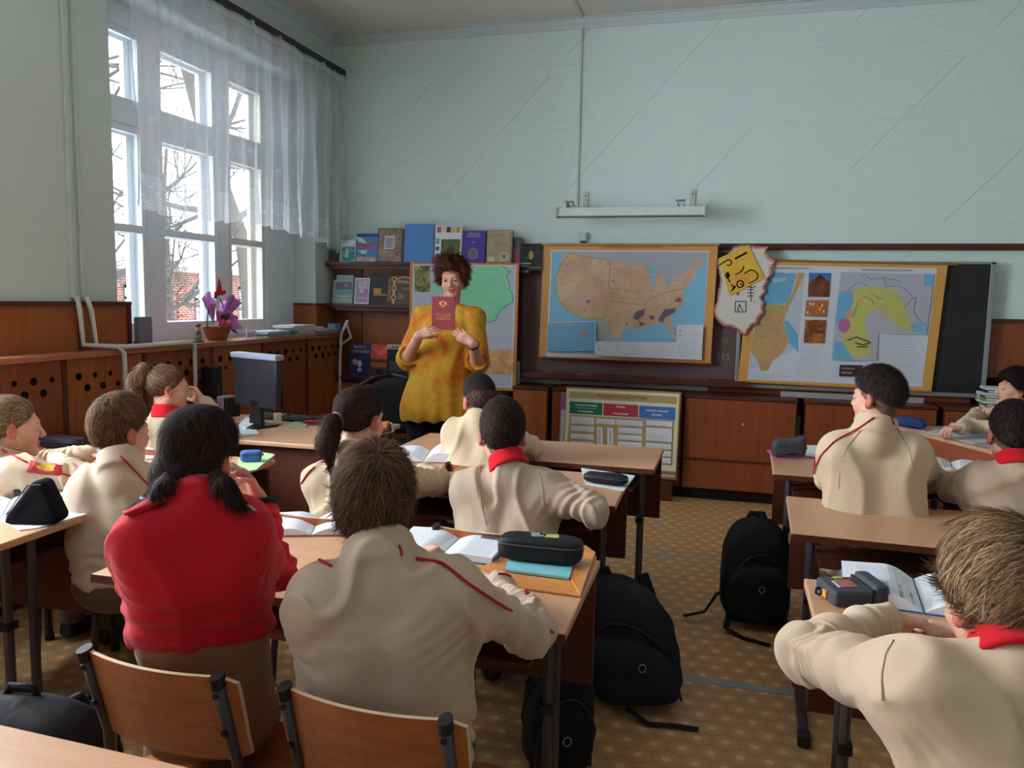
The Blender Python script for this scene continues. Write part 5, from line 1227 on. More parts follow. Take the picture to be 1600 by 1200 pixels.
# ------------------------------------------------------------------ on the window ledge
c = atZ(227, 537, BZ); t = thing('loudspeaker', 'grey loudspeaker standing on the window ledge', 'loudspeaker', (XL+.06, atX(227,530,XL+.06)[1], BZ+.0005), -.5)
b = MB(); b.box((-.03,-.05,0), (.03,.03,.165)); part(b, 'housing', flat((104,104,112), .6), t, bevel=.006)
b = MB(); b.box((-.028,-.054,.0), (.03,-.05,.03)); part(b, 'control_strip', M['black'], t, bevel=.002)
# flower basket
yb = atX(337, 525, XL+.0)[1]
t = thing('flower_basket', 'brown basket with lilac wrapped flowers and a red bird pick on the window ledge', 'flower basket', (XL+.01, yb, BZ+.0005))
wk = NT('woven_wicker'); wv = wk.node('ShaderNodeTexWave'); wk.link(wk.coord((1,1,1)), wv.inputs[0]); wv.inputs['Scale'].default_value = 60; wv.bands_direction = 'Z'; wk.bump(wv.outputs['Fac'], .6, .003); wk.base(lin((150,88,50)), .6, .3)
b = MB(); b.lathe([(0,0),(.055,0),(.06,.01),(.092,.085),(.096,.09),(.088,.088),(.05,.02),(0,.02)], n=28); part(b, 'pot', wk.m, t, smooth=True)
b = MB(); b.tube([(0,.10*math.cos(a),.08+.20*math.sin(a)) for a in [math.pi*k/14 for k in range(15)]], .004, 6); part(b, 'handle', flat((80,50,70), .5), t, smooth=True)
lil = flat((196,132,206), .45, .4, name='lilac_wrap'); r = random.Random(5)
def cone_wrap(c0, d, L, w_, m, nm, seed):
    r = random.Random(seed); d = Vector(d).normalized(); u = d.orthogonal().normalized(); v = d.cross(u); b = MB()
    b.grid(lambda a, q: Vector(c0)+d*L*(q)*(1+.12*math.sin(a*9+seed))+(u*math.cos((a-.5)*2.6)+v*math.sin((a-.5)*2.6))*w_*q*(1+.1*math.sin(a*23)), 24, 8)
    o = part(b, nm, m, t, smooth=True); k = o.modifiers.new('s', 'SOLIDIFY'); k.thickness = .001
cone_wrap((-.02,.03,.08), (.0,.12,1), .19, .135, lil, 'wrapping', 1)
cone_wrap((0,-.03,.10), (.1,-.85,.9), .20, .075, lil, 'wrapping', 2)
cone_wrap((.03,.0,.07), (.8,-.3,.45), .08, .10, flat((186,110,190), .5), 'wrapping', 3)
for k in range(9):
    a = k*.5-.8; b = MB(); L = r.uniform(.06,.09); c0 = Vector((.03, .05+.01*k*.3, .09)); d = Vector((.3, math.sin(a)*.9+.5, math.cos(a)*.6+.2)).normalized()
    s_ = d.orthogonal().normalized()*.010; b.add([c0-s_*.5, c0+s_*.5, c0+d*L*.6+s_, c0+d*L, c0+d*L*.6-s_], [(0,1,2,3,4)]); o = part(b, 'leaf', flat((110,70,160), .5), t); k_ = o.modifiers.new('s', 'SOLIDIFY'); k_.thickness = .001
def blob(parent, nm, c0, rad, m, seed=1, amp=.25):
    b = MB(); n = 12; b.v = []
    vs = []; 
    for j in range(n+1):
        ph = -math.pi/2+math.pi*j/n
        for i in range(n*2):
            a = math.pi*i/n; k = 1+amp*math.sin(4*a+seed)*math.sin(5*ph+seed); vs.append((c0[0]+rad*k*math.cos(ph)*math.cos(a), c0[1]+rad*k*math.cos(ph)*math.sin(a), c0[2]+rad*k*math.sin(ph)*.8))
    b.add(vs, [(j*2*n+i, j*2*n+(i+1) % (2*n), (j+1)*2*n+(i+1) % (2*n), (j+1)*2*n+i) for j in range(n) for i in range(2*n)]); return part(b, nm, m, parent, smooth=True)
for k, (y, z_, rd, col) in enumerate(((.02,.115,.032,(222,120,150)),(.06,.10,.030,(226,130,160)),(-.02,.12,.022,(206,90,120)),(.03,.165,.022,(120,60,90)),(.075,.15,.02,(190,170,150)),(.0,.15,.024,(70,44,40)))): blob(t, 'flower', (.06,y,z_), rd, flat(col,.6), k)
b = MB(); b.box((.05,.02,.085),(.09,.08,.092)); part(b, 'leaf', flat((70,150,90),.5), t)
b = MB(); b.tube([(.02,0,.1),(.02,0,.34)], .0018, 5); pk = part(b, 'pick', flat((180,180,120),.5), t)
b = MB(); pts = [(-.065,.28),(-.06,.31),(-.03,.325),(-.02,.35),(0,.405),(.015,.37),(.03,.34),(.035,.315),(.06,.33),(.085,.315),(.078,.295),(.055,.305),(.05,.29),(.02,.292),(-.03,.285),(-.05,.265)]
b.prism([(.02,y*.8,z_) for y, z_ in pts], (.006,0,0)); part(b, 'bird_pick', flat((176,34,34),.5), t)
# figurine
yf = atX(312, 528, XL+.06)[1]
t = thing('figurine', 'small green and cream figurine beside the flower basket', 'figurine', (XL+.05, yf, BZ+.0005))
b = MB(); b.lathe([(0,0),(.034,0),(.036,.006),(.03,.012),(0,.012)], n=18); part(b, 'base', flat((60,110,70),.5), t, smooth=True)
b = MB(); b.lathe([(0,.01),(.022,.012),(.018,.04),(.022,.06),(.016,.085),(.008,.09)], n=14); part(b, 'figure_body', flat((150,140,110),.6,var=.3), t, smooth=True)
blob(t, 'head', (0,0,.105), .017, flat((120,100,60),.6), 1, .05); blob(t, 'arm', (.012,.018,.06), .012, flat((196,190,170),.6), 2, .1); blob(t, 'arm', (.012,-.018,.06), .012, flat((90,84,80),.6), 2, .1)
# trinket
yt = atX(393, 520, XL+.06)[1]
t = thing('photo_stand', 'little clear and lilac stand on the window ledge right of the basket', 'stand', (XL+.05, yt, BZ+.0005))
b = MB(); b.tube([(0,-.05,0),(0,-.04,.075)], .003, 6); b.tube([(0,.06,0),(0,.07,.06)], .003, 6); part(b, 'wire_frame', flat((206,206,214),.3,.5,.5), t)
b = MB(); b.box((-.004,-.04,.025),(.004,.062,.05)); part(b, 'card', flat((196,180,206),.5), t)
# stacks of books and papers on the ledge
def ledge(label, pxa, pxb, z0, th, col, X=XL+.02, dep=.17, rz=0, grp='books and papers on the window ledge', nm='book'):
    ya, yb_ = atX(pxa, 520, X)[1], atX(pxb, 520, X)[1]
    b = MB(); b.mat(flat(col,.6)); h = (yb_-ya)/2; b.box((-dep/2,-h,0),(dep/2,h,.003)); b.box((-dep/2,-h,th-.003),(dep/2,h,th)); b.box((-dep/2,-h,0),(-dep/2+.003,h,th)); b.mat(M['paper2']); b.box((-dep/2+.003,-h+.002,.003),(dep/2-.003,h-.002,th-.003))
    o = b.build(nm, bevel=.001); o.location = (X, (ya+yb_)/2, BZ+.0005+z0); o.rotation_euler = (0,0,rz); return tag(o, label, 'book', grp)
items = [(403,455,(70,170,170),'turquoise'),(405,440,(196,80,90),'red'),(402,438,(90,190,196),'light turquoise'),(404,436,(206,210,220),'white')]
for k, (a, c_, col, nm) in enumerate(items): ledge('thin %s workbook in the ledge stack right of the trinket, %s' % (nm, ['bottom', 'second', 'third', 'top'][k]), a, c_, k*.0105, .010, col, X=XL+.0)
for k, (a, c_, col, th, lab) in enumerate([(450,500,(170,130,100),.014,'brown paperback at the bottom of the middle ledge pile'),(452,498,(190,186,180),.02,'grey magazine in the middle of the ledge pile'),(446,492,(206,212,220),.022,'thick white book near the top of the ledge pile'),(440,478,(214,218,222),.018,'white book on top of the ledge pile')]): ledge(lab, a, c_, sum((.014,.02,.022,.018)[:k])+.0005*k, th, col, rz=.05*(k-1.5))
for k, (a, c_, col, th, lab) in enumerate([(488,524,(90,110,150),.012,'blue grey book at the bottom of the corner pile'),(490,522,(150,50,60),.012,'dark red book in the corner pile'),(486,518,(196,186,170),.016,'cream book on top of the corner pile')]): ledge(lab, a, c_, sum((.012,.012,.016)[:k])+.0005*k, th, col, X=XL+.08, dep=.12)
yy = atX(520, 515, BX-.02)[1]; b = MB(); b.box((-.035,-.05,0),(.035,.05,.075)); o = b.build('small_box', flat((86,156,206),.5), bevel=.003); o.location = (BX-.02, 5.90, BZ+.0005); tag(o, 'light blue box at the corner end of the window ledge', 'box')

# ------------------------------------------------------------------ backpacks
def cloth_black(name, c, sc=30):
    t = NT(name); n = t.noise(t.coord(), sc, 4, .6); t.bump(t.noise(t.coord(), 9, 3, .6, .5), .5, .02); return t.base(t.mix(n, lin(c), tuple(v*1.5+.002 for v in lin(c))), .75, .25)
M['bag1'] = cloth_black('black_nylon', (13,13,15)); M['bag2'] = cloth_black('dark_navy_nylon', (24,24,32))
def backpack(label, loc, rz, W, D, H, m, lean=0.0, seed=1, squash=0.0, straps=()):
    """closed soft bag: superellipse rings that narrow to a rounded top"""
    t = thing('backpack', label, 'backpack', loc, rz); r = random.Random(seed)
    def sg(v, p): return math.copysign(abs(v)**p, v)
    def shell(W, D, H, y0, z0, nm, sd, top=2.6):
        nu, nv = 40, 26; vs = []
        for j in range(nv+1):
            v = j/nv; kk = (1-abs(2*v-1)**(top if v > .5 else 7))**(1/2.2) if 0 < v < 1 else 0.0
            for i in range(nu):
                a = 2*math.pi*i/nu; x = sg(math.cos(a), .55)*W/2*kk; y = sg(math.sin(a), .6)*D/2*kk
                w_ = 1+.035*math.sin(5*a+sd)*math.sin(9*v+sd)+.02*math.sin(11*a+3*v*6+sd*2)
                zz = z0+H*v; vs.append((x*w_+squash*v*v, y*w_+y0+lean*v*H, zz))
        b = MB(); b.add(vs, [(j*nu+i, j*nu+(i+1) % nu, (j+1)*nu+(i+1) % nu, (j+1)*nu+i) for j in range(nv) for i in range(nu)]); return part(b, nm, m, t, smooth=True)
    shell(W, D, H, 0, 0, 'main_bag', seed); shell(W*.85, D*.5, H*.55, -D*.45, .03, 'front_pocket', seed+1, 4); shell(W*.9, D*.35, H*.78, -D*.22, .02, 'middle_pocket', seed+2, 3)
    b = MB(); b.tube([(W*.42*math.cos(a)+squash*.7*max(0, math.sin(a)), -D*.50+lean*.5*H, .04+H*.62*max(0, math.sin(a))**.7) for a in [math.pi*k/16 for k in range(17)]], .004, 6); part(b, 'zip', flat((12,12,14), .4, .5), t, smooth=True)
    b = MB(); zt_ = H*.985; b.tube([(-.035+squash, lean*H+D*.1, zt_-.01), (-.03+squash, lean*H+D*.12, zt_+.012), (.03+squash, lean*H+D*.12, zt_+.012), (.035+squash, lean*H+D*.1, zt_-.01)], .013, 8, flatn=(0,1,0), fl=.5); part(b, 'handle', m, t, smooth=True)
    for pth in straps: b = MB(); b.tube(pth, .014, 8, flatn=(0,0,1), fl=.25); part(b, 'strap', m, t, smooth=True)
    for s in (-1, 1): b = MB(); b.tube([(s*W*.28, D*.42, H*.1), (s*W*.32, D*.62, H*.35), (s*W*.25, D*.58, H*.7), (s*W*.15, D*.45+lean*H, H*.9)], .022, 8, flatn=(0,1,0), fl=.4); part(b, 'strap', m, t, smooth=True)
    b = MB(); ring = [(0.012*math.cos(a), -D*.72, H*.42+.014*math.sin(a)) for a in [2*math.pi*k/12 for k in range(12)]]; b.tube(ring, .0018, 6, closed=True); part(b, 'zip_ring', flat((170,170,176), .3, .5, .8), t)
    return t
g = atZ(1178, 985, 0)
backpack('upright black backpack with trailing straps beside the empty right desk', (g[0]-0.0, g[1]+.10, 0), .15, .29, .20, .47, M['bag1'], lean=.05, seed=2,
         straps=[[(-.13,-.02,.14),(-.17,-.04,.13),(-.22,-.05,.05),(-.26,-.04,.035),(-.31,-.06,.03)], [(-.12,-.08,.06),(-.14,-.14,.02),(-.08,-.2,.008),(.02,-.26,.008)]])
g = atZ(985, 1120, 0)
backpack('slumped dark backpack with a metal ring beside the nearer middle desk', (g[0]-.02, g[1]+.16, 0), .30, .36, .26, .44, M['bag2'], lean=.02, squash=-.12, seed=5,
         straps=[[(-.04,-.16,.03),(.02,-.22,.01),(.12,-.23,.008),(.18,-.25,.008)]])
g = atZ(880, 1195, 0)
backpack('small black bag under the nearer middle desk beside its leg', (g[0]-.02, g[1]-.02, 0), .5, .20, .15, .34, M['bag1'], lean=.0, squash=.02, seed=8)
g = (-1.62, 1.55, 0)
backpack('large black backpack in the shadow at the left edge beside the red girl\'s chair', (-1.50, 1.33, 0), .2, .46, .24, .50, M['bag1'], seed=9)
# ------------------------------------------------------------------ smooth bodies from blended volumes
V3 = lambda *a: np.array(a, float)
def unit(v): v = np.array(v, float); return v/np.linalg.norm(v)
class Vol:
    def __init__(s): s.p = []; s.noise = None
    def cap(s, a, b, ra, rb=None, k=0.02, n=None, fl=1.0, op='add'):
        rb = ra if rb is None else rb; a = np.array(a, float); b = np.array(b, float)
        s.p.append(('cap', op, k, a, b, ra, rb, None if n is None else unit(n), fl)); return s
    def sph(s, c, r, k=0.01, op='add'): return s.ell(c, (r, r, r), None, k, op)
    def ell(s, c, r, R=None, k=0.01, op='add'):
        s.p.append(('ell', op, k, np.array(c, float), np.array(r, float), np.eye(3) if R is None else np.array(R, float))); return s
    def plane(s, c, n, k=0.01): s.p.append(('pln', 'int', k, np.array(c, float), unit(n))); return s
    def ring(s, a, b, Ra, Rb, th, k=0.006, op='add'): s.p.append(('rng', op, k, np.array(a, float), np.array(b, float), Ra, Rb, th)); return s
    @staticmethod
    def prim(p, X):
        if p[0] == 'cap':
            _, _, _, a, b, ra, rb, n, fl = p
            if n is not None:
                X = X+np.outer(X @ n, n)*(fl-1); a = a+n*(a @ n)*(fl-1); b = b+n*(b @ n)*(fl-1)
            ab = b-a; L = ab @ ab; q = X-a
            t = np.clip((q @ ab)/max(L, 1e-9), 0, 1)
            return np.linalg.norm(q-np.outer(t, ab), axis=1)-(ra+(rb-ra)*t)
        if p[0] == 'ell':
            _, _, _, c, r, R = p; q = (X-c) @ R.T; k0 = np.linalg.norm(q/r, axis=1); k1 = np.linalg.norm(q/r**2, axis=1)
            return np.where(k1 > 1e-6, k0*(k0-1)/np.maximum(k1, 1e-6), -r.min())
        if p[0] == 'pln': return (X-p[3]) @ p[4]
        if p[0] == 'rng':
            _, _, _, a, b, Ra, Rb, th = p; ab = b-a; L = np.linalg.norm(ab); u = ab/L; q = X-a; t = q @ u
            rad = np.linalg.norm(q-np.outer(t, u), axis=1); R = Ra+(Rb-Ra)*np.clip(t/L, 0, 1)
            e = np.stack([np.abs(rad-R), np.maximum(np.maximum(-t, t-L), 0)], 1); return np.linalg.norm(e, axis=1)-th
    def eval(s, X, prims=None):
        d = None
        for p in (s.p if prims is None else prims):
            v = s.prim(p, X); k = p[2]; op = p[1]
            if d is None:
                d = v if op == 'add' else np.full(len(X), 1.0); 
                if op == 'add': continue
                else: continue
            if op == 'add': h = np.maximum(k-np.abs(d-v), 0)/k; d = np.minimum(d, v)-h*h*k/4
            elif op == 'sub': v = -v; h = np.maximum(k-np.abs(d-v), 0)/k; d = np.maximum(d, v)+h*h*k/4
            else: h = np.maximum(k-np.abs(d-v), 0)/k; d = np.maximum(d, v)+h*h*k/4
        if d is None: return np.full(len(X), 1.0)
        if s.noise is not None: d = d+s.noise(X)
        return d
    def project(s, P, off=0.0, it=5):
        P = np.array(P, float)
        for _ in range(it):
            d = s.eval(P)-off; e = 1e-3
            g = np.stack([s.eval(P+np.eye(3)[i]*e)-s.eval(P-np.eye(3)[i]*e) for i in range(3)], 1)/(2*e)
            g /= np.maximum(np.linalg.norm(g, axis=1, keepdims=True), 1e-6); P = P-g*np.clip(d, -.03, .03)[:, None]
        return P, g
    def hit(s, px, py, off=0.0):
        """the point of the surface seen along one line of sight"""
        d = unit(ray(px, py)); t = 0.6
        for _ in range(90):
            P = V3(0,0,CAM_H)+d*t; q = s.eval(P[None])[0]-off
            if abs(q) < 5e-4: break
            t += max(min(q*.8, .2), 4e-4)
            if t > 6.5: return None
        return V3(0,0,CAM_H)+d*t
    def bounds(s):
        lo, hi = [], []
        for p in s.p:
            if p[1] != 'add': continue
            if p[0] == 'cap': r = max(p[5], p[6]); lo += [p[3]-r, p[4]-r]; hi += [p[3]+r, p[4]+r]
            elif p[0] == 'ell': r = p[4].max(); lo.append(p[3]-r); hi.append(p[3]+r)
            elif p[0] == 'rng': r = max(p[5], p[6])+p[7]; lo += [p[3]-r, p[4]-r]; hi += [p[3]+r, p[4]+r]
        return np.min(lo, 0)-0.015, np.max(hi, 0)+0.015
    def mesh(s, v):
        """surface-nets polygonisation with block culling"""
        B = 8; lo, hi = s.bounds(); nb = np.ceil((hi-lo)/(v*B)).astype(int)+1; N = nb*B+1
        D = np.full(N, 1.0, np.float32)
        SB = 4; active = np.zeros(nb, bool)
        for I in np.ndindex(*[int(math.ceil(q/SB)) for q in nb]):
            i0 = np.array(I)*SB; i1 = np.minimum(i0+SB, nb); c = lo+(i0+i1)/2*B*v; R = np.linalg.norm((i1-i0)*B*v)/2
            vals = [s.prim(p, c[None])[0] for p in s.p]
            adds = [x for x, p in zip(vals, s.p) if p[1] == 'add']; m = min(adds)
            if m > R*1.9+0.05: continue
            keep = [p for x, p in zip(vals, s.p) if (p[1] == 'add' and x < m+2.2*R+0.06) or (p[1] == 'sub' and x < 1.3*R+0.03) or p[1] == 'int']
            if keep[0][1] != 'add': keep = [p for p in s.p]
            gi = np.stack(np.meshgrid(*[np.arange(a, b) for a, b in zip(i0, i1)], indexing='ij'), -1).reshape(-1, 3)
            cc = lo+(gi+0.5)*B*v; dc = s.eval(cc, keep); hd = B*v*0.5*1.733*1.35+0.006
            act = gi[np.abs(dc) < hd]; ins = gi[(dc <= -hd)]
            for g in ins: D[g[0]*B:g[0]*B+B+1, g[1]*B:g[1]*B+B+1, g[2]*B:g[2]*B+B+1] = -1
            if len(act) == 0: continue
            r = np.arange(B+1); off = np.stack(np.meshgrid(r, r, r, indexing='ij'), -1).reshape(-1, 3)
            idx = (act[:, None, :]*B+off[None]).reshape(-1, 3)
            vv = s.eval(lo+idx*v, keep); s._w = getattr(s, '_w', [])
            s._w.append((idx, vv))
        for idx, vv in s._w: D[idx[:, 0], idx[:, 1], idx[:, 2]] = vv
        s._w = []
        ins = D < 0
        c = np.zeros(N-1, np.int8)
        for dx in (0, 1):
            for dy in (0, 1):
                for dz in (0, 1): c += ins[dx:N[0]-1+dx, dy:N[1]-1+dy, dz:N[2]-1+dz]
        cell = np.argwhere((c > 0) & (c < 8)); cid = np.full(N-1, -1, np.int32); cid[cell[:, 0], cell[:, 1], cell[:, 2]] = np.arange(len(cell))
        acc = np.zeros((len(cell), 3)); cnt = np.zeros(len(cell))
        cor = [(0,0,0),(1,0,0),(0,1,0),(1,1,0),(0,0,1),(1,0,1),(0,1,1),(1,1,1)]
        dv = [D[cell[:, 0]+a, cell[:, 1]+b, cell[:, 2]+e].astype(float) for a, b, e in cor]
        for i in range(8):
            for j in range(i+1, 8):
                if sum(abs(x-y) for x, y in zip(cor[i], cor[j])) != 1: continue
                m = (dv[i] < 0) != (dv[j] < 0); t = np.where(m, dv[i]/(dv[i]-dv[j]+1e-12*(dv[i] == dv[j])), 0)
                p = np.array(cor[i])+np.outer(t, np.array(cor[j])-np.array(cor[i])); acc[m] += p[m]; cnt[m] += 1
        verts = lo+(cell+acc/np.maximum(cnt, 1)[:, None])*v
        quads = []
        for ax in range(3):
            u, w = (ax+1) % 3, (ax+2) % 3
            sl0 = [slice(None)]*3; sl1 = [slice(None)]*3; sl0[ax] = slice(0, -1); sl1[ax] = slice(1, None)
            A, Bn = ins[tuple(sl0)], ins[tuple(sl1)]; e = np.argwhere(A != Bn)
            e = e[(e[:, u] > 0) & (e[:, w] > 0) & (e[:, u] < N[u]-1) & (e[:, w] < N[w]-1)]
            fl = A[e[:, 0], e[:, 1], e[:, 2]]
            du = np.zeros(3, int); du[u] = 1; dw = np.zeros(3, int); dw[w] = 1
            q = [cid[tuple((e-a).T)] for a in (du+dw, dw, 0*du, du)]
            q = np.stack(q, 1); q = q[(q >= 0).all(1)] if True else q
            fl = fl[:len(q)] if len(fl) == len(q) else fl[(np.stack([cid[tuple((e-a).T)] for a in (du+dw, dw, 0*du, du)], 1) >= 0).all(1)]
            q[~fl] = q[~fl][:, ::-1]; quads.append(q)
        return verts, np.concatenate(quads)

def vol_object(vol, name, mats, voxel, parent, regions=None, smooth_it=1):
    V, Q = vol.mesh(voxel)
    for _ in range(smooth_it):      # one relaxation pass takes the grid pattern out
        s_ = np.zeros_like(V); c_ = np.zeros(len(V))
        for k in range(4):
            a, b = Q[:, k], Q[:, (k+1) % 4]
            np.add.at(s_, a, V[b]); np.add.at(c_, a, 1); np.add.at(s_, b, V[a]); np.add.at(c_, b, 1)
        V = V*0.5+0.5*s_/np.maximum(c_, 1)[:, None]
    o0 = np.array(parent.location)
    me = bpy.data.meshes.new(name)
    me.vertices.add(len(V)); me.vertices.foreach_set('co', (V-o0).astype(np.float32).ravel())
    me.loops.add(len(Q)*4); me.loops.foreach_set('vertex_index', Q.astype(np.int32).ravel())
    me.polygons.add(len(Q)); me.polygons.foreach_set('loop_start', np.arange(0, len(Q)*4, 4, dtype=np.int32))
    me.polygons.foreach_set('use_smooth', np.ones(len(Q), bool))
    for m in mats: me.materials.append(m)
    if regions is not None:
        ctr = V[Q].mean(1); me.polygons.foreach_set('material_index', regions(ctr).astype(np.int32))
    me.update(calc_edges=True); me.validate()
    o = bpy.data.objects.new(name, me); scene.collection.objects.link(o); o.parent = parent
    return o, V, Q

def wrinkle(seed, amp, freq=28.0, spots=(), folds=(), hem=None):
    """soft cloth relief: broad ridges, cross folds round bent joints, gathers above the hem"""
    r = np.random.RandomState(seed); K = r.randn(5, 3)*freq*0.6; ph = r.rand(5)*6.28
    K2 = r.randn(3, 3)*9; ph2 = r.rand(3)*6.28; K3 = r.randn(3, 3)*22; ph3 = r.rand(3)*6.28
    def f(X):
        W = X+0.025*np.stack([np.sin(X @ K2[i]+ph2[i]) for i in range(3)], 1)
        W = W*V3(1, 1, .5)
        n = sum(np.sin(W @ K[i]+ph[i]) for i in range(5))/5; n = np.exp(-(n/0.17)**2)
        a = np.full(len(X), amp*0.85)
        for c, rad, k in spots: a = a+amp*k*0.6*np.exp(-((X-c)**2).sum(1)/rad**2)
        d = -a*(n-.35)
        wob = sum(np.sin(X @ K3[i]+ph3[i]) for i in range(3))
        for c, ax, rad, lam, k in folds:
            q = X-c; w = np.exp(-(q**2).sum(1)/rad**2); g = np.sin((q @ ax)*6.28/lam+wob*2.4); d = d-amp*1.0*k*w*(np.sign(g)*np.abs(g)**1.4)
        if hem is not None:
            w = np.exp(-((X[:, 2]-hem)/.07)**2); d = d-amp*.55*w*np.sin((X[:, 2]-hem)*6.28/.055+wob*1.1)
        return d
    return f

# ---- materials for people
def skin_mat(name, c, c2):
    t = NT(name); n = t.noise(t.coord(), 30, 3); t.base(t.mix(n, lin(c), lin(c2)), 0.5, 0.35)
    t.b.inputs['Subsurface Weight'].default_value = 0.15; t.b.inputs['Subsurface Radius'].default_value = (0.012, 0.005, 0.003); t.b.inputs['Subsurface Scale'].default_value = 1.0
    return t.m
M['skin'] = skin_mat('fair_skin', (214,164,142), (204,150,130)); M['ear'] = skin_mat('ear_skin', (196,112,92), (184,100,84)); M['lip'] = flat((170,96,92), .4, .4, name='lips')
M['skin_t'] = skin_mat('adult_skin', (204,152,132), (192,138,120))
def cloth(name, c, sc=260, b=0.25, rough=0.9, c2=None):
    t = NT(name); f = t.noise(t.coord(), sc, 2); big = t.noise(t.coord(), 5, 3)
    t.bump(f, b, 0.0015); t.base(t.mix(t.math('MULTIPLY', big, .5), lin(c), lin(c2 or tuple(int(v*.9) for v in c))), rough, 0.12)
    t.b.inputs['Sheen Weight'].default_value = 0.12; t.b.inputs['Sheen Roughness'].default_value = 0.5; return t.m
M['beige'] = cloth('beige_fleece', (206,182,156)); M['beige2'] = cloth('greyish_beige_fleece', (192,170,149)); M['beige3'] = cloth('sand_fleece', (208,184,155))
_st = {}
def stubble(c):
    if c not in _st: _st[c] = flat(tuple(int(x*.55+y*.45) for x, y in zip(c, (190,140,120))), .8, .1, name='clipped_hair', var=.03)
    return _st[c]
M['red'] = cloth('red_jersey', (190,26,40)); M['redcollar'] = cloth('red_collar_cloth', (200,24,36)); M['seam'] = cloth('seam_thread', (184,162,138)); M['crimson'] = cloth('crimson_piping', (176,34,60))
M['trous_tan'] = cloth('tan_trouser_cloth', (142,108,84)); M['trous_dk'] = cloth('brown_trouser_cloth', (104,78,70)); M['shoe'] = flat((24,20,22), .4, .4, name='shoe_leather'); M['sole'] = flat((206,196,184), .7, name='shoe_sole')
def hair_mats(c):
    r = []
    for k, f in enumerate((0.72, 1.0, 1.3)):  # darker, middle and lighter hair tones; each strand takes one at random
        t = NT('hair_%s' % ['darker','tone','lighter'][k]); v = t.coord((1,1,1)); n = t.noise(v, 60, 3)
        L = lin(tuple(min(255, int(x*f)) for x in c)); t.base(t.mix(n, tuple(x*.75 for x in L), L), .72, .10); t.bump(t.noise(t.coord((160,160,30)), 1, 3), .5, .002); r.append(t.m)
    return r
HM = {}
def hm(c):
    if c not in HM: HM[c] = hair_mats(c)
    return HM[c]

def head_frame(c, yaw, pitch, roll):
    """columns right, forward, up (world) for a head facing +y turned by yaw (ccw), nodding by pitch (down +), tilting by roll (to the right +)"""
    Rz = Matrix.Rotation(math.radians(yaw), 3, 'Z'); Rx = Matrix.Rotation(-math.radians(pitch), 3, 'X'); Ry = Matrix.Rotation(math.radians(roll), 3, 'Y')
    return np.array(c, float), np.array(Rz @ Rx @ Ry)
def add_head(v, F, s, adult=False, mouth_open=False):
    c, R = F; T = lambda x, y, z: c+R @ (V3(x, y, z)*s)
    E = lambda x, y, z, rx, ry, rz, k=.012, op='add', R2=None: v.ell(T(x,y,z), (rx*s, ry*s, rz*s), (R.T if R2 is None else (R @ R2).T), k*s, op)
    E(0,-.018,.035,.072,.092,.082); E(0,.035,-.02,.056,.056,.080,.03)
    v.cap(T(-.044,.0,-.045), T(-.012,.066,-.092), .020*s, .016*s, .03*s); v.cap(T(.044,.0,-.045), T(.012,.066,-.092), .020*s, .016*s, .03*s)
    v.sph(T(0,.075,-.094), .017*s, .02*s)
    v.cap(T(-.03,.078,.022), T(.03,.078,.022), .012*s, None, .02*s)
    for q in (-1, 1):
        v.sph(T(q*.034,.060,-.032), .024*s, .02*s); v.sph(T(q*.031,.095,.004), .013*s, .014*s, 'sub')
    v.cap(T(0,.088,.008), T(0,.108,-.028), .0065*s, .0105*s, .010*s)
    for q in (-1, 1): v.sph(T(q*.011,.100,-.033), .0075*s, .006*s)
    E(0,.089,-.056,.022,.010,.005,.006); E(0,.087,-.067,.019,.010,.0055,.006)
    E(0,.098,-.0615,.020,.006,.0022 if not mouth_open else .0055,.003,'sub')
    for q in (-1, 1):
        Re = np.array(Matrix.Rotation(q*-.35, 3, 'Z')); 
        E(q*.077,-.006,-.004,.0085,.018,.031,.006,'add',Re); E(q*.083,-.001,.0,.006,.010,.018,.006,'sub',Re); v.sph(T(q*.074,.003,-.028), .008*s, .006*s)
    return T
def add_hand(v, wrist, d, n, side, s=1.0, curls=(.5,.55,.6,.7), thumb=(.5, .5), spread=.08):
    """d fingers direction, n palm-facing direction (towards the palm side), side=+1: thumb on d x n side"""
    d = unit(d); n = unit(n-d*(n @ d)); t = np.cross(d, n)*side; W = np.array(wrist, float)
    rootx = (.026, .0085, -.009, -.026); L0 = (.076, .080, .076, .068); FL = (.072, .080, .074, .058); rr_ = (.0083, .0086, .0082, .0072)
    v.cap(W-d*.02*s, W+d*.015*s, .0235*s, .024*s, .012*s, n, 1.35)
    for i in range(4):
        kn = W+(d*L0[i]+t*rootx[i]-n*.002)*s; v.cap(W+(d*.012+t*rootx[i]*.6)*s, kn, .0125*s, .0105*s, .012*s, n, 1.0)
        a = curls[i]; p = kn; cur = 0.15
        dirx = unit(d+t*(rootx[i]/.026)*spread)
        for j, fr in enumerate((.44, .31, .25)):
            cur += a*(1.0 if j else .75)
            dd = dirx*math.cos(cur)+n*math.sin(cur); q = p+dd*FL[i]*fr*s
            v.cap(p, q, rr_[i]*s*(1-.09*j), rr_[i]*s*(1-.09*(j+1)), .0035*s); p = q
    v.cap(W+(d*.02+t*.012+n*.006)*s, W+(d*.05+t*.022+n*.010)*s, .015*s, .013*s, .012*s)
    p = W+(d*.024+t*.020+n*.008)*s; dd = unit(d*.75+t*thumb[0]+n*.25)
    q = p+dd*.038*s; v.cap(p, q, .0125*s, .0105*s, .010*s); dd = unit(dd*1.0+n*thumb[1]*.6+d*.2); p = q; q = p+dd*.030*s; v.cap(p, q, .0100*s, .0090*s, .004*s)
    dd = unit(dd+n*thumb[1]*.5+d*.25); p = q; q = p+dd*.024*s; v.cap(p, q, .0090*s, .0072*s, .004*s)

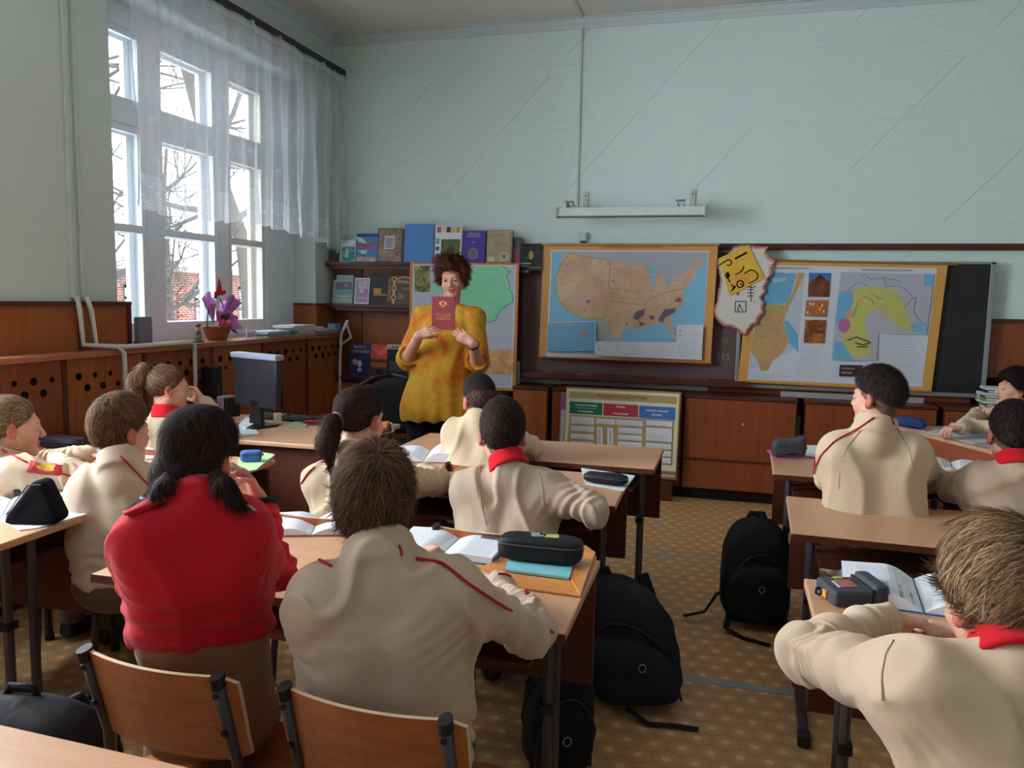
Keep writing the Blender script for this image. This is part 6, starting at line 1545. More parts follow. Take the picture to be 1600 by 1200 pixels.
def strands(parent, V, Q, F, mats, n, L, lift, flow, seed, wd=.0011, region=None, name='hair_strands'):
    c, R = F; rs = np.random.RandomState(seed)
    tri = V[Q]; ctr = tri.mean(1); nr = np.cross(tri[:, 2]-tri[:, 0], tri[:, 3]-tri[:, 1]); ar = np.linalg.norm(nr, axis=1); nr = nr/np.maximum(ar, 1e-12)[:, None]
    if region is not None: ok = region((ctr-c) @ R)
    else: ok = np.ones(len(ctr), bool)
    w_ = ar*ok; idx = rs.choice(len(ctr), n, p=w_/w_.sum()); P = ctr[idx]; Nn = nr[idx]
    verts = []; faces = []; mi = []
    Ls = L*(.6+.7*rs.rand(n)); S = 4; pts = [P-Nn*.001]; cur = P.copy(); nn = Nn.copy()
    jit = rs.randn(n, 3)*.25
    for k in range(S):
        g = flow((cur-c) @ R) @ R.T+jit; g = g-nn*(g*nn).sum(1, keepdims=True); g /= np.maximum(np.linalg.norm(g, axis=1, keepdims=True), 1e-6)
        dd = g+nn*(lift-.16*k); dd /= np.linalg.norm(dd, axis=1, keepdims=True); cur = cur+dd*(Ls/S)[:, None]; pts.append(cur)
    sd = np.cross(g, nn); sd /= np.maximum(np.linalg.norm(sd, axis=1, keepdims=True), 1e-6)
    o0 = np.array(parent.location); rows = []
    for k, p in enumerate(pts):
        ww = wd*(1-(k/S)**2*.85); rows.append(p-sd*ww-o0); rows.append(p+sd*ww-o0)
    A = np.stack(rows, 1).reshape(-1, 3); m = 2*(S+1); base = np.arange(n)*m
    F_ = np.concatenate([np.stack([base+2*k, base+2*k+1, base+2*k+3, base+2*k+2], 1) for k in range(S)]); mm = np.tile(rs.choice(3, n, p=[.35,.45,.2]), S)
    me = bpy.data.meshes.new(name); me.vertices.add(len(A)); me.vertices.foreach_set('co', A.astype(np.float32).ravel()); me.loops.add(len(F_)*4); me.loops.foreach_set('vertex_index', F_.astype(np.int32).ravel())
    me.polygons.add(len(F_)); me.polygons.foreach_set('loop_start', np.arange(0, len(F_)*4, 4, dtype=np.int32)); me.polygons.foreach_set('use_smooth', np.ones(len(F_), bool))
    for x in mats: me.materials.append(x)
    me.polygons.foreach_set('material_index', mm.astype(np.int32)); me.update(calc_edges=True)
    o = bpy.data.objects.new(name, me); scene.collection.objects.link(o); o.parent = parent; return o
def flow_out(cr=(0,-.045,.13)):
    cr = V3(*cr)
    def f(P): g = P-cr; g[:, 2] -= .02; return g/np.maximum(np.linalg.norm(g, axis=1, keepdims=True), 1e-6)
    return f
def flow_to(pt):
    pt = V3(*pt)
    def f(P): g = pt-P; return g/np.maximum(np.linalg.norm(g, axis=1, keepdims=True), 1e-6)
    return f
def flow_fwd(P): g = np.stack([P[:, 0]*2-.04, P[:, 1]*0+.6, -np.abs(P[:, 1])*0-.15+0*P[:, 0]], 1); return g

def short_hair(parent, F, s, col, seed, top=.016, side=.007, n=2500, L=.03, lift=.25, line=(.075,.062,-.068,-.060), wd=.0011, vox=.004, flow=None, tuft=()):
    c, R = F; T = lambda x, y, z: c+R @ (V3(x, y, z)*s); v = Vol()
    y0, z0, y1, z1 = line
    v.ell(T(0,-.016,.038), ((.072+side)*s, (.092+side+.003)*s, (.082+top)*s), R.T, .01)
    v.ell(T(0,.012,.062), ((.064+side*.6)*s, (.075)*s, (.058+top)*s), R.T, .03*s)
    n_ = R @ V3(0, (z0-z1), -(y0-y1)); v.plane(T(0, y0, z0), n_, .02*s)
    for q in (-1, 1):
        v.ell(T(q*.088,-.0,-.012), (.024*s, .023*s, .036*s), R.T, .008*s, 'sub')
    for tx in tuft: v.cap(T(*tx[0]), T(*tx[1]), tx[2]*s, tx[3]*s, .02*s)
    v.noise = wrinkle(seed, .0025 if side > .006 else .0009, 60)
    m = hm(col); o, V, Q = vol_object(v, 'hair', [m[0]], vox, parent)
    st = strands(o if False else parent, V, Q, F, m, n, L, lift, flow or flow_out(), seed, wd)
    return o
def limb_pts(a, b, t): return a+(b-a)*t

def person(label, loc, head, F_yaw, neck, SL, SR, EL, WL, ER, WR, pel, handL=None, handR=None, sweater='beige', trousers='trous_dk', s=.92, legs=True, fwd=(0,1,0), vox=.005,
           collar='stand', seed=1, build=1.0, pitch=0, roll=0, waist=None, knee_dx=(0.0,0.0), sleeve=1.0, body_mats=None, belly=0.0, mouth=False, wr_amp=.0085, sk='skin', extra_wr=(), hem=None, stub=None):
    t = thing('person', label, 'person', loc); t.location = Vector(loc)
    F = head_frame(head, F_yaw, pitch, roll); fw = unit(fwd)
    neck, SL, SR, pel = [np.array(q, float) for q in (neck, SL, SR, pel)]
    mid = (SL+SR)/2; rt = unit(SR-SL); fw = unit(V3(-rt[1], rt[0], 0)); chest = mid+V3(0,0,-.08)-fw*.0; wst = (chest*.45+pel*.55) if waist is None else np.array(waist)
    def trunk(v, e):
        for q in (-1, 1):
            o = rt*q*.050*build
            v.cap(chest+o, wst+o, .092*build+e, .096*build+belly+e, .03, fw, 1.05); v.cap(wst+o, pel+o*.9, .096*build+belly+e, .104*build+e, .03, fw, 1.0)
        for q, S_ in ((-1, SL), (1, SR)): v.cap(S_*.72+chest*.28+V3(0,0,-.03), wst+rt*q*.062*build, .052*build+e, .072*build+e, .06, fw, 1.0)
        v.cap(SL*.85+mid*.15+V3(0,0,-.02), SR*.85+mid*.15+V3(0,0,-.02), .044*build+e, None, .05)
        v.cap(neck+V3(0,0,-.03), SL+V3(0,0,.0), .032+e*.8, .036*build+e, .045); v.cap(neck+V3(0,0,-.03), SR+V3(0,0,.0), .032+e*.8, .036*build+e, .045)
    arms = [(SL, EL, WL, handL), (SR, ER, WR, handR)]
    # sweater
    v = Vol(); trunk(v, .008); v.cap(neck+V3(0,0,-.05), neck+(F[0]-neck)*.12+V3(0,0,-.012)-fw*.004, .060, .052, .03); spots = [(pel+V3(0,0,.05), .12, .5)]; folds = []
    for S, E_, W_, h in arms:
        if E_ is None: continue
        S, E_, W_ = [np.array(q, float) for q in (S, E_, W_)]
        m = (S+E_)/2+V3(0,0,-.006)
        v.cap(S, m, .041*build+.008, .043*build+.008, .075); v.cap(m, E_, .043*build+.008, .037*build+.008, .02); W2 = E_+(W_-E_)*sleeve
        v.cap(E_, W2, .038*build+.008, .027+.006, .018)
        if sleeve > .8: v.cap(W2-unit(W2-E_)*.040, W2-unit(W2-E_)*.012, .031+.006, .030+.005, .006)
        spots += [(E_, .075, 1.2), (S+V3(0,0,-.07), .06, .7)]
        folds += [(E_*.8+S*.2, unit(E_-S), .065, .030, .75), (E_*.72+W_*.28, unit(W_-E_), .06, .026, .9), (E_*.3+W_*.7, unit(W_-E_), .05, .024, .7), (S+V3(0,0,-.06)+(chest-S)*.2, unit(unit(E_-S)+V3(0,0,-.5)), .07, .034, .55)]
    hz = pel[2]-.045 if hem is None else hem
    v.plane(V3(0,0,hz), V3(0,0,-1), .02)
    if collar == 'stand': v.ring(neck+V3(0,0,-.02), neck*.6+F[0]*.4+V3(0,0,-.035)-fw*.006, .056, .054, .0080, .016)
    elif collar == 'high': v.ring(neck+V3(0,0,-.02), neck*.50+F[0]*.50+V3(0,0,-.022)-fw*.006, .059, .058, .0085, .016)
    v.noise = wrinkle(seed*7+1, wr_amp, 36, spots+list(extra_wr), folds, hz+.06)
    SW = v
    so, _, _ = vol_object(v, 'sweater', [M[sweater]] if isinstance(sweater, str) else [sweater], vox, t)
    # inner collar
    if collar == 'polo':
        v = Vol(); v.ring(neck+V3(0,0,-.008), neck*.56+F[0]*.44+V3(0,0,-.012)-fw*.004, .059, .053, .0065, .01); vol_object(v, 'collar', [M['redcollar']], .004, t)
    # body
    v = Vol(); v.cap(mid+V3(0,0,-.03), chest+V3(0,0,-.06), .055*build, .05*build, .01, fw, 1.0); v.cap(chest, pel, .05*build, .06*build, .01); v.cap(SL, SR, .032*build, None, .01)
    for S, E_, W_, h in arms:
        if E_ is None: continue
        S, E_, W_ = [np.array(q, float) for q in (S, E_, W_)]
        v.cap(S, E_, .032*build, .029*build, .02); v.cap(E_, W_, .030*build*(1.0 if sleeve > .8 else 1.12), .0215*(1+.2*(build-1)), .012)
        if h is not None: add_hand(v, W_+unit(W_-E_)*.008, h[0], h[1], h[2], h[3] if len(h) > 3 else s, *(h[4:]))
    v.cap(neck+V3(0,0,-.03), F[0]+F[1] @ (V3(0,-.02,-.05)*s), .044, .044, .02)
    T = add_head(v, F, s, mouth_open=mouth)
    c_, R_ = F
    def reg(P):
        q = (P-c_) @ R_/s; r = np.zeros(len(P), int)
        r[(np.abs(q[:, 0]) > .070) & (np.abs(q[:, 2]) < .04) & (np.abs(q[:, 1]+.004) < .024)] = 1
        if stub: r[(q[:, 1] < .045) & (q[:, 2] > -.058+(q[:, 1]+.06)*.75) & (r == 0)] = 3
        r[(np.abs(q[:, 0]) < .021) & (np.abs(q[:, 2]+.0615) < .0115) & (q[:, 1] > .084)] = 2
        return r
    bo, _, _ = vol_object(v, 'body', [M[sk], M['ear'], M['lip']]+([stubble(stub)] if stub else []), min(vox, .0042), t, reg)
    if legs:
        v = Vol(); spots = []
        for q in (-1, 1): v.cap((pel if hem is None else pel+(chest-pel)*((hem+.03-pel[2])/(chest[2]-pel[2])))+rt*q*.040, pel+V3(0,0,-.03)+rt*q*.036, (.104 if hem is not None else .098)*build, .108*build, .03, fw, 1.0)
        for k, q in enumerate((-1, 1)):
            hip = pel+rt*q*.075+V3(0,0,-.035); kn = hip+fw*.36+rt*q*(.02+knee_dx[k])+V3(0,0,.0); kn[2] = .455; an = kn+fw*.03; an[2] = .10
            v.cap(hip, kn, .078*build, .058*build, .04); v.cap(kn, an, .056*build, .048, .02); spots += [(kn, .08, 1.2), (hip, .1, 1.)]
            f2 = Vol(); f2.cap(an+V3(0,0,-.055)-fw*.02, an+fw*.15+V3(0,0,-.07), .036, .026, .02, V3(0,0,1), 1.0); f2.cap(an+V3(0,0,-.05), an+V3(0,0,.0), .036, .034, .02); f2.plane(V3(0,0,.004), V3(0,0,-1), .004)
            vol_object(f2, 'shoe', [M['shoe']], .006, t)
        v.noise = wrinkle(seed*5+3, .006, 24, spots); vol_object(v, 'trousers', [M[trousers]], .007, t)
    return t, F, T, SW

def piping(t, SW, pts, r=.0028, name='piping', m='crimson', n=40):
    P = [np.array(p, float) for p in pts]; out = []
    for i in range(len(P)-1):
        k = max(2, n//(len(P)-1))
        for j in range(k): out.append(P[i]+(P[i+1]-P[i])*j/k)
    out.append(P[-1]); Q, g = SW.project(np.array(out), .001)
    for _ in range(2): Q[1:-1] = (Q[:-2]+2*Q[1:-1]+Q[2:])/4
    b = MB(); b.tube([tuple(q-np.array(t.location)) for q in Q], r, 6); return part(b, name, M[m], t, smooth=True)
def pipe_px(t, SW, pts, r=.0030, name='piping', m='crimson'):
    P = []
    for (x0, y0), (x1, y1) in zip(pts[:-1], pts[1:]):
        for k in range(5): P.append((x0+(x1-x0)*k/5, y0+(y1-y0)*k/5))
    P.append(pts[-1]); Q = np.array([h for h in (SW.hit(*p, .0025 if name == 'piping' else .0004) for p in P) if h is not None])
    for _ in range(1): Q[1:-1] = (Q[:-2]+2*Q[1:-1]+Q[2:])/4
    b = MB(); b.tube([tuple(q-np.array(t.location)) for q in Q], r, 6); return part(b, name, M[m], t, smooth=True)
def raglan(t, SW, neck, S, E_, W_=None, up=.05, side=1):
    """red piping from the collar over the shoulder and down the outside of the sleeve"""
    neck, S, E_ = [np.array(q, float) for q in (neck, S, E_)]; o = unit(S-neck); o[2] = 0
    pts = [neck+unit(S-neck)*.055+V3(0,-.01,.03), S+V3(0,-.005,.06), (S+E_)/2+o*.05+V3(0,0,.045), E_+o*.05+V3(0,0,.02)]
    if W_ is not None: pts.append(E_+(np.array(W_)-E_)*.35+o*.05)
    return piping(t, SW, pts)
def eyes(t, T, s, R, lidcol='skin', iris=(70,60,50), closed=False):
    for q in (-1, 1):
        c = T(q*.031, .0795, .003)-np.array(t.location); b = MB(); vs = []; n = 12; r = .0115*s
        b.mat(flat((178,170,166), .25, .5, name='eye_white'))
        cols = [(j, i) for j in range(n) for i in range(16)]
        f = R @ V3(0,1,0)
        ring = []
        for j in range(n+1):
            ph = math.pi*j/n
            for i in range(16):
                a = 2*math.pi*i/16; ring.append(c+R @ (V3(math.sin(ph)*math.cos(a), math.cos(ph), math.sin(ph)*math.sin(a))*r))
        o = len(b.v); b.v += [tuple(p) for p in ring]
        for j in range(n):
            b.mat(flat(iris, .2, .6, name='iris') if j < 3 else flat((178,170,166), .25, .5, name='eye_white'))
            for i in range(16): b.f.append((j*16+i, (j+1)*16+i, (j+1)*16+(i+1) % 16, j*16+(i+1) % 16)); b.mi.append(b.cur)
        part(b, 'eye', None, t, smooth=True)
        v = Vol(); v.sph(T(q*.031, .0795, .0045), .0121*s); v.plane(T(q*.031, .0795, .0055 if not closed else -.001), R @ V3(0, -.25, -1), .001); vol_object(v, 'eyelid', [M[lidcol]], .0016, t)
        v = Vol(); v.cap(T(q*.018, .0885, .0215), T(q*.046, .0775, .022), .0030*s, .0020*s); vol_object(v, 'eyebrow', [flat((90,66,54), .8, .1, name='eyebrow')], .0016, t)
# ------------------------------------------------------------------ the teacher
yT = 4.65
def A4(x, y, Y=yT): return atY(x, y, Y)
hd = A4(707, 434, yT-.03)
def tie_dye():
    t = NT('tie_dyed_blouse'); v = t.coord((1,1,.8)); n = t.noise(v, 5.5, 4, .6, 1.0); n2 = t.noise(t.coord((1.3,1,1)), 9, 4, .6)
    c = t.ramp(n, [(.34, lin((170,62,30))), (.45, lin((188,116,38))), (.56, lin((190,146,46))), (.70, lin((176,140,58)))])
    c = t.mix(t.math('MULTIPLY', t.math('GREATER_THAN', n2, .62), .55), c, lin((196,84,40)))
    t.bump(t.noise(t.coord(), 200, 2), .2, .001); return t.base(c, .8, .15)
M['blouse'] = tie_dye()
fT = unit(V3(.30, -1, 0))                                  # she faces the class
neck = A4(703, 479, yT+.02); SLt = A4(742, 497, yT); SRt = A4(662, 494, yT)   # her left is at the right of the photo
ELt = A4(748, 572, yT-.06); ERt = A4(634, 566, yT-.06)
WLt = A4(738, 535, yT-.35); WRt = A4(655, 524, yT-.35)
t = thing('person', 'red-haired teacher in an orange tie-dyed blouse holding up a red booklet', 'person', (hd[0], yT, 0))
F = head_frame(hd, 180+10, 14, 4); s = .98
pel = V3(neck[0]-.0, yT, .90)
v = Vol(); mid = (SLt+SRt)/2; chest = mid+V3(0,0,-.12); hem = A4(676, 645, yT)
v.cap(chest-unit(SLt-SRt)*.05, chest+unit(SLt-SRt)*.05, .125, None, .03, fT, 1.15); v.cap(chest, V3(pel[0]-.03, yT, .98), .165, .18, .06, fT, 1.15); v.cap(V3(pel[0]-.03, yT, .98), V3(pel[0]-.06, yT, .70), .18, .245, .06, fT, 1.3)
v.cap(SLt, SRt, .058, None, .05); v.cap(neck+V3(0,0,-.02), SLt, .04, .055, .05); v.cap(neck+V3(0,0,-.02), SRt, .04, .055, .05)
for S, E_ in ((SLt, ELt), (SRt, ERt)):
    Em = S+(E_-S)*.92; v.cap(S, Em, .060, .072, .03, fT, 1.1); W_ = WLt if S is SLt else WRt; v.cap(Em, E_+(W_-E_)*.16, .066, .056, .02); v.ring(E_+(W_-E_)*.14, E_+(W_-E_)*.26, .052, .062, .006, .008)
v.plane(V3(0,0,hem[2]-.0), V3(0.02,0,-1), .006)
v.noise = lambda X, w=wrinkle(3, .006, 16): w(X)+.006*np.sin((X[:, 0]+X[:, 1]*.4)*62)*np.clip((1.1-X[:, 2])/.35, 0, 1)
v.ell(mid+V3(0,0,.10)+fT*.09, (.05,.10,.10), None, .01, 'sub')
vol_object(v, 'blouse', [M['blouse']], .006, t)
v = Vol(); v.cap(chest, V3(pel[0], yT, .95), .13, .14, .05, fT, 1.25); v.cap(V3(pel[0], yT, .95), V3(pel[0], yT, .8), .14, .16, .05, fT, 1.2)
v.cap(SLt, SRt, .045, None, .05); v.cap(neck+V3(0,0,-.03), SLt, .034, .042, .05); v.cap(neck+V3(0,0,-.03), SRt, .034, .042, .05)
bk = A4(706, 489, yT-.33)
for S, E_, W_, sd in ((SLt, ELt, WLt, 1), (SRt, ERt, WRt, -1)):
    v.cap(S, E_, .045, .042, .02); v.cap(E_, W_, .044, .027, .015)
    tgt = A4(706, 512, yT-.375) if sd > 0 else A4(690, 509, yT-.375); d = unit(tgt-W_); palm = V3(-sd*.25, .9, .1)
    add_hand(v, W_, d, palm, 1 if sd > 0 else -1, .90, (.22,.3,.36,.45), (.35,.9))
v.cap(neck+V3(0,0,-.03), F[0]+F[1] @ V3(0,-.02,-.05), .054, .050, .02); T = add_head(v, F, s, mouth_open=True)
def reg(P, c_=F[0], R_=F[1], s=s):
    q = (P-c_) @ R_/s; r = np.zeros(len(P), int); r[(np.abs(q[:, 0]) < .024) & (np.abs(q[:, 2]+.0615) < .0125) & (q[:, 1] > .084)] = 2; return r
vol_object(v, 'body', [M['skin_t'], M['ear'], M['lip']], .004, t, reg)
eyes(t, T, s, F[1], 'skin_t')
v = Vol(); c_, R_ = F
for q in ((0,-.03,.055,.098,.085,.085),(0,.045,.085,.075,.045,.045),(-.07,-.0,.03,.035,.055,.07),(.07,-.0,.03,.035,.055,.07),(0,-.07,.0,.085,.05,.085),(.03,.03,.11,.05,.05,.035)): v.ell(T(*q[:3]), tuple(x*s for x in q[3:]), R_.T, .03)
v.ell(T(0,.10,-.02), (.062*s,.06*s,.085*s), R_.T, .012, 'sub')
v.noise = wrinkle(9, .014, 70); o, V, Q = vol_object(v, 'hair', [hm((88,44,34))[0]], .005, t)
strands(t, V, Q, F, hm((98,50,38)), 2600, .035, .7, flow_out((0,-.02,.10)), 5, .0013)
# trousers and shoes
blk = cloth('black_trouser_cloth', (22,20,24)); M['blk'] = blk
v = Vol(); v.cap(V3(pel[0]-.06, yT, .86), V3(pel[0]-.06, yT, .76), .17, .18, .05, fT, 1.2)
rtT = unit(np.cross(fT, V3(0,0,1)))
for q in (-1, 1): v.cap(V3(pel[0]-.06, yT, .78)+rtT*q*.09, V3(pel[0]-.06, yT, .42)+rtT*q*.10, .115, .10, .04); v.cap(V3(pel[0]-.06, yT, .42)+rtT*q*.10, V3(pel[0]-.06, yT, .06)+rtT*q*.10, .10, .095, .03)
v.plane(V3(0,0,.035), V3(0,0,-1), .01); v.noise = wrinkle(2, .006, 18); vol_object(v, 'trousers', [blk], .008, t)
for q in (-1, 1):
    a = V3(pel[0]-.06, yT, .04)+rtT*q*.10; v = Vol(); v.cap(a-fT*.04, a+fT*.15, .04, .032, .02); v.plane(V3(0,0,.0), V3(0,0,-1), .004); vol_object(v, 'shoe', [M['shoe']], .008, t)
q = WLt+unit(WLt-ELt)*-.03; dd = unit(WLt-ELt); u_ = unit(np.cross(dd, V3(0,0,1))); w_ = np.cross(dd, u_)
b = MB(); b.tube([tuple(q+(u_*math.cos(a)+w_*math.sin(a))*.032-np.array(t.location)) for a in [2*math.pi*k/20 for k in range(20)]], .006, 8, closed=True); part(b, 'wrist_watch', flat((40,20,24), .4, .5), t, smooth=True)
b = MB(); c = T(.079, .0, -.045)-np.array(t.location); b.lathe([(0,-.006),(.005,0),(0,.006)], tuple(c), 10); part(b, 'earring', flat((40,40,44), .3, .5, .5), t, smooth=True)
b = MB(); c = T(-.079, .0, -.045)-np.array(t.location); b.lathe([(0,-.006),(.005,0),(0,.006)], tuple(c), 10); part(b, 'earring', flat((40,40,44), .3, .5, .5), t, smooth=True)
# the red booklet
Yb = yT-.345
p0, p1, p2 = A4(675,463,Yb), A4(710.5,463.5,Yb), A4(675,515,Yb)
p1[2] = p0[2]; p2[0] = p0[0]
rd = flat((124,24,32), .5, .3, name='red_booklet_cover'); gold = flat((176,112,60), .4, .5, .3, name='gold_print')
t = thing('booklet', 'dark red booklet with gold emblem held up by the teacher', 'booklet', tuple(p0))
s_ = Sheet(p0, p1, p2, .008, rd)
for k, (w_, v_) in enumerate(((.72,.55),(.60,.62),(.66,.69))): s_.text(['КОНСТИТУЦИЯ','РОССИЙСКОЙ','ФЕДЕРАЦИИ'][k], .5, v_, .0075, gold, width=w_*.13, align='c', bold=.02)
for sd in (-1, 1):
    s_.poly([(.5,.19),(.5+sd*.07,.155),(.5+sd*.17,.165),(.5+sd*.19,.21),(.5+sd*.15,.25),(.5+sd*.09,.27),(.5,.28)], gold); s_.disc(.5+sd*.04,.145,.005,gold,8); s_.poly([(.5,.13),(.5+sd*.03,.12),(.5+sd*.02,.14)], gold)
s_.poly([(.46,.26),(.54,.26),(.57,.33),(.5,.30),(.43,.33)], gold); s_.disc(.5,.22,.009,rd,8)
o = s_.mb.build('cover'); o.parent = t; o.matrix_parent_inverse = inv_of(t)
b = MB(); n_ = s_.n; b.prism([s_.pt(.02,.01,-.0085), s_.pt(.02,.99,-.0085), s_.pt(.97,.99,-.0085), s_.pt(.97,.01,-.0085)], -n_*.004); o = b.build('pages', M['paper2']); o.parent = t; o.matrix_parent_inverse = inv_of(t)

# ------------------------------------------------------------------ pupils
UPR = V3(0,0,1)
def seat(x, y, z=.50): return V3(x, y, z)
# boy in the foreground, seen from behind
H6, N6 = atY(582,794,1.38), atY(592,880,1.29)
SL6, SR6, ER6, WR6 = atY(502,932,1.25), atY(688,918,1.34), atZ(838,985,.752), atZ(768,912,.74)
EL6, WL6 = V3(-.775,1.50,.755), atZ(646,880,.75)
t, F, T, SW = person('brown-haired boy in a beige pullover at the bottom centre, seen from behind', (-.57,1.25,0), H6, 22, N6, SL6, SR6, EL6, WL6, ER6, WR6, seat(-.585,1.33,.55),
    handL=(V3(.35,.9,.25), V3(.3,0,-1), 1, .88, (.8,.9,.95,1.), (.4,.4)), handR=(V3(-.75,.55,-.05), V3(0,0,-1), -1, .88, (.25,.3,.3,.3), (.6,.2)),
    sweater='beige2', vox=.0045, seed=6, s=.85, sleeve=.9, collar='high', roll=4, build=.95, pitch=6, wr_amp=.012)
short_hair(t, F, .85, (104,76,58), 6, top=.026, side=.010, n=8000, L=.042, lift=.34, line=(.075,.075,-.075,-.075), wd=.0009, vox=.0035, flow=flow_out((.012,-.062,.115)))
pipe_px(t, SW, [(650,872),(690,878),(735,914),(790,950),(840,976),(864,988)]); pipe_px(t, SW, [(518,884),(494,872),(470,876),(454,894)]); pipe_px(t, SW, [(624,852),(628,862),(626,878)], r=.0022)
piping(t, SW, [ER6+(WR6-ER6)*.35+V3(.05,.02,.06), ER6+(WR6-ER6)*.35+V3(-.0,.0,.08)]); piping(t, SW, [ER6+(WR6-ER6)*.75+V3(.03,.02,.05), ER6+(WR6-ER6)*.75+V3(-.01,-.0,.06)])
# girl in red
H4, N4 = atY(308,714,1.33), atY(306,782,1.25)
SL4, SR4 = atY(226,842,1.19), atY(378,826,1.30)
EL4, WL4 = V3(-1.19,1.42,.76), V3(-1.12,1.62,.73)
ER4 = atZ(440,905,.765); ER4 = V3(-.955,1.53,.77); WR4 = atY(404,782,1.60)
t, F, T, SW = person('dark-haired girl in a red shirt resting her chin on her hand', (-.97,1.25,0), H4, 9, N4, SL4, SR4, EL4, WL4, ER4, WR4, seat(-1.01,1.36,.55), hem=.725,
    handL=(V3(.6,.7,-.1), V3(0,0,-1), 1, .86, (.2,.2,.2,.2), (.5,.2)), handR=(atY(376,732,1.55)-WR4, V3(-.5,-.85,.1), -1, .92, (.35,.6,.75,.85), (.5,.4)),
    sweater='red', trousers='trous_tan', s=.82, vox=.0045, seed=4, collar='stand', pitch=8, roll=5, build=.79, wr_amp=.0065, sleeve=.86)
c_, R_ = F; s = .82
v = Vol(); v.ell(T(0,-.016,.036), (.079*s,.100*s,.091*s), R_.T, .01); v.ell(T(0,.03,.05), (.072*s,.066*s,.064*s), R_.T, .03); v.plane(T(0,.088,.05), R_ @ V3(0,.62,-.80), .03)
v.cap(T(-.025,-.055,-.04), T(-.025,-.05,-.095), .044, .034, .03); v.cap(T(.025,-.055,-.04), T(.025,-.05,-.095), .044, .034, .03)
v.cap(T(.052,-.055,-.09), T(.078,-.058,-.135), .024, .026, .015); v.cap(T(.078,-.058,-.135), T(.105,-.045,-.165), .026, .020, .01); v.cap(T(.105,-.045,-.165), T(.135,-.01,-.185), .020, .010, .01)
v.cap(T(-.055,-.05,-.09), T(-.082,-.045,-.14), .022, .024, .015); v.cap(T(-.082,-.045,-.14), T(-.105,-.01,-.20), .022, .010, .01)
for q in (1,): v.ell(T(q*.082,.008,-.030), (.02*s,.020*s,.028*s), R_.T, .006, 'sub')
v.noise = wrinkle(4, .003, 60); mcol = hm((56,40,38)); o, V, Q = vol_object(v, 'hair', [mcol[0]], .004, t)
def fl4(P):
    g = np.stack([np.sign(P[:, 0]+1e-6)*.7*(P[:, 2] > .05), -.25-0*P[:, 0], -1+0*P[:, 0]], 1); return g
strands(t, V, Q, F, mcol, 6000, .045, .02, fl4, 4, .0008)
for pts, r0 in (([(340,744),(350,758),(362,774),(382,788)], .014), ([(262,744),(256,758),(248,768),(240,776)], .010)):
    P3 = [SW.hit(*p, .012) for p in pts]; P3 = [x if x is not None and np.linalg.norm(x-N4) < .3 else next(y for y in P3 if y is not None)+V3(0,0,-.02) for x in P3]; v = Vol()
    for k in range(3): v.cap(P3[k], P3[k+1], r0*(1, 1.15, .95)[k], r0*(1.15, .95, .35)[k], .01)
    v.noise = wrinkle(11, .003, 80); o2, V2, Q2 = vol_object(v, 'braid', [mcol[0]], .0035, t); strands(t, V2, Q2, F, mcol, 900, .03, .03, lambda P: np.tile(V3(.2,.1,-1), (len(P), 1)), 6, .0008, name='braid_strands')
for q in (1, -1):
    b = MB(); c0 = T(q*.062,-.055,-.105)-np.array(t.location); b.tube([tuple(c0+R_ @ (V3(math.cos(a),math.sin(a),.0)*.023)) for a in [2*math.pi*k/16 for k in range(16)]], .005, 6, closed=True); part(b, 'hair_tie', flat((60,70,110), .6), t, smooth=True)
for S, q in ((SR4, 1), (SL4, -1)):      # epaulettes
    e0, e1, hw = (V3(344,782,0), V3(404,800,0), V3(-2,8,0)) if q == 1 else (V3(258,776,0), V3(192,800,0), V3(3,7,0))
    u = unit(S-N4); wv = unit(np.cross(u, UPR)); g = []
    for i in range(13):
        for j in (-1, -.5, 0, .5, 1): pp = e0+(e1-e0)*i/12+hw*j*(1-(max(0, i-10)/3)**2*.4); h_ = SW.hit(pp[0], pp[1], .005); g.append(h_ if h_ is not None and np.linalg.norm(h_-S) < .22 else None)
    for k_ in range(len(g)):      # points past the shoulder's outline take their neighbour's place
        if g[k_] is None: g[k_] = g[k_-1] if k_ and g[k_-1] is not None else next(x for x in g[k_:] if x is not None)
    Q_ = np.array(g)-np.array(t.location)
    b = MB(); b.add(Q_, [(i*5+j, i*5+j+1, (i+1)*5+j+1, (i+1)*5+j) for i in range(12) for j in range(4)]); o = part(b, 'epaulette', M['red'], t, smooth=True); k = o.modifiers.new('s', 'SOLIDIFY'); k.thickness = .004; k.offset = -1
    if q == 1:
        b = MB(); c0 = (Q_[10*5+2]+Q_[9*5+2])/2+V3(0,0,.004)
        for k in range(5): a = k*1.257; b.tube([tuple(c0), tuple(c0+(u*math.cos(a)+wv*math.sin(a))*.013+V3(0,0,.001))], [.003, .0015], 6)
        e = b.build('badge', flat((190,180,170), .3, .5, .7)); e.parent = o
d = unit(WR4-ER4); u = unit(np.cross(d, V3(0,1,0))); w2 = np.cross(d, u); b = MB(); b.tube([tuple(ER4+(WR4-ER4)*.90+(u*math.cos(a)+w2*math.sin(a))*.033-np.array(t.location)) for a in [2*math.pi*k/24 for k in range(24)]], .011, 8, flatn=tuple(d), closed=True); part(b, 'wrist_band', flat((16,14,18), .7), t, smooth=True)
b = MB(); c0 = T(.078,.002,-.05)-np.array(t.location); b.lathe([(0,-.004),(.0035,0),(0,.004)], tuple(c0), 8); part(b, 'earring', flat((220,220,224), .2, .6, .9), t)
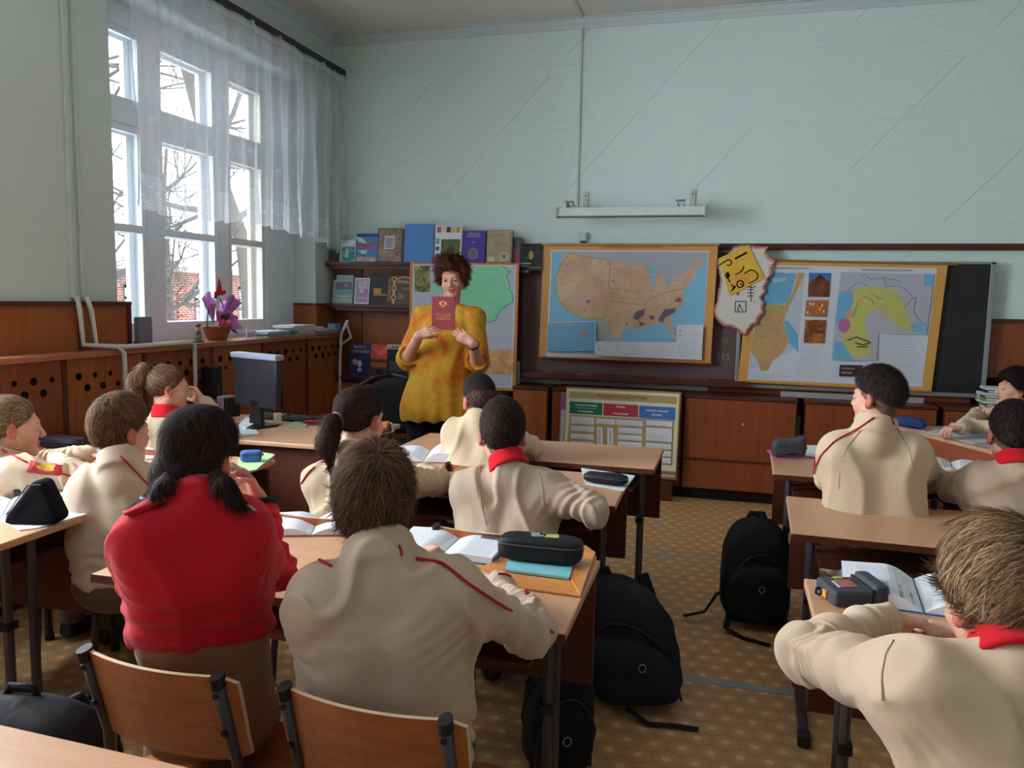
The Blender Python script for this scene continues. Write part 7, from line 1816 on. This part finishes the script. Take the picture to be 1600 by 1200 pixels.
# short-haired boy, window row
H2, N2 = atY(187,677,2.13), atY(186,724,2.07)
SL2, SR2 = atY(142,760,2.08), atY(228,756,2.12)
t, F, T, SW = person('fair short-haired boy in a greyish pullover beside the window row desk', (-1.87,2.05,0), H2, -14, N2, SL2, SR2, V3(-2.06,2.34,.74), V3(-2.0,2.55,.73), V3(-1.78,2.36,.74), V3(-1.92,2.55,.73), seat(-1.87,2.08,.50),
    handL=(V3(.3,1,-.1), V3(0,0,-1), 1, .85), handR=(V3(-.5,.9,-.1), V3(0,0,-1), -1, .85), sweater='beige2', seed=2, stub=(120,92,70), collar='high', vox=.005, pitch=2)
short_hair(t, F, .92, (112,84,62), 2, top=.024, side=.003, n=5500, L=.028, lift=.25, vox=.004, wd=.0011, line=(.08,.055,-.085,-.04), tuft=(((0,.05,.10),(0,.075,.085),.028,.018),))
pipe_px(t, SW, [(188,712),(206,730),(232,758)]); eyes(t, T, .92, F[1])
# fair girl at the left edge
H1, N1 = atY(18,668,2.2), atY(-6,718,2.14)
SL1, SR1 = V3(-2.60,2.13,.76), atY(35,738,2.12)
ER1, WR1 = atZ(140,748,.755), atZ(88,718,.74)
t, F, T, SW = person('fair-haired girl with a round yellow badge on her sleeve at the left edge', (-2.43,2.12,0), H1, -38, N1, SL1, SR1, V3(-2.62,2.40,.74), V3(-2.45,2.55,.75), ER1, WR1, seat(-2.43,2.12,.50),
    handL=(V3(.9,.3,-.1), V3(0,0,-1), 1, .85), handR=(V3(-.75,.5,.15), V3(0,-.3,-1), -1, .88, (.5,.6,.7,.7), (.5,.3)), sweater='beige3', seed=12, build=.9, collar='high', vox=.005, pitch=4)
c_, R_ = F; s = .92; v = Vol(); v.ell(T(0,-.016,.036), (.078*s,.099*s,.089*s), R_.T, .01); v.plane(T(0,.078,.058), R_ @ V3(0,.70,-.72), .02)
for q in (1,-1): v.ell(T(q*.084,.0,-.012), (.02*s,.020*s,.034*s), R_.T, .006, 'sub')
v.cap(T(0,-.10,.01), T(0,-.135,-.02), .028, .032, .02); v.cap(T(0,-.135,-.02), T(-.01,-.13,-.14), .03, .012, .02); v.noise = wrinkle(8, .002, 60)
mcol = hm((150,124,96)); o, V, Q = vol_object(v, 'hair', [mcol[0]], .004, t); strands(t, V, Q, F, mcol, 3500, .045, .03, flow_to((0,-.12,.01)), 3, .001)
pipe_px(t, SW, [(2,702),(22,712),(42,722)]); pipe_px(t, SW, [(78,737),(96,740),(112,744)]); eyes(t, T, .92, F[1])
def patch(t, SW, c, u, v_, w, h, disc=True):
    c, u = np.array(c, float), unit(u); v_ = np.array(v_, float)-u*(np.array(v_, float) @ u); v_ = unit(v_)
    for nm, sc, m, off in (('patch', 1.0, M['crimson'], .002), ('patch_field', .88, flat((196,60,72), .8, name='badge_red'), .003)):
        g = [c+u*w*sc*(i/8-.5)+v_*h*sc*(j/8-.5) for j in range(9) for i in range(9)]; Q_, _ = SW.project(np.array(g), off)
        b = MB(); b.add(Q_-np.array(t.location), [(j*9+i, j*9+i+1, (j+1)*9+i+1, (j+1)*9+i) for j in range(8) for i in range(8)]); o = part(b, nm, m, t, smooth=True); k = o.modifiers.new('s', 'SOLIDIFY'); k.thickness = .002
    if disc:
        g = [c]+[c+(u*math.cos(a)*w*.30+v_*math.sin(a)*h*.30) for a in [2*math.pi*k/18 for k in range(18)]]; Q_, _ = SW.project(np.array(g), .0055)
        b = MB(); b.add(Q_-np.array(t.location), [(0, i+1, (i+1) % 18+1) for i in range(18)]); o = part(b, 'round_badge', noisy((196,140,50), (210,176,70), 60), t); k = o.modifiers.new('s', 'SOLIDIFY'); k.thickness = .002
patch(t, SW, atY(70,722,2.10), unit(ER1-SR1), V3(0,.3,1), .10, .075)
# girl with the high ponytail
H3, N3 = atY(263,608,3.14), atY(258,650,3.10)
SL3, SR3 = atY(237,672,3.08), atY(292,680,3.12)
ER3, WR3 = V3(-2.33,3.30,.745), atY(318,628,3.28)
t, F, T, SW = person('girl with a high fair ponytail holding her hand to her face', (-2.5,3.08,0), H3, -46, N3, SL3, SR3, V3(-2.62,3.3,.75), V3(-2.5,3.42,.74), ER3, WR3, seat(-2.45,3.05,.50),
    handL=(V3(.9,.3,-.1), V3(0,0,-1), 1, .85), handR=(unit(V3(-.55,.1,.45)), V3(-.4,-.6,-.1), -1, .92, (.5,.6,.7,.7), (.5,.3)), sweater='beige3', seed=13, build=.88, collar='polo', vox=.0055, pitch=4)
c_, R_ = F; v = Vol(); v.ell(T(0,-.016,.036), (.077*s,.098*s,.088*s), R_.T, .01); v.plane(T(0,.074,.062), R_ @ V3(0,.75,-.66), .02)
for q in (1,-1): v.ell(T(q*.084,.0,-.012), (.02*s,.020*s,.034*s), R_.T, .006, 'sub')
v.cap(T(0,-.085,.085), T(0,-.12,.10), .020, .024, .015); v.cap(T(0,-.12,.10), T(0,-.155,.05), .026, .030, .02); v.cap(T(0,-.155,.05), T(0,-.15,-.09), .03, .022, .02); v.cap(T(0,-.15,-.09), T(0,-.14,-.15), .022, .008, .02); v.noise = wrinkle(8, .002, 60)
mcol = hm((128,100,78)); o, V, Q = vol_object(v, 'hair', [mcol[0]], .005, t); strands(t, V, Q, F, mcol, 3000, .045, .04, flow_to((0,-.10,.09)), 3, .0013, region=lambda P: P[:, 1] > -.105)
strands(t, V, Q, F, mcol, 900, .05, .03, lambda P: np.tile(V3(0,-.1,-1), (len(P), 1)), 4, .0013, region=lambda P: P[:, 1] < -.105, name='ponytail_strands')
b = MB(); c0 = T(0,-.10,.092)-np.array(t.location); ax = R_ @ unit(V3(0,-1,.4)); u = unit(np.cross(ax, V3(0,0,1))); w2 = np.cross(ax, u); b.tube([tuple(c0+(u*math.cos(a)+w2*math.sin(a))*.022) for a in [2*math.pi*k/14 for k in range(14)]], .007, 6, closed=True); part(b, 'hair_tie', flat((40,34,40), .8), t, smooth=True)
eyes(t, T, .92, F[1])
# girl with brown ponytail, middle row
H5, N5 = atY(562,656,2.44), atY(552,706,2.38)
SL5, SR5 = atY(500,752,2.38), atY(612,748,2.40)
t, F, T, SW = person('girl with a brown ponytail and pink hair tie, second desk of the middle row', (-1.18,2.35,0), H5, -13, N5, SL5, SR5, V3(-1.42,2.58,.745), V3(-1.28,2.78,.735), V3(-.98,2.60,.745), V3(-1.12,2.80,.735), seat(-1.18,2.30,.50),
    handL=(V3(.6,.7,-.1), V3(0,0,-1), 1, .85), handR=(V3(-.6,.7,-.1), V3(0,0,-1), -1, .85), sweater='beige3', seed=15, build=.9, collar='stand', vox=.005, pitch=6)
c_, R_ = F; v = Vol(); v.ell(T(0,-.016,.036), (.079*s,.101*s,.090*s), R_.T, .01); v.plane(T(0,.080,.058), R_ @ V3(0,.68,-.74), .02)
for q in (1,-1): v.ell(T(q*.085,.0,-.012), (.02*s,.020*s,.034*s), R_.T, .006, 'sub')
v.cap(T(-.01,-.10,.0), T(-.015,-.135,-.01), .018, .024, .012); v.cap(T(-.015,-.135,-.01), T(-.02,-.145,-.07), .028, .034, .02); v.cap(T(-.02,-.145,-.07), T(-.01,-.13,-.16), .034, .010, .02); v.noise = wrinkle(8, .002, 60)
mcol = hm((62,44,40)); o, V, Q = vol_object(v, 'hair', [mcol[0]], .0045, t); strands(t, V, Q, F, mcol, 3500, .045, .03, flow_to((-.01,-.115,.0)), 3, .0012, region=lambda P: P[:, 1] > -.11)
strands(t, V, Q, F, mcol, 1200, .05, .04, lambda P: np.tile(V3(0,.02,-1), (len(P), 1)), 4, .0012, region=lambda P: P[:, 1] < -.11, name='ponytail_strands')
b = MB(); c0 = T(-.012,-.115,-.003)-np.array(t.location); ax = R_ @ unit(V3(0,-1,-.1)); u = unit(np.cross(ax, V3(0,0,1))); w2 = np.cross(ax, u); b.tube([tuple(c0+(u*math.cos(a)+w2*math.sin(a))*.024) for a in [2*math.pi*k/14 for k in range(14)]], .008, 6, closed=True); part(b, 'hair_tie', flat((150,92,104), .8), t, smooth=True)
pipe_px(t, SW, [(524,716),(500,722),(482,738),(470,756)]); patch(t, SW, SL5+V3(-.06,.02,-.05), V3(-.2,.5,-.8), V3(0,1,.5), .07, .05, False)
# boy with red collar, middle row
H7, N7 = atY(785,682,2.44), atY(796,728,2.38)
SL7, SR7 = atY(738,762,2.39), atY(848,762,2.41); ER7 = atZ(928,798,.76)
t, F, T, SW = person('dark-haired boy with a bright red collar leaning on his desk, middle row', (-.67,2.36,0), H7, 14, N7, SL7, SR7, V3(-.88,2.60,.75), V3(-.74,2.82,.735), ER7, atZ(868,765,.745), seat(-.66,2.30,.50),
    handL=(V3(.7,.6,-.1), V3(0,0,-1), 1, .85), handR=(V3(-.8,.5,-.1), V3(0,0,-1), -1, .85), sweater='beige2', seed=17, stub=(60,47,44), collar='polo', vox=.005, wr_amp=.010, build=1.0, extra_wr=[(ER7+V3(-.05,0,.03), .08, 1.0)])
short_hair(t, F, .92, (60,47,44), 7, top=.014, side=.004, n=6500, L=.014, lift=.5, vox=.004, wd=.0009, line=(.075,.066,-.085,-.045))
pipe_px(t, SW, [(752,716),(748,745),(752,790),(760,820)], r=.0014, name='seam', m='seam'); pipe_px(t, SW, [(832,722),(846,745),(850,790)], r=.0014, name='seam', m='seam')
# boy nearest the teacher
H8, N8 = atY(750,626,3.28), atY(746,654,3.22)
SL8, SR8 = atY(712,676,3.22), atY(790,676,3.24); ER8 = atZ(832,700,.75)
t, F, T, SW = person('dark short-haired boy slouching at the front desk nearest the teacher', (-1.03,3.2,0), H8, 34, N8, SL8, SR8, V3(-1.22,3.45,.75), V3(-1.05,3.58,.74), ER8, V3(-.95,3.62,.74), seat(-1.0,3.12,.50),
    handL=(V3(.9,.3,-.1), V3(0,0,-1), 1, .85), handR=(V3(-.9,.3,-.1), V3(0,0,-1), -1, .85), sweater='beige3', seed=18, stub=(42,34,36), collar='none', vox=.006, build=.95, roll=-5)
short_hair(t, F, .88, (56,44,44), 8, top=.011, side=.003, n=3500, L=.012, lift=.5, vox=.005, wd=.0012, line=(.075,.066,-.085,-.045))
# boy watching the board, right row
H9, N9 = atY(1372,624,3.0), atY(1366,670,2.94)
SL9, SR9 = atY(1312,706,2.96), atY(1424,708,2.98)
t, F, T, SW = person('boy with dark cropped hair and beige jacket watching the board, right row', (.50,2.93,0), H9, 50, N9, SL9, SR9, atZ(1293,748,.755), V3(.42,3.45,.74), V3(.74,3.20,.76), V3(.62,3.42,.74), seat(.51,2.92,.50),
    handL=(V3(.5,.9,-.1), V3(0,0,-1), 1, .85), handR=(V3(-.6,.8,-.1), V3(0,0,-1), -1, .85), sweater='beige3', s=.85, seed=19, stub=(50,38,36), collar='high', vox=.005, build=1.06, roll=2)
short_hair(t, F, .85, (58,45,42), 9, top=.018, side=.002, n=5500, L=.022, lift=.5, vox=.004, wd=.001, line=(.08,.06,-.09,-.012), tuft=(((0,.04,.10),(0,.07,.09),.026,.016),))
EL9 = atZ(1293,748,.755); pipe_px(t, SW, [(1366,652),(1340,670),(1305,688),(1282,712),(1270,740)]); pipe_px(t, SW, [(1393,652),(1398,664)], r=.0022); patch(t, SW, SL9*.45+EL9*.55+V3(-.05,0,.03), unit(EL9-SL9), V3(0,1,.5), .10, .06, False); eyes(t, T, .85, F[1])
pipe_px(t, SW, [(1345,672),(1322,700),(1312,735),(1310,765)], r=.0014, name='seam', m='seam'); pipe_px(t, SW, [(1402,668),(1420,700),(1428,740)], r=.0014, name='seam', m='seam')
# boy at the right edge
H11, N11 = atY(1582,682,3.05), atY(1588,726,2.99)
SL11, SR11 = atY(1532,752,3.0), V3(1.10,3.0,.84); EL11 = atZ(1487,762,.76)
t, F, T, SW = person('dark-haired boy in beige leaning on the front right desk at the right edge', (.97,2.97,0), H11, -2, N11, SL11, SR11, EL11, V3(.86,3.44,.74), V3(1.25,3.2,.75), V3(1.1,3.42,.74), seat(1.0,2.92,.50),
    handL=(V3(.7,.7,-.1), V3(0,0,-1), 1, .85), handR=(V3(-.6,.7,-.1), V3(0,0,-1), -1, .85), sweater='beige2', seed=21, stub=(52,40,38), collar='polo', vox=.005)
short_hair(t, F, .92, (52,40,38), 11, top=.013, side=.003, n=5000, L=.015, lift=.5, vox=.004, wd=.001, line=(.075,.066,-.088,-.035))
piping(t, SW, [EL11+V3(.02,.12,.06), EL11+V3(-.03,.10,.05), EL11+V3(-.03,.06,.05)])
# boy at the side desk, facing left
Y10 = 4.80; H10, N10 = atY(1586,610,Y10), atY(1600,640,Y10); D10 = np.array([H10[0]-1.36, Y10-4.42, 0])
t, F, T, SW = person('dark-haired boy facing left and leaning over papers at the side desk', (H10[0]+.1,Y10,0), H10, 96, N10, V3(1.40,4.24,.85)+D10, V3(1.48,4.54,.87)+D10, V3(1.26,4.16,.79)+D10, V3(1.10,4.30,.775)+D10, V3(1.26,4.66,.785)+D10, atZ(1502,668,.785), seat(1.62+D10[0],4.42+D10[1],.50),
    handL=(V3(-.3,.9,-.1), V3(0,0,-1), 1, .85), handR=(V3(-.9,-.3,-.1), V3(0,0,-1), -1, .9, (.7,.8,.9,.9)), sweater='beige3', seed=23, collar='stand', vox=.005, fwd=(-1,.15,0), build=.92, s=.84, pitch=-6)
short_hair(t, F, .92, (40,30,30), 10, top=.018, side=.010, n=3500, L=.03, lift=.25, vox=.004, wd=.0012, tuft=(((0,.06,.085),(.02,.085,.06),.022,.012),)); eyes(t, T, .92, F[1])
piping(t, SW, [V3(1.47,4.5,.93)+D10, V3(1.38,4.58,.88)+D10, V3(1.28,4.64,.84)+D10])
# blond boy in the right foreground
H12, N12 = atY(1566,944,1.30), atY(1592,1034,1.215)
SL12, SR12 = atY(1428,1078,1.20), V3(.56,1.22,.87)
EL12, WL12 = atZ(1262,1020,.765), atZ(1378,968,.768)
t, F, T, SW = person('blond boy with a red collar leaning on folded arms in the right foreground', (.42,1.2,0), H12, 18, N12, SL12, SR12, EL12, WL12, V3(.70,1.50,.76), V3(.50,1.72,.745), seat(.47,1.12,.55),
    handL=(V3(.95,.05,-.05), V3(0,-.3,-1), 1, .95, (.35,.5,.7,.8), (.4,.3)), handR=(V3(-.9,.15,.0), V3(0,0,-1), -1, .92, (.6,.7,.8,.9), (.4,.3)), sweater='beige', s=.90, seed=25, stub=(120,94,72), collar='polo', vox=.0045, build=1.04, pitch=6, wr_amp=.012, roll=-3)
short_hair(t, F, .90, (150,120,90), 12, top=.028, side=.010, n=8000, L=.05, lift=.10, vox=.0035, wd=.0009, line=(.085,.05,-.085,-.045), flow=lambda P: np.stack([-.75+0*P[:, 0], .45+0*P[:, 0], -.5-1.2*np.clip(-P[:, 0], 0, .1)*5], 1))
eyes(t, T, .90, F[1])
pipe_px(t, SW, [(1396,1000),(1384,1020),(1377,1055),(1378,1095)], r=.0013, name='seam', m='seam')
